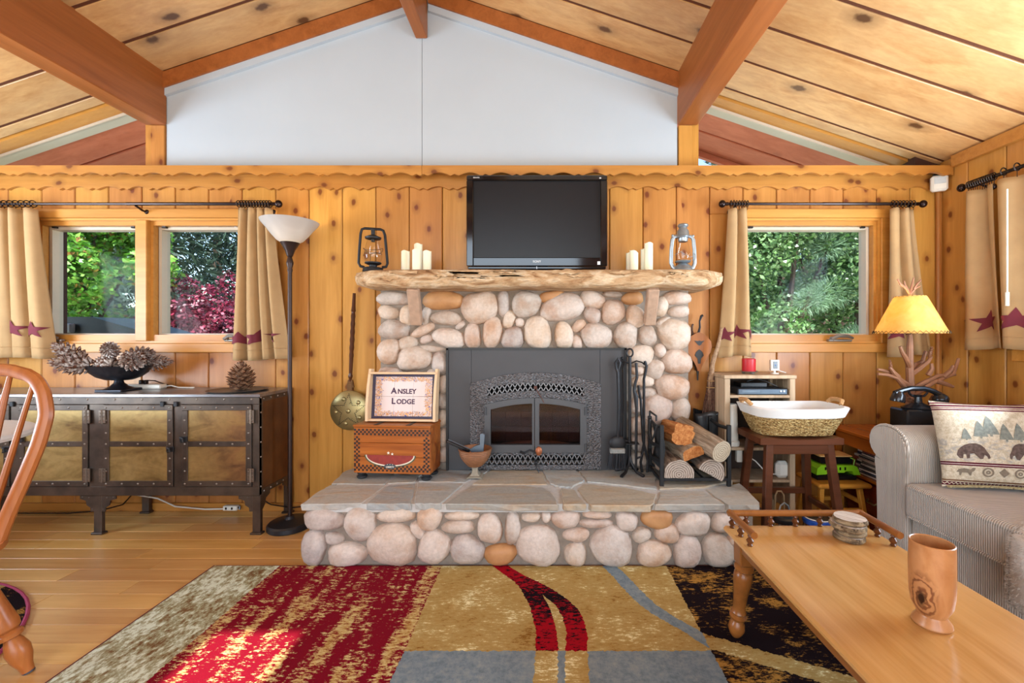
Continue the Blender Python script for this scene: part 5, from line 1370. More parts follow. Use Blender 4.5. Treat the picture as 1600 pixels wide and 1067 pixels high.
# log holder with firewood
LHX0, LHX1, LHY0, LHY1 = PX(1034, 2.507), PX(1139, 2.507), 2.51, 2.79
KST = S('black_powder_steel', '1f2022', .5, .3, var=.15)
lh = thing('log_rack', 'black steel firewood rack with slatted side on the hearth', 'log rack', ((LHX0+LHX1)/2, (LHY0+LHY1)/2, HZ)); lo_ = Vector(lh.location)
def lp(mb, n, mat=KST):
    o = mb.build(n, mat, lh); o.location = -lo_; return o
zt_ = PZ(664, 2.507)
for x in (LHX0, LHX1):
    for y_ in (LHY0, LHY1): lp(MB().box(x-.011, x+.011, y_-.011, y_+.011, HZ, zt_, .002), 'post')
    for k, z in enumerate((HZ+.035, HZ+.14, HZ+.225, zt_-.02)):
        lp(MB().tube([(x, LHY0, z), (x-(.02 if x == LHX0 else -.02)*(k in (1, 2)), (LHY0+LHY1)/2, z-.012), (x, LHY1, z)], .0075, 6, sq=1.5), 'side_slat')
for y_ in (LHY0, LHY1): lp(MB().box(LHX0, LHX1, y_-.008, y_+.008, HZ+.032, HZ+.05, .002), 'cross_bar')
for k in range(4): lp(MB().cyl((LHX0+.07+.085*k, LHY0, HZ+.047), (LHX0+.07+.085*k, LHY1, HZ+.047), .006, n=6), 'floor_bar')
lp(MB().tube([(LHX0, LHY1, zt_), (LHX0, LHY1+.0, zt_+.03), (LHX0, LHY0+.12, zt_+.03), (LHX0, LHY0+.12, zt_)], .006, 6), 'carry_handle')
CANV = S('black_canvas', '25272a', .7, var=.2, vs=20, bump=.4, bs=40)
sl = MB().grid(lambda u, v: Vector((LHX0+.008+.02*math.sin(PI*v), LHY0+.03+(LHY1-LHY0-.06)*u, zt_-.03-.24*v)), 8, 8).build('canvas_sling', CANV, lh); sl.location = -lo_; sl.modifiers.new('s', 'SOLIDIFY').thickness = .004
o = MB().tube([(LHX0-.012, LHY0+.05, zt_-.01), (LHX0-.022, LHY0+.08, zt_-.08), (LHX0-.024, LHY0+.14, zt_-.12), (LHX0-.02, LHY0+.2, zt_-.07), (LHX0-.012, LHY0+.22, zt_-.01)], .007, 6, sq=.4).build('carry_strap', CANV, lh); o.location = -lo_
def bark(name, c1, c2):
    t = NT(name); p = t.pos(False); n = t.noise(t.vmath('MULTIPLY', p, (1, .12, 1)), 60, 5, .65, .5)
    t.bump(n, .9, .01); return t.fin(t.mix(t.mapr(n, .35, .65), c1, c2), .85, 0, .2)
BK1 = bark('grey_bark', '5c4a40', 'a3917f'); BK2 = bark('pale_bark', '75624f', 'b09c84'); SPL = bark('split_orange', '9a5628', 'c58850')
def endgrain(name, c1, c2):
    t = NT(name); p = t.pos(False); x, y, z = t.sep(p); r = t.math('SQRT', t.math('ADD', t.math('POWER', x, 2), t.math('POWER', z, 2)))
    rr = t.math('SINE', t.math('ADD', t.math('MULTIPLY', r, 520), t.math('MULTIPLY', t.noise(p, 30), 6)))
    return t.fin(t.mix(t.mapr(t.math('ADD', rr, t.math('MULTIPLY', t.noise(p, 80), 2)), 0, 2), c1, c2), .8, 0, .2)
EG1 = endgrain('end_grain_grey', '6e5f54', 'b4a494'); EG2 = endgrain('end_grain_tan', '8f7c66', 'bfae94')
def log(label, p0, p1, rx, shape, bk, eg, seed, rot=0):
    """p0 the front end, p1 the back end"""
    p0, p1 = Vector(p0), Vector(p1); L = (p1-p0).length; rg = random.Random(seed)
    e = thing('firewood_log', label, 'log', p0, group='firewood in the black rack')
    d = (p1-p0).normalized(); e.rotation_mode = 'QUATERNION'; e.rotation_quaternion = d.to_track_quat('Y', 'Z') @ Euler((0, rot, 0)).to_quaternion()
    pts = []
    n = 28
    for k in range(n):
        a = 2*PI*k/n; x, z = rx*math.cos(a), rx*math.sin(a)
        if shape == 'half': z = max(z, -rx*.22)
        if shape == 'wedge':
            z = max(z, -rx*.3)
            if z > rx*.45: z = rx*.45+(z-rx*.45)*.4
        if shape == 'split':
            k2 = rg.uniform(.86, 1.06); sq = (abs(math.cos(a))**5+abs(math.sin(a))**5)**(-1/5); x, z = rx*math.cos(a)*sq*k2, rx*math.sin(a)*sq*k2
        j = 1+rg.uniform(-.03, .03); pts.append((x*j, z*j))
    vs = []; fs = []; NL = 9
    for i in range(NL+1):
        for x, z in pts:
            w = 1+.03*math.sin(i*1.7+x*90)+rg.uniform(-.012, .012); vs.append((x*w, L*i/NL, z*w))
    for i in range(NL):
        for k in range(n): fs.append((i*n+k, i*n+(k+1) % n, (i+1)*n+(k+1) % n, (i+1)*n+k))
    MB().add(vs, fs).build('bark' if shape != 'split' else 'split_wood', bk, e, ang=50)
    for i, nm in ((0, 'front_end'), (NL, 'back_end')):
        mm = MB().add([Vector(v)*.998 if False else v for v in vs[i*n:(i+1)*n]], [tuple(range(n))]); mm.build(nm, eg, e, flat=True)
Y0 = LHY0-.02; Y1 = LHY1+.0
log('half round grey log at the bottom left of the rack', (PX(1061, Y0), Y0, HZ+.072), (LHX0+.10, Y1, HZ+.075), .085, 'half', BK1, EG1, 1)
log('quarter split grey log at the bottom right of the rack', (PX(1112, Y0), Y0, HZ+.085), (LHX1-.10, Y1, HZ+.085), .075, 'half', BK1, EG1, 2, .5)
log('round pale log lying on top at the right of the rack', (PX(1128, Y0-.04), Y0-.04, HZ+.215), (LHX0+.20, Y1-.0, HZ+.29), .063, 'round', BK2, EG2, 3)
log('splintered pale split log in the middle of the stack', (PX(1084, Y0+.01), Y0+.01, HZ+.185), (LHX0+.13, Y1, HZ+.20), .066, 'wedge', BK2, SPL, 4, -.3)
log('bright orange split log on top at the left of the rack', (PX(1068, Y0+.06), Y0+.06, HZ+.285), (LHX0+.12, Y1, HZ+.265), .063, 'split', SPL, SPL, 5, .3)

# black bag, twig broom, bellows
bg_ = thing('black_bag', 'crumpled black bucket bag behind the firewood holding the twig broom', 'bag', (PX(1108, 2.87)-.0, 2.885, HZ))
def bagf(u, v):
    a = 2*PI*u; r = .085+.02*math.sin(5*a+3*v)*.35*v+.012*v; w = 1+.03*math.sin(9*a+7*v)
    return Vector((r*math.cos(a)*1.05*w, r*math.sin(a)*.85*w, .01+.36*v+.012*math.sin(3*a)*v))
o = MB().grid(bagf, 40, 14).build('sack', S('black_vinyl', '1c1e21', .4, var=.2, bump=.5, bs=25), bg_, ang=60); o.modifiers.new('s', 'SOLIDIFY').thickness = .004
MB().tube([(.08, -.05, .36), (.1, -.075, .42), (.07, -.085, .40), (.02, -.085, .36)], .004, 6).build('drawstring', BLACK, bg_)
MB().lathe([(0, .008), (.08, .008), (.083, .02), (0, .02)], 24, sy=.85).build('bottom', CANV, bg_)
bm0 = Vector((PX(1108, 2.87), 2.885, HZ+.06))
brm = thing('twig_broom', 'rustic twig broom with crooked stick handle standing in the black bag', 'broom', bm0)
top = Vector((PX(1128, 2.85), 2.85, PZ(512, 2.85))); neck = Vector((PX(1111, 2.87), 2.87, PZ(592, 2.87)))
MB().tube([Vector((0, 0, .2)), neck-bm0-Vector((.006, 0, .03)), neck-bm0, neck.lerp(top, .3)-bm0+Vector((-.012, 0, 0)), neck.lerp(top, .65)-bm0+Vector((.0, 0, 0)), top-bm0], [.014, .017, .018, .015, .012, .010], 9).build('stick', bark('stick_bark', '8a6a50', 'b49678'), brm)
m = MB(); rg = random.Random(9)
for k in range(110):
    a = rg.uniform(0, 6.28); r0 = rg.uniform(0, .022); r1 = rg.uniform(.01, .06); c0 = neck-bm0+Vector((r0*math.cos(a), r0*math.sin(a), rg.uniform(-.02, .03))); c1 = Vector((r1*math.cos(a)*1.1, r1*math.sin(a)*.8, rg.uniform(.08, .2)))
    md = c0.lerp(c1, .45)+Vector((rg.uniform(-.008, .008), rg.uniform(-.008, .008), 0)); m.tube([c0, md, c1], [.0025, .0025, .0015], 4, False)
m.build('twigs', bark('twig_bark', '4a3028', '7a5a4a'), brm, normals=False)
for dz in (-.012, -.055): MB().tube([neck-bm0+Vector(((.024-dz*.1)*math.cos(a), (.024-dz*.1)*math.sin(a), dz)) for a in [2*PI*k/20 for k in range(20)]], .003, 5, closed=True).build('binding_cord', S('twine', 'b08a58', .9), brm)
bw = thing('bellows', 'orange wooden fireplace bellows with black leaf ornament hanging on the wall', 'bellows', (PX(1089, 2.97), 2.972, PZ(548, 2.97)))
sz = .0035; half = [(0, .125), (.024, .118), (.055, .098), (.078, .066), (.086, .03), (.077, -.008), (.052, -.05), (.028, -.085), (.014, -.115), (.008, -.135)]
poly = half+[(-x, z) for x, z in reversed(half[1:])]
poly = [(x, z) for x, z in poly]
BWM = wood('bellows_wood', 'a0602a', '7c4418', 2, knots=.1, rnd=.0, rough=.35)
MB().prism(poly, -.045, -.033).build('front_board', BWM, bw); MB().prism([(x*.97, z*.97) for x, z in poly], -.033, .01).build('leather', S('dark_leather', '2a1810', .6), bw); MB().prism(poly, .01, .022).build('back_board', BWM, bw)
MB().tube([(.0, -.03, .12), (.01, -.03, .16), (.008, -.03, .2), (.02, -.03, .235), (.03, -.03, .24)], [.009, .007, .006, .009, .008], 8).build('handle', IRON, bw)
MB().tube([(-.024, 0, .10), (-.034, 0, .14), (-.032, 0, .17), (-.026, 0, .182)], [.008, .007, .006, .007], 8).build('rear_handle', DKW, bw)
BLKP = S('black_ornament', '141212', .4)
MB().prism([(-.034, .07), (-.01, .066), (0, .07), (.012, .066), (.036, .07), (.018, .054), (.012, .042), (0, .036), (-.012, .044), (-.02, .056)], -.048, -.044).build('leaf_ornament', BLKP, bw)
MB().prism([(0, .012), (.022, -.008), (.03, -.03), (.012, -.05), (.008, -.085), (-.008, -.085), (-.012, -.05), (-.03, -.03), (-.022, -.008)], -.048, -.044).build('leaf_ornament', BLKP, bw)
MB().tube([(0, -.015, -.13), (0, -.015, -.16), (0, -.015, -.2)], [.011, .007, .005], 8).build('nozzle', BLKP, bw)
# ------------------------------------------------------------------ right hand side
GRAYW = wood('whitewashed_wood', 'bda283', '90765a', 2, knots=.1, rnd=.08, rough=.7, knot_col='6a5440')
SX0, SX1, SYF, SYB, SZT = 1.12, 1.558, 2.70, 2.97, .958
sh = thing('media_shelf', 'whitewashed open wooden shelf unit in the corner right of the hearth', 'shelf', ((SX0+SX1)/2, (SYF+SYB)/2, 0)); so_ = Vector(sh.location)
def sp_(mb, n, mat=GRAYW):
    o = mb.build(n, mat, sh); o.location = -so_; return o
sp_(MB().box(SX0-.006, SX1+.006, SYF-.006, SYB, SZT-.022, SZT, .003), 'top')
for k in range(3):
    y0 = SYF+.03+k*.08; sp_(MB().box(SX0, SX0+.016, y0, y0+.078, .1, SZT-.022, .003), 'side_board'); sp_(MB().box(SX1-.016, SX1, y0, y0+.078, .1, SZT-.022, .003), 'side_board')
for x in (SX0, SX1-.034): sp_(MB().box(x, x+.034, SYF, SYF+.03, 0, SZT-.022, .003), 'post'); sp_(MB().box(x, x+.034, SYB-.03, SYB, 0, SZT-.022, .003), 'post')
for z in (.815, .49, .29): sp_(MB().box(SX0+.017, SX1-.017, SYF+.004, SYB-.03, z, z+.018, .003), 'shelf_board')
sp_(MB().box(SX0+.03, SX1-.03, SYB-.012, SYB, .3, SZT-.03), 'back_panel', S('shelf_back', '3a2a20', .8))
dv = thing('disc_player', 'slim blue-grey disc player on the upper shelf of the media unit', 'player', (1.36, 2.80, .834))
MB().box(-.155, .155, -.09, .09, 0, .038, .003).build('case', S('player_case', '2a2c30', .4, .3), dv); MB().box(-.15, .15, -.094, -.088, .004, .036, .002).build('front_panel', S('player_front', '56636f', .35, .4), dv)
MB().box(-.13, -.02, -.0955, -.093, .016, .03, .001).build('disc_tray', S('tray_front', '68757f', .35, .4), dv)
for q in (.11, .13): MB().cyl((q, -.098, .024), (q, -.092, .024), .006, n=10).build('button', LET, dv)
bx = thing('set_top_box', 'small black box on top of the disc player under the shelf top', 'media box', (1.34, 2.84, .8725)); MB().box(-.08, .09, -.05, .06, 0, .03, .004).build('case', BLACK, bx)
MB().tube([(-.02, .0, .032), (.05, .02, .05), (.12, .02, .03), (.18, .0, .0)], .004, 5).build('cable', BLACK, bx)
e = thing('white_speaker_tube', 'tall white cylinder device on the lower shelf beside the basket', 'device', (1.19, 2.76, .509))
MB().lathe([(0, 0), (.042, 0), (.045, .01), (.044, .028), (.036, .036), (.037, .04), (.031, .255), (.026, .262), (0, .262)], 28).build('body', WPL, e)
e = thing('router', 'black router with small white mark on the middle shelf', 'router', (1.37, 2.80, .509)); MB().box(-.06, .07, -.05, .05, 0, .045, .006).build('case', BLACK, e)
m = MB(); m.prism([(-.03, .016), (-.02, .026), (-.012, .018), (0, .028), (.014, .016), (.004, .02), (-.012, .014)], -.0515, -.05); m.build('mark', LET, e)
e = thing('wifi_unit', 'rounded white plastic unit on the bottom shelf of the media unit', 'device', (1.50, 2.75, .308)); MB().box(-.042, .042, -.025, .03, 0, .105, .02).build('case', WPL, e)
MB().tube([(-.04, 0, .02), (-.1, -.01, .03), (-.16, .01, .10), (-.22, .03, .14)], .004, 6).build('cable', WPL, e)
e = thing('adapter', 'white plug adapter hanging under the middle shelf', 'adapter', (1.225, 2.74, .41)); MB().box(-.018, .018, -.015, .015, 0, .078, .004).build('case', WPL, e)
# on the shelf top
e = thing('candle_holder', 'small pewter leaf stand under the red candle', 'candle holder', (PX(1171, 2.80), 2.80, SZT))
MB().lathe([(0, .01), (.04, .01), (.05, .014), (.052, .018), (.04, .014), (0, .014)], 20).build('dish', S('pewter_dish', '8a857c', .4, .7), e)
for a in (0.5, 2.6, 4.7): MB().ell((.036*math.cos(a), .036*math.sin(a), .006), .012, .012, .006, 8, 6).build('foot', PEW if 'PEW' in globals() else bpy.data.materials['pewter'], e)
e = thing('red_candle', 'short red pillar candle on top of the media shelf', 'candle', (PX(1170, 2.80), 2.80, SZT+.0145))
RWX = S('red_wax', 'b01822', .4, var=.05); MB().lathe([(0, 0), (.04, 0), (.041, .003), (.041, .08), (.037, .083), (.03, .074), (0, .072)], 28).build('wax', RWX, e); MB().cyl((0, 0, .07), (0, 0, .084), .0015, n=6).build('wick', WICK, e)
e = thing('indoor_camera', 'small white security camera with black face on top of the media shelf', 'camera', (PX(1210, 2.80), 2.80, SZT))
MB().lathe([(0, 0), (.026, 0), (.026, .006), (.008, .009), (.007, .022), (0, .022)], 20).build('foot', WPL, e); MB().box(-.028, .028, -.012, .012, .02, .09, .004).build('housing', WPL, e); MB().box(-.014, .014, -.0135, -.011, .034, .08, .001).build('lens_face', BLACK, e); MB().lathe([(0, .002), (.005, .0)], 10, M=rotM((0, -.0136, .055), PI/2)).build('lens', S('lens_blue', '4a6a9a', .2), e)
MB().tube([(.02, .01, .03), (.05, .02, .015), (.09, .03, .005)], .003, 6).build('cable', WPL, e)
# motion sensor in the corner
e = thing('motion_sensor', 'white motion sensor box high in the right corner', 'sensor', (PX(1467, 2.93), 2.93, PZ(299, 2.93))); e.rotation_euler = (0, 0, -.45)
MB().box(-.045, .045, -.025, .02, 0, .105, .012).build('housing', WPL, e); MB().box(-.032, .032, -.0275, -.02, .045, .092, .004).build('lens', S('sensor_lens', 'b9bdbd', .5), e)
MB().box(-.02, .02, .018, .05, .03, .13, .003).build('mount', IRON, e)

# brown saddle stool and basket
MAH = wood('mahogany_stool', '5e3420', '45230f', 0, knots=0, rnd=.03, rough=.3)
st = thing('wooden_stool', 'dark brown wooden stool holding the seagrass basket', 'stool', (1.41, 2.52, 0))
def seatf(u, v):
    return Vector((.225*(2*u-1), .14*(2*v-1), .645-.010*(1-(2*u-1)**2)))
m = MB(); m.prism([(-.228, .606), (-.228, .640), (-.20, .645)]+[(-.2+.4*k/10, .645-.012*(1-(2*k/10-1)**2)) for k in range(1, 10)]+[(.2, .645), (.228, .640), (.228, .606)], -.142, .142); m.build('seat', MAH, st)
for sx in (-1, 1):
    for sy in (-1, 1):
        MB().bar((sx*.165, sy*.105, .606), (sx*(.215), sy*.165, 0.0), .04, .04, .004, up=(1, 0, 0)).build('leg', MAH, st)
for sy in (-1, 1): MB().box(-.17, .17, sy*.115-.01, sy*.115+.01, .55, .603, .003).build('apron', MAH, st)
MB().box(-.185, .185, .135-.012, .135+.012, .245, .28, .003).build('stretcher', MAH, st); 
for sx in (-1, 1): MB().box(sx*.197-.01, sx*.197+.01, -.135, .12, .20, .235, .003).build('stretcher', MAH, st)
def weave():
    t = NT('seagrass'); p = t.pos(False); n = t.noise(t.vmath('MULTIPLY', p, (1, 1, 2.2)), 70, 4, .6, 1.2); w = t.vor(t.vmath('MULTIPLY', p, (1, 1, 1.8)), 75)
    c = t.ramp(n, [(.34, '5a3a1c'), (.44, '9a7440'), (.54, 'c6a468'), (.66, 'e0c890')]); t.bump(t.math('ADD', w, n), 1, .012); return t.fin(c, .8, 0, .2)
SG_ = weave(); LIN = S('white_linen', 'dbd8d2', .85, var=.03, bump=.15, bs=30)
bk = thing('storage_basket', 'seagrass basket with white cloth liner and rope handles on the stool', 'basket', (1.425, 2.52, .646))
def rr_rect(a, hw, hd, e=4.5):
    ca, sa = math.cos(a), math.sin(a); k = (abs(ca)**e+abs(sa)**e)**(-1/e); return ca*k*hw, sa*k*hd
def bkf(u, v, o=0):
    a = 2*PI*u; hw = .195+(.262-.195)*v**.9+o; hd = .10+(.165-.10)*v+o; x, y_ = rr_rect(a, hw, hd); return Vector((x, y_, .004+.152*v+.014*(abs(x)/.285)**4*v))
m = MB(); rows = 11
for r in range(rows):
    v = (r+.5)/rows*.72
    m.tube([bkf(k/72, v, .002*math.sin(k*2.2+r*PI)) for k in range(72)], .0105, 6, closed=True)
m.build('woven_sides', SG_, bk); MB().prism([rr_rect(2*PI*k/40, .19, .098) for k in range(40)], .003, .012, 'xy').build('base', SG_, bk)
def linf(u, v):
    if v < .5: q = bkf(u, .66+.34*v/.5, .013); q.z -= 0.0; return q+Vector((0, 0, .0005*math.sin(u*90)))
    q = bkf(u, 1-(v-.5)/.5*.75, -.012); return q
o = MB().grid(linf, 80, 14).build('cloth_liner', LIN, bk, ang=70); MB().prism([rr_rect(2*PI*k/40, .20, .11) for k in range(40)], .03, .034, 'xy').build('liner_bottom', LIN, bk)
for sx in (-1, 1): MB().tube([(sx*.25, -.06, .165), (sx*.268, -.045, .185), (sx*.264, 0, .19), (sx*.268, .045, .185), (sx*.25, .06, .165)], [.011, .013, .012, .013, .011], 8).build('rope_handle', S('jute_rope', 'b58a5a', .9, var=.2, vs=80, bump=.6, bs=150), bk)

# small pine stool with the green caddy
PST = wood('honey_pine_stool', 'd0933c', 'b87522', 0, knots=0, rnd=.03, rough=.35)
ps_ = thing('pine_step_stool', 'low honey pine stool under the corner table beside the dark stool', 'stool', (1.80, 2.735, 0), rz=.0)
m = MB(); m.box(-.155, .165, -.135, .12, .285, .312, .01); m.build('seat', PST, ps_)
for sx in (-1, 1):
    for sy in (-1, 1): MB().bar((sx*.115, sy*.085, .285), (sx*.145, sy*.115, 0), .03, .026, .003, up=(1, 0, 0)).build('leg', PST, ps_)
for sy in (-1, 1): MB().box(-.125, .125, sy*.10-.008, sy*.10+.008, .135, .16, .002).build('stretcher', PST, ps_)
for sx in (-1, 1): MB().box(sx*.122-.008, sx*.122+.008, -.09, .09, .18, .205, .002).build('stretcher', PST, ps_)
cdy = thing('green_caddy', 'lime green tool caddy on the honey pine stool', 'caddy', (1.80, 2.745, .3125))
LIME = S('lime_plastic', '86c81e', .4, var=.05)
MB().box(-.125, .125, -.07, .07, 0, .035, .008).build('lower_tray', BLACK, cdy)
m = MB(); m.prism([(-.13, .036), (-.125, .075), (-.10, .095), (.10, .095), (.12, .085), (.14, .036), (.10, .036), (.09, .06), (.05, .06), (.04, .05), (-.06, .05), (-.07, .04)], -.075, .075); m.build('shell', LIME, cdy)
for q in range(5): MB().box(-.08+.03*q, -.07+.03*q, -.0765, -.074, .066, .084, .001).build('vent_slot', BLACK, cdy)
e = thing('black_organizer', 'black box topped with folded cardboard on the green caddy', 'box', (1.80, 2.75, .409)); MB().box(-.09, .11, -.06, .06, 0, .045, .006).build('case', BLACK, e); MB().box(-.10, .10, -.065, .06, .0455, .053, .001).build('card', S('tan_card', 'c29a60', .8), e)
MB().tube([(.09, -.062, .04), (.11, -.07, .03), (.10, -.072, -.01), (.08, -.075, -.02)], .003, 5).build('green_cord', LIME, e)
# bin and clips on the floor by the stool
for k, (x, y_, lid_c, lb, wire) in enumerate(((1.30, 2.36, '16181b', 'clear jar with black lid and wire bail behind the coffee table rail', 1), (1.46, 2.33, '1c4aa0', 'clear jar with dark blue rimmed lid behind the coffee table rail', 0))):
    e = thing('storage_jar', lb, 'jar', (x, y_, 0)); MB().lathe([(0, 0), (.055, 0), (.06, .01), (.06, .19), (.05, .2)], 24).build('glass_body', CLEAR, e)
    m = MB(); rg = random.Random(k)
    for q in range(22): 
        a = rg.uniform(0, 6.28); r = rg.uniform(0, .04); m.ell((r*math.cos(a), r*math.sin(a), rg.uniform(.02, .17)), .014, .012, .011, 7, 5)
    o = m.build('contents', S('mixed_contents%d' % k, '7a6a70', .6, var=.6, vs=40, col2='c8bcb8'), e); o['kind'] = 'stuff'
    lid_ = MB().lathe([(0, .2), (.066, .2), (.07, .206), (.07, .225), (.06, .232), (0, .232)], 28).build('lid', S('jar_lid%d' % k, lid_c, .35), e)
    if k == 1: MB().lathe([(0, .2325), (.058, .2325), (.056, .238), (0, .238)], 28).build('lid_top', S('jar_lid_top', '2a2420', .5), lid_); MB().tube([(.064*math.cos(6.28*q/28), .064*math.sin(6.28*q/28), .234) for q in range(28)], .003, 5, closed=True).build('lid_ring', WPL, lid_)
    if wire: MB().tube([(-.045, -.02, .232), (-.03, -.02, .29), (-.01, -.02, .305), (.01, -.02, .29), (.03, -.02, .232)], .0045, 6).build('wire_bail', GALV, e)
e = thing('wire_hook', 'bent metal wire hanger standing under the media shelf', 'hook', (1.40, 2.60, 0.0)); MB().tube([(-.03, 0, 0), (-.02, 0, .25), (-.008, 0, .275), (.015, 0, .275), (.03, 0, .25), (.04, 0, 0)], .005, 6).build('wire', S('tan_wire', 'b49a74', .4, .5), e)
e = thing('pebble_heap', 'dark mixed pebbles on the floor beneath the stool', 'pebbles', (1.42, 2.2, 0)) if False else None

# corner end table
MAPLE = wood('orange_end_table', 'b0601e', '8e4512', 1, knots=0, rnd=.03, rough=.25)
RDK = wood('red_drawer', '7a2a14', '5a1a0c', 1, knots=0, rnd=.03, rough=.25)
EX0, EX1, EY0, EY1, EZ = 1.90, 2.66, 2.36, 2.925, .61
et = thing('end_table', 'orange wooden end table with drawer in the corner behind the sofa arm', 'table', ((EX0+EX1)/2, (EY0+EY1)/2, 0)); eo = Vector(et.location)
def ep(mb, n, mat=MAPLE, par=None):
    o = mb.build(n, mat, par or et)
    if par is None: o.location = -eo
    return o
ep(MB().box(EX0, EX1, EY0, EY1, EZ-.024, EZ, .005), 'top')
for a, b, c, d in ((EX0+.02, EX0+.04, EY0+.02, EY1-.02), (EX1-.04, EX1-.02, EY0+.02, EY1-.02)): ep(MB().box(a, b, c, d, EZ-.10, EZ-.025), 'apron')
for x in (EX0+.02, EX1-.06):
    for y_ in (EY0+.02, EY1-.06): ep(MB().box(x, x+.04, y_, y_+.04, 0, EZ-.025, .003), 'leg')
ep(MB().box(EX0+.10, EX1-.02, EY0+.02, EY1-.02, .30, .32, .003), 'shelf')
ep(MB().box(EX0+.115, EX1-.03, EY0+.03, EY1-.03, .0, .299), 'lower_case', RDK)
EX0 += .085
dw = ep(MB().box(EX0+.016, EX0+.03, EY0+.065, EY1-.065, .11, .285, .004), 'drawer', RDK)
ep(MB().tube([(EX0+.012, (EY0+EY1)/2-.04, .2), (EX0-.006, (EY0+EY1)/2-.03, .185), (EX0-.006, (EY0+EY1)/2+.03, .185), (EX0+.012, (EY0+EY1)/2+.04, .2)], .005, 6), 'drawer_pull', S('brass_pull', '8c7a50', .4, .7), dw)
cols = ['e4dcd2', '1c2a44', 'd6c2ae', '8a3a2c', 'e2d0bc', '202124', 'cdb49a', '5a4a40', 'd8cabc', '2a2c30']
zz = .3205; rg = random.Random(5)
names = ['white spined disc case with blue end on top of the stack', 'dark blue disc case second from the top of the stack', 'cream disc case third from the top of the stack', 'rust red disc case fourth from the top of the stack', 'pale cream disc case in the middle of the stack', 'black disc case just below the middle of the stack', 'tan disc case fourth from the bottom of the stack', 'brown disc case third from the bottom of the stack', 'light grey disc case second from the bottom of the stack', 'black disc case at the bottom of the stack']
for k in range(9, -1, -1):
    hh = .0155; e = thing('disc_case', names[k], 'disc case', (EX0+.098+rg.uniform(-.008, .012), EY0+.37+rg.uniform(-.01, .01), zz), rz=rg.uniform(-.06, .06), group='disc cases stacked under the end table')
    cm = S('case_%d' % k, cols[k], .35, var=.05)
    MB().box(-.066, .066, -.095, .095, 0, hh-.001, .0015).build('case', cm, e); MB().box(-.0668, -.060, -.088, .05, .0025, hh-.004).build('spine_label', S('spine_%d' % k, cols[(k+3) % 10], .5, var=.3, vs=90), e)
    zz += hh
# twig table lamp
tlx, tly = PX(1422, 2.58), 2.58
tlp = thing('twig_table_lamp', 'branching twig table lamp with laced parchment cone shade, lit', 'lamp', (tlx, tly, EZ))
TWIG = S('carved_twig', '8a5a3c', .55, .1, var=.2, vs=30, bump=.3, bs=60)
MB().tube([(0, 0, .0), (0, 0, .1), (.004, 0, .25), (-.003, 0, .4), (0, 0, .55), (0, 0, .6)], [.03, .026, .022, .02, .016, .012], 10).build('trunk', TWIG, tlp)
br = [[(0, 0, .24), (-.05, -.03, .28), (-.11, -.04, .345), (-.17, -.045, .365), (-.23, -.05, .37)], [(0, 0, .29), (-.07, -.02, .33), (-.14, -.03, .38), (-.215, -.03, .395)], [(-.10, -.035, .35), (-.14, -.05, .38), (-.16, -.05, .41)],
 [(0, 0, .22), (.05, -.03, .28), (.1, -.04, .32), (.16, -.04, .345), (.21, -.05, .37), (.24, -.05, .46)], [(0, 0, .27), (.06, -.03, .32), (.13, -.04, .36), (.23, -.04, .365)], [(.12, -.04, .33), (.17, -.05, .31), (.205, -.055, .295)], [(.16, -.04, .35), (.2, -.045, .39), (.21, -.05, .42)],
 [(0, 0, .36), (.04, -.02, .40), (.08, -.03, .44), (.10, -.03, .47)], [(0, 0, .4), (-.05, -.03, .46), (-.09, -.05, .5), (-.10, -.05, .53)], [(0, 0, .37), (.05, .02, .42), (.1, .03, .44), (.12, .03, .5)], [(.08, -.03, .36), (.10, -.035, .40), (.095, -.035, .43)],
 [(0, 0, .12), (-.04, -.04, .16), (-.08, -.06, .18)], [(0, 0, .04), (-.06, -.05, .05), (-.11, -.08, .03)], [(0, 0, .05), (-.05, -.06, .08), (-.09, -.08, .09)], [(0, 0, .03), (.06, -.05, .04), (.12, -.06, .02)]]
for b in br: MB().tube(b, [.016-.008*k/(len(b)-1) for k in range(len(b))], 8).build('branch', TWIG, tlp)
def leaf_cone(c, tilt, s, name='carved_pinecone'):
    m = MB()
    for i in range(34):
        u = i/34; a = i*2.4; r = .028*s*(1-.6*u)*(.6+u if u < .4 else 1); b = Vector((.3*r*math.cos(a), .3*r*math.sin(a), .09*s*u)); tp_ = Vector((r*math.cos(a), r*math.sin(a), .09*s*u+.018*s)); sd_ = Vector((-math.sin(a), math.cos(a), 0))*.011*s
        m.add([b-sd_, b+sd_, tp_, b+Vector((0, 0, .006))], [(0, 1, 2), (0, 2, 3), (1, 3, 2)])
    m.ell((0, 0, .04*s), .012*s, .012*s, .04*s, 8, 6)
    o = m.build(name, TWIG, tlp, normals=False); o.location = c; o.rotation_euler = tilt; return o
leaf_cone((-.03, -.06, .20), (0, -.9, 0), 1.0); leaf_cone((.085, -.03, .46), (.2, .1, 0), .7); leaf_cone((-.15, -.05, .40), (0, -.2, 0), .55); leaf_cone((.075, -.04, .19), (0, .4, 0), .6)
def shade_mat():
    t = NT('parchment_shade'); n = t.noise(t.pos(False), 14, 4, .6, 1); c = t.mix(t.mapr(n, .3, .7), 'dcb868', 'e6ca86')
    t.fin(c, .7, 0, .15); tl_ = t.n('ShaderNodeBsdfTranslucent'); t.l(c, tl_.inputs[0]); mx = t.n('ShaderNodeMixShader'); mx.inputs[0].default_value = .55
    t.l(t.p.outputs[0], mx.inputs[1]); t.l(tl_.outputs[0], mx.inputs[2]); t.l(mx.outputs[0], t.o.inputs[0]); return t.m
zb_, zt2 = 1.215-EZ, 1.435-EZ; rb, rt = .176, .076
sh_ = MB().lathe([(rb, zb_), (rt, zt2), (rt-.002, zt2), (rb-.002, zb_)], 48).build('lamp_shade', shade_mat(), tlp)
m = MB()
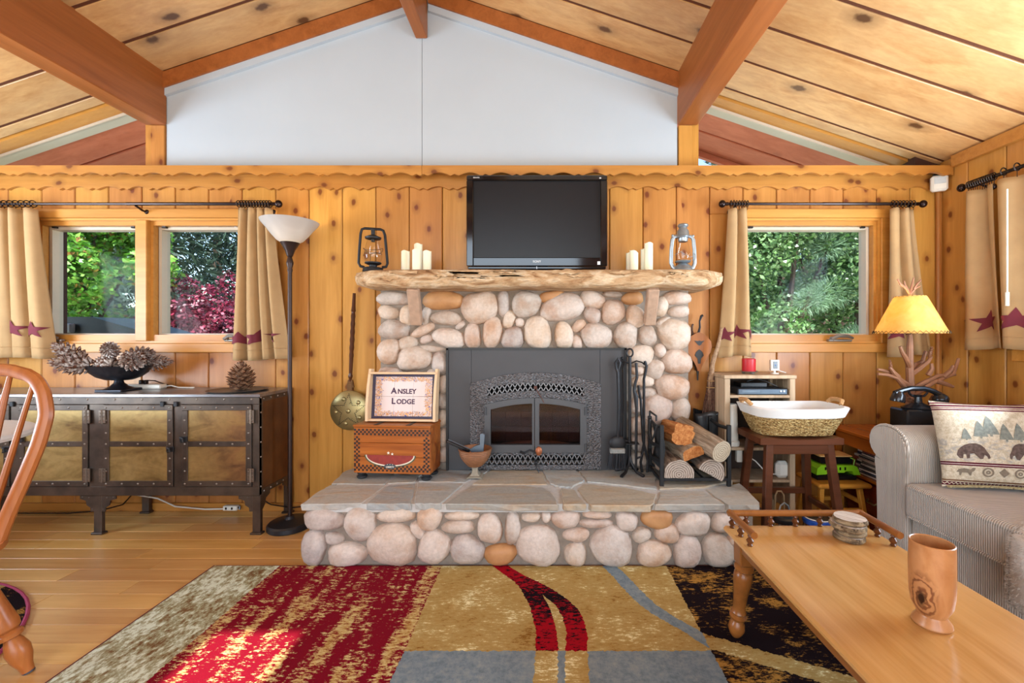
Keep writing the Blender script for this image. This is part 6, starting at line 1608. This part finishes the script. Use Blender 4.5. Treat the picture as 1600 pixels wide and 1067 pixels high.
for z, r, n, amp in ((zb_+.008, rb, 42, .009), (zt2-.006, rt, 22, .006)):
    m.tube([((r+.0015-(.455*amp if k % 2 else -.455*amp)*.5)*math.cos(2*PI*k/(2*n)), (r+.0015-(.455*amp if k % 2 else -.455*amp)*.5)*math.sin(2*PI*k/(2*n)), z+(amp if k % 2 else -amp)*.8) for k in range(2*n)], .0017, 4, closed=True)
m.build('lacing', S('leather_lace', '3c2a18', .8), sh_)
m = MB(); m.cyl((0, 0, .6), (0, 0, zt2+.01), .004, n=6)
for a in range(3): m.cyl((0, 0, zt2-.004), (rt*math.cos(a*2.1), rt*math.sin(a*2.1), zt2-.004), .0018, n=5)
m.build('harp', IRON, tlp)
for b in ([(0, 0, 0), (-.02, 0, .03), (-.06, 0, .06)], [(-.012, 0, .02), (-.03, 0, .055), (-.036, 0, .08)], [(0, 0, .0), (.03, 0, .035), (.06, 0, .05)], [(.0, 0, .01), (.012, 0, .06), (.022, 0, .1)], [(.02, 0, .03), (.04, 0, .06), (.065, 0, .085)], [(-.03, 0, .04), (-.06, 0, .065), (-.075, 0, .09)], [(0, 0, -.02), (0, 0, .03)]):
    o = MB().tube(b, [.007-.003*k/(len(b)-1) for k in range(len(b))], 7).build('finial_twig', TWIG, tlp); o.location = (0, 0, zt2+.012)
o = bulb('table_lamp_bulb', (0, 0, 1.315-EZ), 11, (1, .72, .36), .03); o.parent = tlp
# old telephone
ph = thing('rotary_telephone', 'old black desk telephone with handset on its cradle on the end table', 'telephone', (PX(1437, 2.43), 2.44, EZ), rz=0)
BAK = S('bakelite', '17181b', .22, 0, var=.15)
MB().box(-.108, .108, -.06, .07, 0, .185, .008).build('box_base', BAK, ph)
m = MB(); m.prism([(-.07, .02), (.05, .02), (.07, .02+.0), (.075, .07), (.06, .085), (-.05, .085), (-.068, .07)], -.0655, -.0605); m.build('front_plate', S('phone_plate', '4a4d52', .35, .3), ph)
MB().lathe([(0, .185), (.085, .185), (.088, .192), (.05, .205), (.022, .22), (.018, .25), (.03, .262), (0, .264)], 24, c=(0, 0, 0), sy=.7).build('cradle_neck', BAK, ph)
for sx in (-1, 1): MB().tube([(0, 0, .25), (sx*.035, 0, .256), (sx*.05, 0, .27), (sx*.052, 0, .285)], [.008, .007, .006, .006], 7).build('cradle_prong', BAK, ph)
hsd = MB().tube([(-.13, 0, .268), (-.09, 0, .285), (-.04, 0, .297), (.03, 0, .297), (.08, 0, .283), (.12, 0, .262)], [.016, .015, .0145, .0145, .015, .016], 10).build('handset', BAK, ph)
MB().lathe([(0, -.01), (.034, -.01), (.036, 0), (.03, .03), (.018, .05), (0, .052)], 20, M=rotM((-.115, 0, .232), 0, .18)).build('earpiece', BAK, hsd)
MB().lathe([(0, -.055), (.014, -.05), (.034, -.02), (.04, 0), (.036, .014), (.02, .03), (0, .032)], 20, M=rotM((.125, 0, .236), 0, -.25)).build('mouthpiece', BAK, hsd)
e = thing('wooden_beads', 'small reddish wooden bead dish beside the telephone', 'beads', (PX(1475, 2.5), 2.5, EZ))
for k in range(7): MB().ell((.03*math.cos(k*.9), .025*math.sin(k*.9), .014+.012*(k % 2)), .014, .014, .013, 8, 6).build('bead', S('red_bead', '9a4420', .4) if not bpy.data.materials.get('red_bead') else bpy.data.materials['red_bead'], e)

# ------------------------------------------------------------------ sofa
def cord_mat(name, axis, col='ccc2b6', n=110):
    t = NT(name); p = t.pos(); x = t.sep(p)[axis]
    s = t.math('SINE', t.math('MULTIPLY', x, 2*PI*n)); h = t.mapr(s, -1, .6)
    nz = t.noise(p, 5, 3); c = t.mix(h, 'a39688', col); c = t.hsv(c, v=t.mapr(nz, .3, .7, .88, 1.12))
    t.bump(h, .8, .006); m = t.fin(c, .9, 0, .1); t.p.inputs['Sheen Weight'].default_value = .4; return m
CY1 = cord_mat('corduroy_along_y', 1); CXm = cord_mat('corduroy_along_x', 0, 'c8beb0')
SFX, AY0, AY1 = 1.77, 2.135, 2.34
sf = thing('sofa', 'taupe corduroy sofa with scrolled arm along the right wall', 'sofa', (2.2, 1.2, 0)); sfo = Vector(sf.location)
def fp_(mb, n, mat, par=None, **kw):
    o = mb.build(n, mat, par or sf, **kw)
    if par is None: o.location = -sfo
    return o
# arm : scroll profile in yz, extruded along x
def armprof(g=0):
    pr = [(AY0-g, .10)]; pr += [(AY0-g, .45), (AY0-g-.004, .6), (AY0-g+.004, .66)]
    c = (2.255, .645)
    for k in range(15):
        a = PI*.86-(PI*1.42)*k/14; pr.append((c[0]+(.118+g)*math.cos(a), c[1]+(.092+g)*math.sin(a)))
    pr += [(2.335, .56), (2.322, .44), (2.318, .28), (2.315, .10)]
    return pr
pr_ = armprof()
m = MB().prism(pr_, SFX+.02, 2.62, 'yz'); fp_(m, 'arm', CXm, ang=50)
m = MB().prism([(2.232+(y_-2.232)*.985, .1+(z-.1)*.992) for y_, z in pr_], SFX, SFX+.03, 'yz'); fp_(m, 'arm_front_panel', CY1, ang=50)
fp_(MB().tube([(SFX+.012, y_, z) for y_, z in armprof(.003)], .0065, 8), 'piping', CY1)
fp_(MB().box(SFX+.03, 2.64, .30, AY0+.01, .09, .315, .015), 'base', CY1)
fp_(MB().box(2.38, 2.68, .30, 2.30, .09, .84, .06), 'backrest', CY1)
def cush(x0, x1, y0, y1, z0, z1, name, mat):
    def crown(u, v, top):
        x, y_ = x0+(x1-x0)*u, y0+(y1-y0)*v; k = (math.sin(PI*min(max(u, 0), 1))*math.sin(PI*v))**.5 if 0 < u < 1 and 0 < v < 1 else 0
        return Vector((x, y_, (z1+.012*k-.0) if top else z0))
    m = MB(); n = 12; m.grid(lambda u, v: crown(u, v, True), n, n); m.grid(lambda u, v: crown(u, v, False), n, n)
    for a, b in (((x0, y0), (x1, y0)), ((x1, y0), (x1, y1)), ((x1, y1), (x0, y1)), ((x0, y1), (x0, y0))):
        m.grid(lambda u, v: Vector((a[0]+(b[0]-a[0])*u, a[1]+(b[1]-a[1])*u, z0+(z1-z0)*v)), n, 1)
    o = fp_(m, name, mat, ang=30); bv = o.modifiers.new('b', 'BEVEL'); bv.width = .026; bv.segments = 4; bv.limit_method = 'ANGLE'; bv.angle_limit = math.radians(50)
    for p_ in o.data.polygons: p_.use_smooth = True
    for z in (z0+.012, z1-.012): fp_(MB().tube([(x0+.012, y0+.02, z), (x0+.001, y0+.03, z), (x0-.001, (y0+y1)/2, z), (x0+.001, y1-.03, z), (x0+.012, y1-.02, z)], .006, 8), 'piping', mat)
    return o
cush(SFX-.015, 2.46, 1.32, AY0-.004, .318, .485, 'seat_cushion', CY1); cush(SFX-.015, 2.46, .42, 1.315, .318, .485, 'seat_cushion', CY1)
fp_(MB().box(SFX+.05, 2.66, .06, .30, .10, .62, .05), 'near_arm', CXm)
for x in (SFX+.08, 2.55):
    for y_ in (.15, 2.24): fp_(MB().box(x, x+.05, y_-.03, y_+.03, 0, .10, .006), 'foot', DKW)
# printed pillow
def pillow_mat():
    t = NT('lodge_pillow'); p = t.pos(False); x, y, z = t.sep(p); n = t.noise(p, 60, 4, .6); nb = t.noise(p, 22, 3, .6)
    ground = t.mix(t.mapr(n, .4, .6), 'b9ab93', 'cfc4ae')
    def band(lo, hi): return t.math('MULTIPLY', t.math('GREATER_THAN', z, lo), t.math('LESS_THAN', z, hi))
    c = ground
    snow = t.math('MULTIPLY', band(.12, .22), t.mapr(t.noise(t.vmath('MULTIPLY', p, (1, 1, 2)), 40, 4), .5, .58)); c = t.mix(t.math('MULTIPLY', snow, .5), c, '8f9298')
    zz = t.math('MULTIPLY', t.math('SINE', t.math('MULTIPLY', x, 420)), .003)
    for lo, hi, cc in ((.352, .358, '5a1f33'), (.362, .366, '6b2a40'), (.370, .378, '5a1f33'), (.384, .390, '6b2a40'), (.100, .116, '521827'), (.030, .036, '6a4a34'), (.010, .026, '521827')):
        c = t.mix(band(lo, hi), c, cc)
    zz2 = t.math('ADD', z, zz); c = t.mix(t.math('MULTIPLY', t.math('GREATER_THAN', zz2, .017), t.math('LESS_THAN', zz2, .021)), c, 'cfc4ae')
    c = t.mix(band(.106, .109), c, 'cdb9b4')
    c = t.hsv(c, v=t.mapr(t.noise(p, 240, 2), .3, .7, .9, 1.08)); t.bump(t.noise(p, 300, 2), .3, .003)
    return t.fin(c, .9, 0, .1)
pl = thing('throw_pillow', 'woven lodge pillow with two bears, pines and maroon bands on the sofa', 'pillow', (2.085, 1.99, .497)); pl.rotation_euler = (math.radians(-14), 0, math.radians(-12))
PW_, PH_ = .46, .40
def pilf(u, v, side=1):
    x, z = 2*u-1, 2*v-1; k = max(0, (1-abs(x)**2.6)*(1-abs(z)**2.6))**.5; pin = 1-.07*(1-abs(z)**2)*abs(x)**3; pin2 = 1-.07*(1-abs(x)**2)*abs(z)**3
    return Vector((PW_/2*x*pin, -side*(.075*k)-.0, PH_/2*(1+z*pin2)))
PM = pillow_mat()
fr = MB().grid(lambda u, v: pilf(u, v, 1), 30, 26); fr.grid(lambda u, v: pilf(u, v, -1), 30, 26); fr.build('cover', PM, pl, ang=80)
def onpil(x, z, off=.0015):
    u = x/PW_+.5; v = z/PH_; p = pilf(u, v, 1); return Vector((p.x, p.y-off, p.z))
def decal(poly, name, mat, sub=3):
    bm = bmesh.new(); f = bm.faces.new([bm.verts.new((x, 0, z)) for x, z in poly]); bmesh.ops.triangulate(bm, faces=[f])
    for _ in range(sub): bmesh.ops.subdivide_edges(bm, edges=[e for e in bm.edges if e.calc_length() > .012], cuts=1, use_grid_fill=True)
    bmesh.ops.triangulate(bm, faces=bm.faces)
    for v in bm.verts: v.co = onpil(v.co.x, v.co.z)
    me = bpy.data.meshes.new(name); bm.to_mesh(me); bm.free(); me.materials.append(mat); return link(name, me, pl)
BEARM = S('bear_brown', '4a3a34', .9, var=.35, vs=90, col2='6a5850'); TREEM = S('pine_print', '6c716a', .9, var=.3, vs=80, col2='878a80'); MOTIF = S('motif_brown', '7d7060', .9, var=.2, vs=80)
bear = [(0, .012), (.006, .03), (.016, .04), (.03, .05), (.05, .057), (.072, .058), (.088, .053), (.1, .042), (.106, .03), (.114, .018), (.116, .006), (.109, .001), (.104, .012), (.096, .016), (.09, .002), (.08, 0), (.08, .014), (.06, .02), (.046, .018), (.044, .002), (.034, 0), (.032, .016), (.024, .016), (.02, 0), (.01, 0)]
decal([(-.185+x*1.05, .132+z*1.2) for x, z in bear], 'bear_print', BEARM); decal([(.125-x*1.0, .135+z*1.25) for x, z in bear], 'bear_print', BEARM)
def pine(x, z, s): 
    pts = [(0, 1), (.12, .8), (.06, .8), (.2, .58), (.1, .58), (.28, .34), (.14, .34), (.34, .1), (.05, .1), (.05, 0)]
    return [(x+a*s, z+b*s) for a, b in pts]+[(x-a*s, z+b*s) for a, b in reversed(pts[1:])]
for x, z, s in ((-.14, .215, .055), (-.085, .225, .08), (-.045, .235, .095), (.01, .215, .08), (.065, .215, .085), (.115, .215, .055), (.16, .225, .07)): decal(pine(x, z, s), 'pine_print', TREEM, 2)
moose = [(0, .012), (.006, .02), (.02, .024), (.036, .02), (.042, .026), (.05, .026), (.046, .016), (.04, .012), (.038, 0), (.034, 0), (.032, .009), (.014, .009), (.012, 0), (.008, 0), (.007, .01)]
decal([(-.19+x*1.4, .055+z*1.4) for x, z in moose], 'moose_print', MOTIF, 1); decal([(.10+x*1.4, .055+z*1.4) for x, z in moose], 'moose_print', MOTIF, 1)
for x in (-.075, .045):
    for r0, r1 in ((.022, .015), (.009, .003)):
        m = MB(); n = 20; vs = [onpil(x+r*math.cos(2*PI*k/n), .073+r*math.sin(2*PI*k/n)) for r in (r0, r1) for k in range(n)]; m.add(vs, [(k, (k+1) % n, n+(k+1) % n, n+k) for k in range(n)]); m.build('ring_motif', MOTIF, pl, normals=False)
decal([(-.015, .052), (.005, .072), (-.015, .095), (-.035, .075)], 'diamond_motif', MOTIF, 1)
m = MB(); rg = random.Random(2)
for k in range(170):
    x = -PW_/2*.93+PW_*.93*k/170; p = pilf(x/PW_+.5, .012, 1); m.tube([p, p+Vector((rg.uniform(-.004, .004), -.008, -.008)), p+Vector((rg.uniform(-.008, .008), -.014, -.0))], .0022, 4)
m.build('fringe', S('fringe_yarn', 'b8a67c', .9, var=.3, vs=90), pl, normals=False)
# fluffy throw over the cushion front
THR = S('fluffy_throw', 'cfc6bc', .95, var=.12, vs=30)
tw_ = thing('throw_blanket', 'white fluffy throw hanging over the front edge of the sofa seat', 'blanket', (SFX, 1.52, .3))
path = [(2.25, .515), (2.05, .517), (1.86, .514), (1.775, .50), (1.735, .46), (1.725, .40), (1.725, .32), (1.722, .24), (1.73, .2)]
def thf(u, v):
    f = v*(len(path)-1); i = min(int(f), len(path)-2); q = f-i; x = path[i][0]+(path[i+1][0]-path[i][0])*q; z = path[i][1]+(path[i+1][1]-path[i][1])*q
    y_ = 1.355+.27*u; x -= .012*math.sin(u*9+1)*min(1, v*1.4); z += .012*math.sin(u*11+v*3)*.5*(v < .5); return Vector((x, y_, z))-Vector((SFX, 1.52, .3))
o = MB().grid(thf, 20, 30).build('fabric', THR, tw_, ang=80); o.modifiers.new('s', 'SOLIDIFY').thickness = .012
fv = []; ff = []; rg = random.Random(6)
for k in range(9000):
    u, v = rg.random(), rg.random(); p = thf(u, v)
    if k % 4 == 0: u = rg.choice((0., 1.)); p = thf(u, v)
    d = Vector((rg.uniform(-1, .2), rg.uniform(-.8, .8), rg.uniform(-.8, .6))).normalized()*rg.uniform(.010, .02); s = Vector((rg.uniform(-1, 1), rg.uniform(-1, 1), rg.uniform(-1, 1)))*.0011
    n = len(fv); fv += [p-s, p+s, p+d]; ff.append((n, n+1, n+2))
o = MB().add(fv, ff).build('fur', S('fur_white', 'd8d0c6', .95, var=.1, vs=60, rnd=0, col2='b8a898'), tw_, flat=True, normals=False); o['kind'] = 'stuff'

# ------------------------------------------------------------------ coffee table
CT = wood('maple_coffee_table', 'c9985c', 'b27f42', 1, knots=0, rnd=.02, rough=.2, grain=1.2, spec=.5)
CTE = wood('maple_table_edge', '8e5626', '6e3f18', 1, knots=0, rnd=.02, rough=.3)
TX0_, TX1_, TY0_, TY1_, TZ_ = .72, 1.29, .55, 1.755, .44
ct = thing('coffee_table', 'honey maple coffee table with turned legs and spindle gallery rail', 'table', ((TX0_+TX1_)/2, (TY0_+TY1_)/2, 0)); cto = Vector(ct.location)
def cp_(mb, n, mat=CTE, par=None, **kw):
    o = mb.build(n, mat, par or ct, **kw)
    if par is None: o.location = -cto
    return o
cp_(MB().box(TX0_, TX1_, TY0_, TY1_, TZ_-.022, TZ_, .007), 'tabletop', CT)
m = MB(); i_ = .035; m.box(TX0_+i_, TX1_-i_, TY1_-i_-.02, TY1_-i_, TZ_-.075, TZ_-.0225, .003); m.box(TX0_+i_, TX1_-i_, TY0_+i_, TY0_+i_+.02, TZ_-.075, TZ_-.0225, .003); m.box(TX0_+i_, TX0_+i_+.02, TY0_+i_, TY1_-i_, TZ_-.075, TZ_-.0225, .003); m.box(TX1_-i_-.02, TX1_-i_, TY0_+i_, TY1_-i_, TZ_-.075, TZ_-.0225, .003)
cp_(m, 'apron')
LEGP = [(0, .013), (.04, .020), (.10, .026), (.17, .024), (.22, .016), (.25, .024), (.28, .027), (.31, .018), (.34, .024), (.37, .020), (.42, .019), (.6, .023), (.8, .029), (.87, .028), (.9, .022), (.93, .030), (.97, .030), (1, .022)]
for sx, x in ((-1, TX0_+.06), (1, TX1_-.06)):
    for sy, y_ in ((-1, TY0_+.06), (1, TY1_-.06)):
        cp_(MB().box(x-.03, x+.03, y_-.03, y_+.03, TZ_-.125, TZ_-.0225, .004), 'leg_block'); f0 = Vector((x+sx*.02, y_+sy*.035, .0125)); f1 = Vector((x, y_, TZ_-.124))
        cp_(MB().tube([f0.lerp(f1, a) for a, r in LEGP], [r*1.2 for a, r in LEGP], 18), 'leg')
RZ_ = .492; RAIL = [((TX0_+.026, 1.555), (TX0_+.026, TY1_-.012)), ((TX0_+.026, TY1_-.012), (TX1_-.026, TY1_-.012)), ((TX1_-.026, TY1_-.012), (TX1_-.026, 1.555))]
SPD = [(0, .008), (.10, .010), (.2, .006), (.32, .011), (.48, .0135), (.62, .009), (.7, .005), (.82, .009), (1, .007)]
SPM = wood('walnut_spindle', '6a3c1c', '4c2810', 2, knots=0, rnd=.02, rough=.3)
for (a, b), n in zip(RAIL, (3, 5, 3)):
    A_, B_ = Vector((*a, RZ_)), Vector((*b, RZ_)); d = (B_-A_).normalized()*.010
    cp_(MB().tube([A_-d, B_+d], .0125, 12), 'gallery_rail')
    for k in range(n):
        u = (k+.5)/n if n == 5 else (.12, .52, .92)[k] if a[1] < b[1] else (.08, .48, .88)[k]
        if n == 5: u = .12+.19*k
        p = A_.lerp(B_, u); cp_(MB().tube([Vector((p.x, p.y, TZ_+(RZ_-.008-TZ_)*q)) for q, r in SPD], [r for q, r in SPD], 12), 'gallery_spindle', SPM)
# log slice coasters
BKC = bark('coaster_bark', '3c2c20', 'a08a6a'); SLC = endgrain('slice_face', 'a99a8c', 'c4b8aa')
cx_, cy_ = PX(1327, 1.633), 1.633; z = TZ_+.0005
CL_ = [('bottom log slice coaster in the stack on the coffee table', 0, 0, .052), ('log slice coaster second from the bottom of the stack', .004, .003, .052), ('large log slice coaster second from the top of the stack', -.004, .0, .060), ('top log slice coaster of the stack with grey heart', .004, .004, .056)]
for k, (lb, dx, dy, r) in enumerate(CL_):
    e = thing('log_slice_coaster', lb, 'coaster', (cx_+dx, cy_+dy, z), rz=k*1.3, group='log slice coasters'); rg = random.Random(k+20); hh = .0195; n = 40
    rad = [r*(1+.03*math.sin(3*2*PI*q/n+k)+rg.uniform(-.012, .012)) for q in range(n)]
    vs = [(rad[q]*s*math.cos(2*PI*q/n), rad[q]*s*math.sin(2*PI*q/n), zz_) for zz_, s in ((0, .90), (hh*.28, 1.0), (hh*.72, 1.0), (hh, .93)) for q in range(n)]
    MB().add(vs, [(i*n+q, i*n+(q+1) % n, (i+1)*n+(q+1) % n, (i+1)*n+q) for i in (0, 1, 2) for q in range(n)]).build('bark_edge', BKC, e)
    o = MB().add([(v[0], v[1], v[2]) for v in vs[3*n:]], [tuple(range(n))]).build('top_face', SLC, e, flat=True); MB().add([(v[0], v[1], v[2]) for v in vs[:n]], [tuple(range(n))]).build('bottom_face', SLC, e, flat=True)
    o.rotation_euler = (0, 0, 0)
    z += hh+.0012
# turned wooden vase
def vase_mat():
    t = NT('spalted_wood'); p = t.pos(False); x, y, z = t.sep(p)
    n = t.noise(t.vmath('MULTIPLY', p, (1, 1, .5)), 18, 4, .55, 1.5); c = t.mix(t.mapr(n, .35, .65), 'b98252', 'a76e40')
    d = t.vmath('SUBTRACT', p, (-.046, -.018, .078)); dl = t.n('ShaderNodeVectorMath'); dl.operation = 'LENGTH'; t.l(t.vmath('MULTIPLY', d, (1, 1, .55)), dl.inputs[0]); r = t.math('ADD', dl.outputs['Value'], t.math('MULTIPLY', t.math('SUBTRACT', n, .5), .03))
    rings = t.math('SINE', t.math('MULTIPLY', t.math('ADD', r, t.math('MULTIPLY', t.noise(p, 22, 2, .5, 1.0), .035)), 480)); burl = t.mapr(r, .040, .028); c = t.mix(t.math('MULTIPLY', burl, t.mapr(rings, -.3, .8, .15, .9)), c, '6a3a20'); c = t.mix(t.mapr(r, .012, .004), c, '2a140a')
    return t.fin(c, .35, 0, .4)
vs_ = thing('wooden_vase', 'turned spalted wood vase with flared foot on the coffee table', 'vase', (PX(1456, 1.15), 1.15, TZ_+.0005))
MB().lathe([(0, 0), (.040, 0), (.043, .004), (.042, .010), (.033, .022), (.031, .028), (.037, .04), (.044, .055), (.0475, .08), (.049, .12), (.049, .17), (.048, .216), (.046, .218), (.044, .216), (.045, .17), (.044, .10), (.036, .06), (0, .05)], 48).build('body', vase_mat(), vs_)
# ------------------------------------------------------------------ outside
GRD = S('garden_ground', 'd2cab0', .95, var=.2, vs=2, col2='beb698', world=True)
o = MB().box(-40, 40, 3.2, 50, -.35, -.15).build('garden_ground', GRD); o['kind'] = 'structure'
o = MB().box(-40, 40, -40, BY-.2, -.35, -.15).build('garden_ground', GRD); o['kind'] = 'structure'
def leaf_mat(name, cols, rough=.45, trans=.3):
    t = NT(name); g = t.n('ShaderNodeNewGeometry'); r = g.outputs['Random Per Island']
    c = t.ramp(r, [(i/(len(cols)-1), x) for i, x in enumerate(cols)])
    t.fin(c, rough, 0, .5); tl_ = t.n('ShaderNodeBsdfTranslucent'); t.l(c, tl_.inputs[0]); mx = t.n('ShaderNodeMixShader'); mx.inputs[0].default_value = trans
    t.l(t.p.outputs[0], mx.inputs[1]); t.l(tl_.outputs[0], mx.inputs[2]); t.l(mx.outputs[0], t.o.inputs[0]); return t.m
def leaves(name, centers, radii, n, size, aspect, mat, parent, seed, needle=False):
    R = np.random.default_rng(seed); centers = np.array(centers); radii = np.array(radii)
    idx = R.choice(len(centers), n, p=radii**2/np.sum(radii**2))
    d = R.normal(size=(n, 3)); d /= np.linalg.norm(d, axis=1)[:, None]
    P = centers[idx]+d*(radii[idx]*R.uniform(.55, 1.05, n)**.6)[:, None]
    a = R.normal(size=(n, 3))*np.array([1, 1, .6]); a /= np.linalg.norm(a, axis=1)[:, None]
    if needle: a = d*.8+a*.5; a /= np.linalg.norm(a, axis=1)[:, None]
    nrm = d+R.normal(size=(n, 3))*.5; b = np.cross(a, nrm); b /= np.linalg.norm(b, axis=1)[:, None]+1e-6
    s = size*R.uniform(.6, 1.3, n)[:, None]; L = a*s; W = b*s*aspect
    V = np.stack([P, P+L*.5+W, P+L, P+L*.5-W], 1).reshape(-1, 3)
    Fq = np.arange(4*n, dtype=np.int32)
    me = bpy.data.meshes.new(name); me.vertices.add(4*n); me.vertices.foreach_set('co', V.astype(np.float32).ravel())
    me.loops.add(4*n); me.loops.foreach_set('vertex_index', Fq); me.polygons.add(n); me.polygons.foreach_set('loop_start', np.arange(0, 4*n, 4, dtype=np.int32)); me.polygons.foreach_set('loop_total', np.full(n, 4, dtype=np.int32))
    me.update(calc_edges=True); me.materials.append(mat)
    o = link(name, me, parent); o['kind'] = 'stuff'; return o
BRK = S('tree_bark', '4a3a30', .9, var=.3, vs=20, bump=.5, bs=40)
def shrub(name, label, loc, clumps, n, size, aspect, mat, seed, trunk, cat='tree', group=None):
    e = thing(name, label, cat, loc, group=group); R = random.Random(seed)
    leaves('foliage', [c[:3] for c in clumps], [c[3] for c in clumps], n, size, aspect, mat, e, seed)
    m = MB()
    for c in clumps[:12]: m.tube([(0, 0, -.2), (c[0]*.3, c[1]*.3, c[2]*.45), (c[0], c[1], c[2])], [trunk, trunk*.6, trunk*.2], 6)
    m.build('stems', BRK, e); return e
def blob(n, rx, ry, z0, z1, r0, r1, seed):
    R = random.Random(seed); out_ = []
    for k in range(n):
        a = R.uniform(0, 6.28); q = math.sqrt(R.random()); u = R.random(); z = z0+(z1-z0)*u; s = math.sqrt(max(.1, 1-((u-.4)/.65)**2)); out_.append((rx*q*s*math.cos(a), ry*q*s*math.sin(a), z, R.uniform(r0, r1)))
    return out_
GL = leaf_mat('green_leaves', ['3c6a1c', '4f8626', '72a83a', '8fbf52', '5a8a3a', '9a6a3a'], .35); RL = leaf_mat('burgundy_leaves', ['4a1222', '6a1c30', '8a2c44', '3a1020', 'a06070'], .35, .2); TL = leaf_mat('right_tree_leaves', ['3a5a2c', '4c7038', '6a8c50', '86a270', '2e4a24'], .35)
NL_ = leaf_mat('dark_needles', ['1a2c22', '22382a', '2c4434', '1c3024'], .6, .15); PN = leaf_mat('pale_pine_needles', ['4a6a4c', '6a8a66', '88a282'], .55, .2)
shrub('garden_shrub', 'tall sunlit green leafy shrub outside the left window', (-7.3, 6.7, 0), blob(26, 1.15, 1.1, .5, 3.6, .3, .55, 1), 24000, .095, .28, GL, 11, .05, 'shrub')
shrub('garden_shrub', 'burgundy leaved shrub outside the left window', (-5.75, 7.4, 0), blob(24, 1.25, .7, .3, 1.75, .22, .42, 2)+[(-.35, 0, 2.05, .18), (.45, 0, 2.1, .2), (-.1, .1, 1.9, .2)], 15000, .065, .36, RL, 12, .04, 'shrub')
shrub('garden_tree', 'broadleaf tree filling the left of the right window view', (4.5, 8.2, 0), blob(34, 1.5, 1.2, .2, 4.6, .35, .6, 3), 26000, .085, .34, TL, 13, .1, 'tree')
shrub('garden_tree', 'broadleaf tree farther back at the right of the right window', (6.3, 9.4, 0), blob(34, 1.6, 1.2, .2, 5.4, .35, .65, 4), 24000, .085, .34, TL, 14, .1, 'tree')
e = thing('pine_bough_tree', 'pale green pine with soft boughs in the right window', 'tree', (5.75, 7.9, 0))
cl = []
for (x, z, L) in ((-.2, 3.0, 1.2), (-.35, 2.1, 1.4), (-.1, 1.15, 1.3), (-.2, 3.9, 1.)):
    for k in range(8): cl.append((x-L*.7*k/7, -.2-.05*k, z-.16*k/7*2, .26-.012*k))
leaves('foliage', [c[:3] for c in cl], [c[3] for c in cl], 12000, .13, .03, PN, e, 21, True); MB().tube([(0, 0, -.2), (0, 0, 2), (.05, 0, 5)], [.12, .1, .04], 8).build('trunk', BRK, e)
rg = random.Random(31)
spots = [(-21, 15), (-18.6, 14), (-16.2, 15.2), (-13.8, 14), (-11.6, 15.5), (-9.6, 14.2), (-14.6, 12.2), (-10.6, 12.4), (-7.5, 15), (6.0, 14.5), (8.2, 13.4), (10.2, 15), (12.4, 14), (7.2, 16.5), (9.4, 16.8)]
where = ['far left', 'second from far left', 'third from far left', 'mid left', 'behind the burgundy shrub', 'right of the burgundy shrub', 'nearer left', 'nearer middle', 'right end of the left group', 'left end of the right group', 'second of the right group', 'third of the right group', 'far right', 'rear left of the right group', 'rear right of the right group']
for k, (x, y_) in enumerate(spots):
    e = thing('dark_conifer', 'dark conifer in the wood behind the garden, '+where[k], 'tree', (x, y_, 0), group='dark conifers behind the garden')
    hgt = rg.uniform(7.5, 10); cl = []
    for q in range(60):
        u = rg.random()**.8; a = rg.uniform(0, 6.28); r = 1.75*(1-u*.92)*rg.uniform(.5, 1); cl.append((r*math.cos(a), r*math.sin(a), .3+hgt*u, .5-.25*u))
    leaves('foliage', [c[:3] for c in cl], [c[3] for c in cl], 4200, .34, .10, NL_, e, 40+k, True); MB().tube([(0, 0, -.2), (0, 0, hgt*.6), (0, 0, hgt)], [.2, .12, .03], 7).build('trunk', BRK, e)
# covered grill under the left window
cv = thing('covered_grill', 'dark slate sloped cover outside the left window sill', 'grill cover', (-3.95, 4.1, -.15))
CVM = S('slate_cover', '4a565c', .45, var=.12)
MB().prism([(-.55, 0), (.62, 0), (.62, 1.33), (-.05, 1.52), (-.55, 1.52)], -.25, .25).build('cover', CVM, cv); MB().box(-.50, -.18, -.30, -.252, 1.38, 1.46, .01).build('side_tray', S('pale_tray', 'aeb4b4', .4), cv)
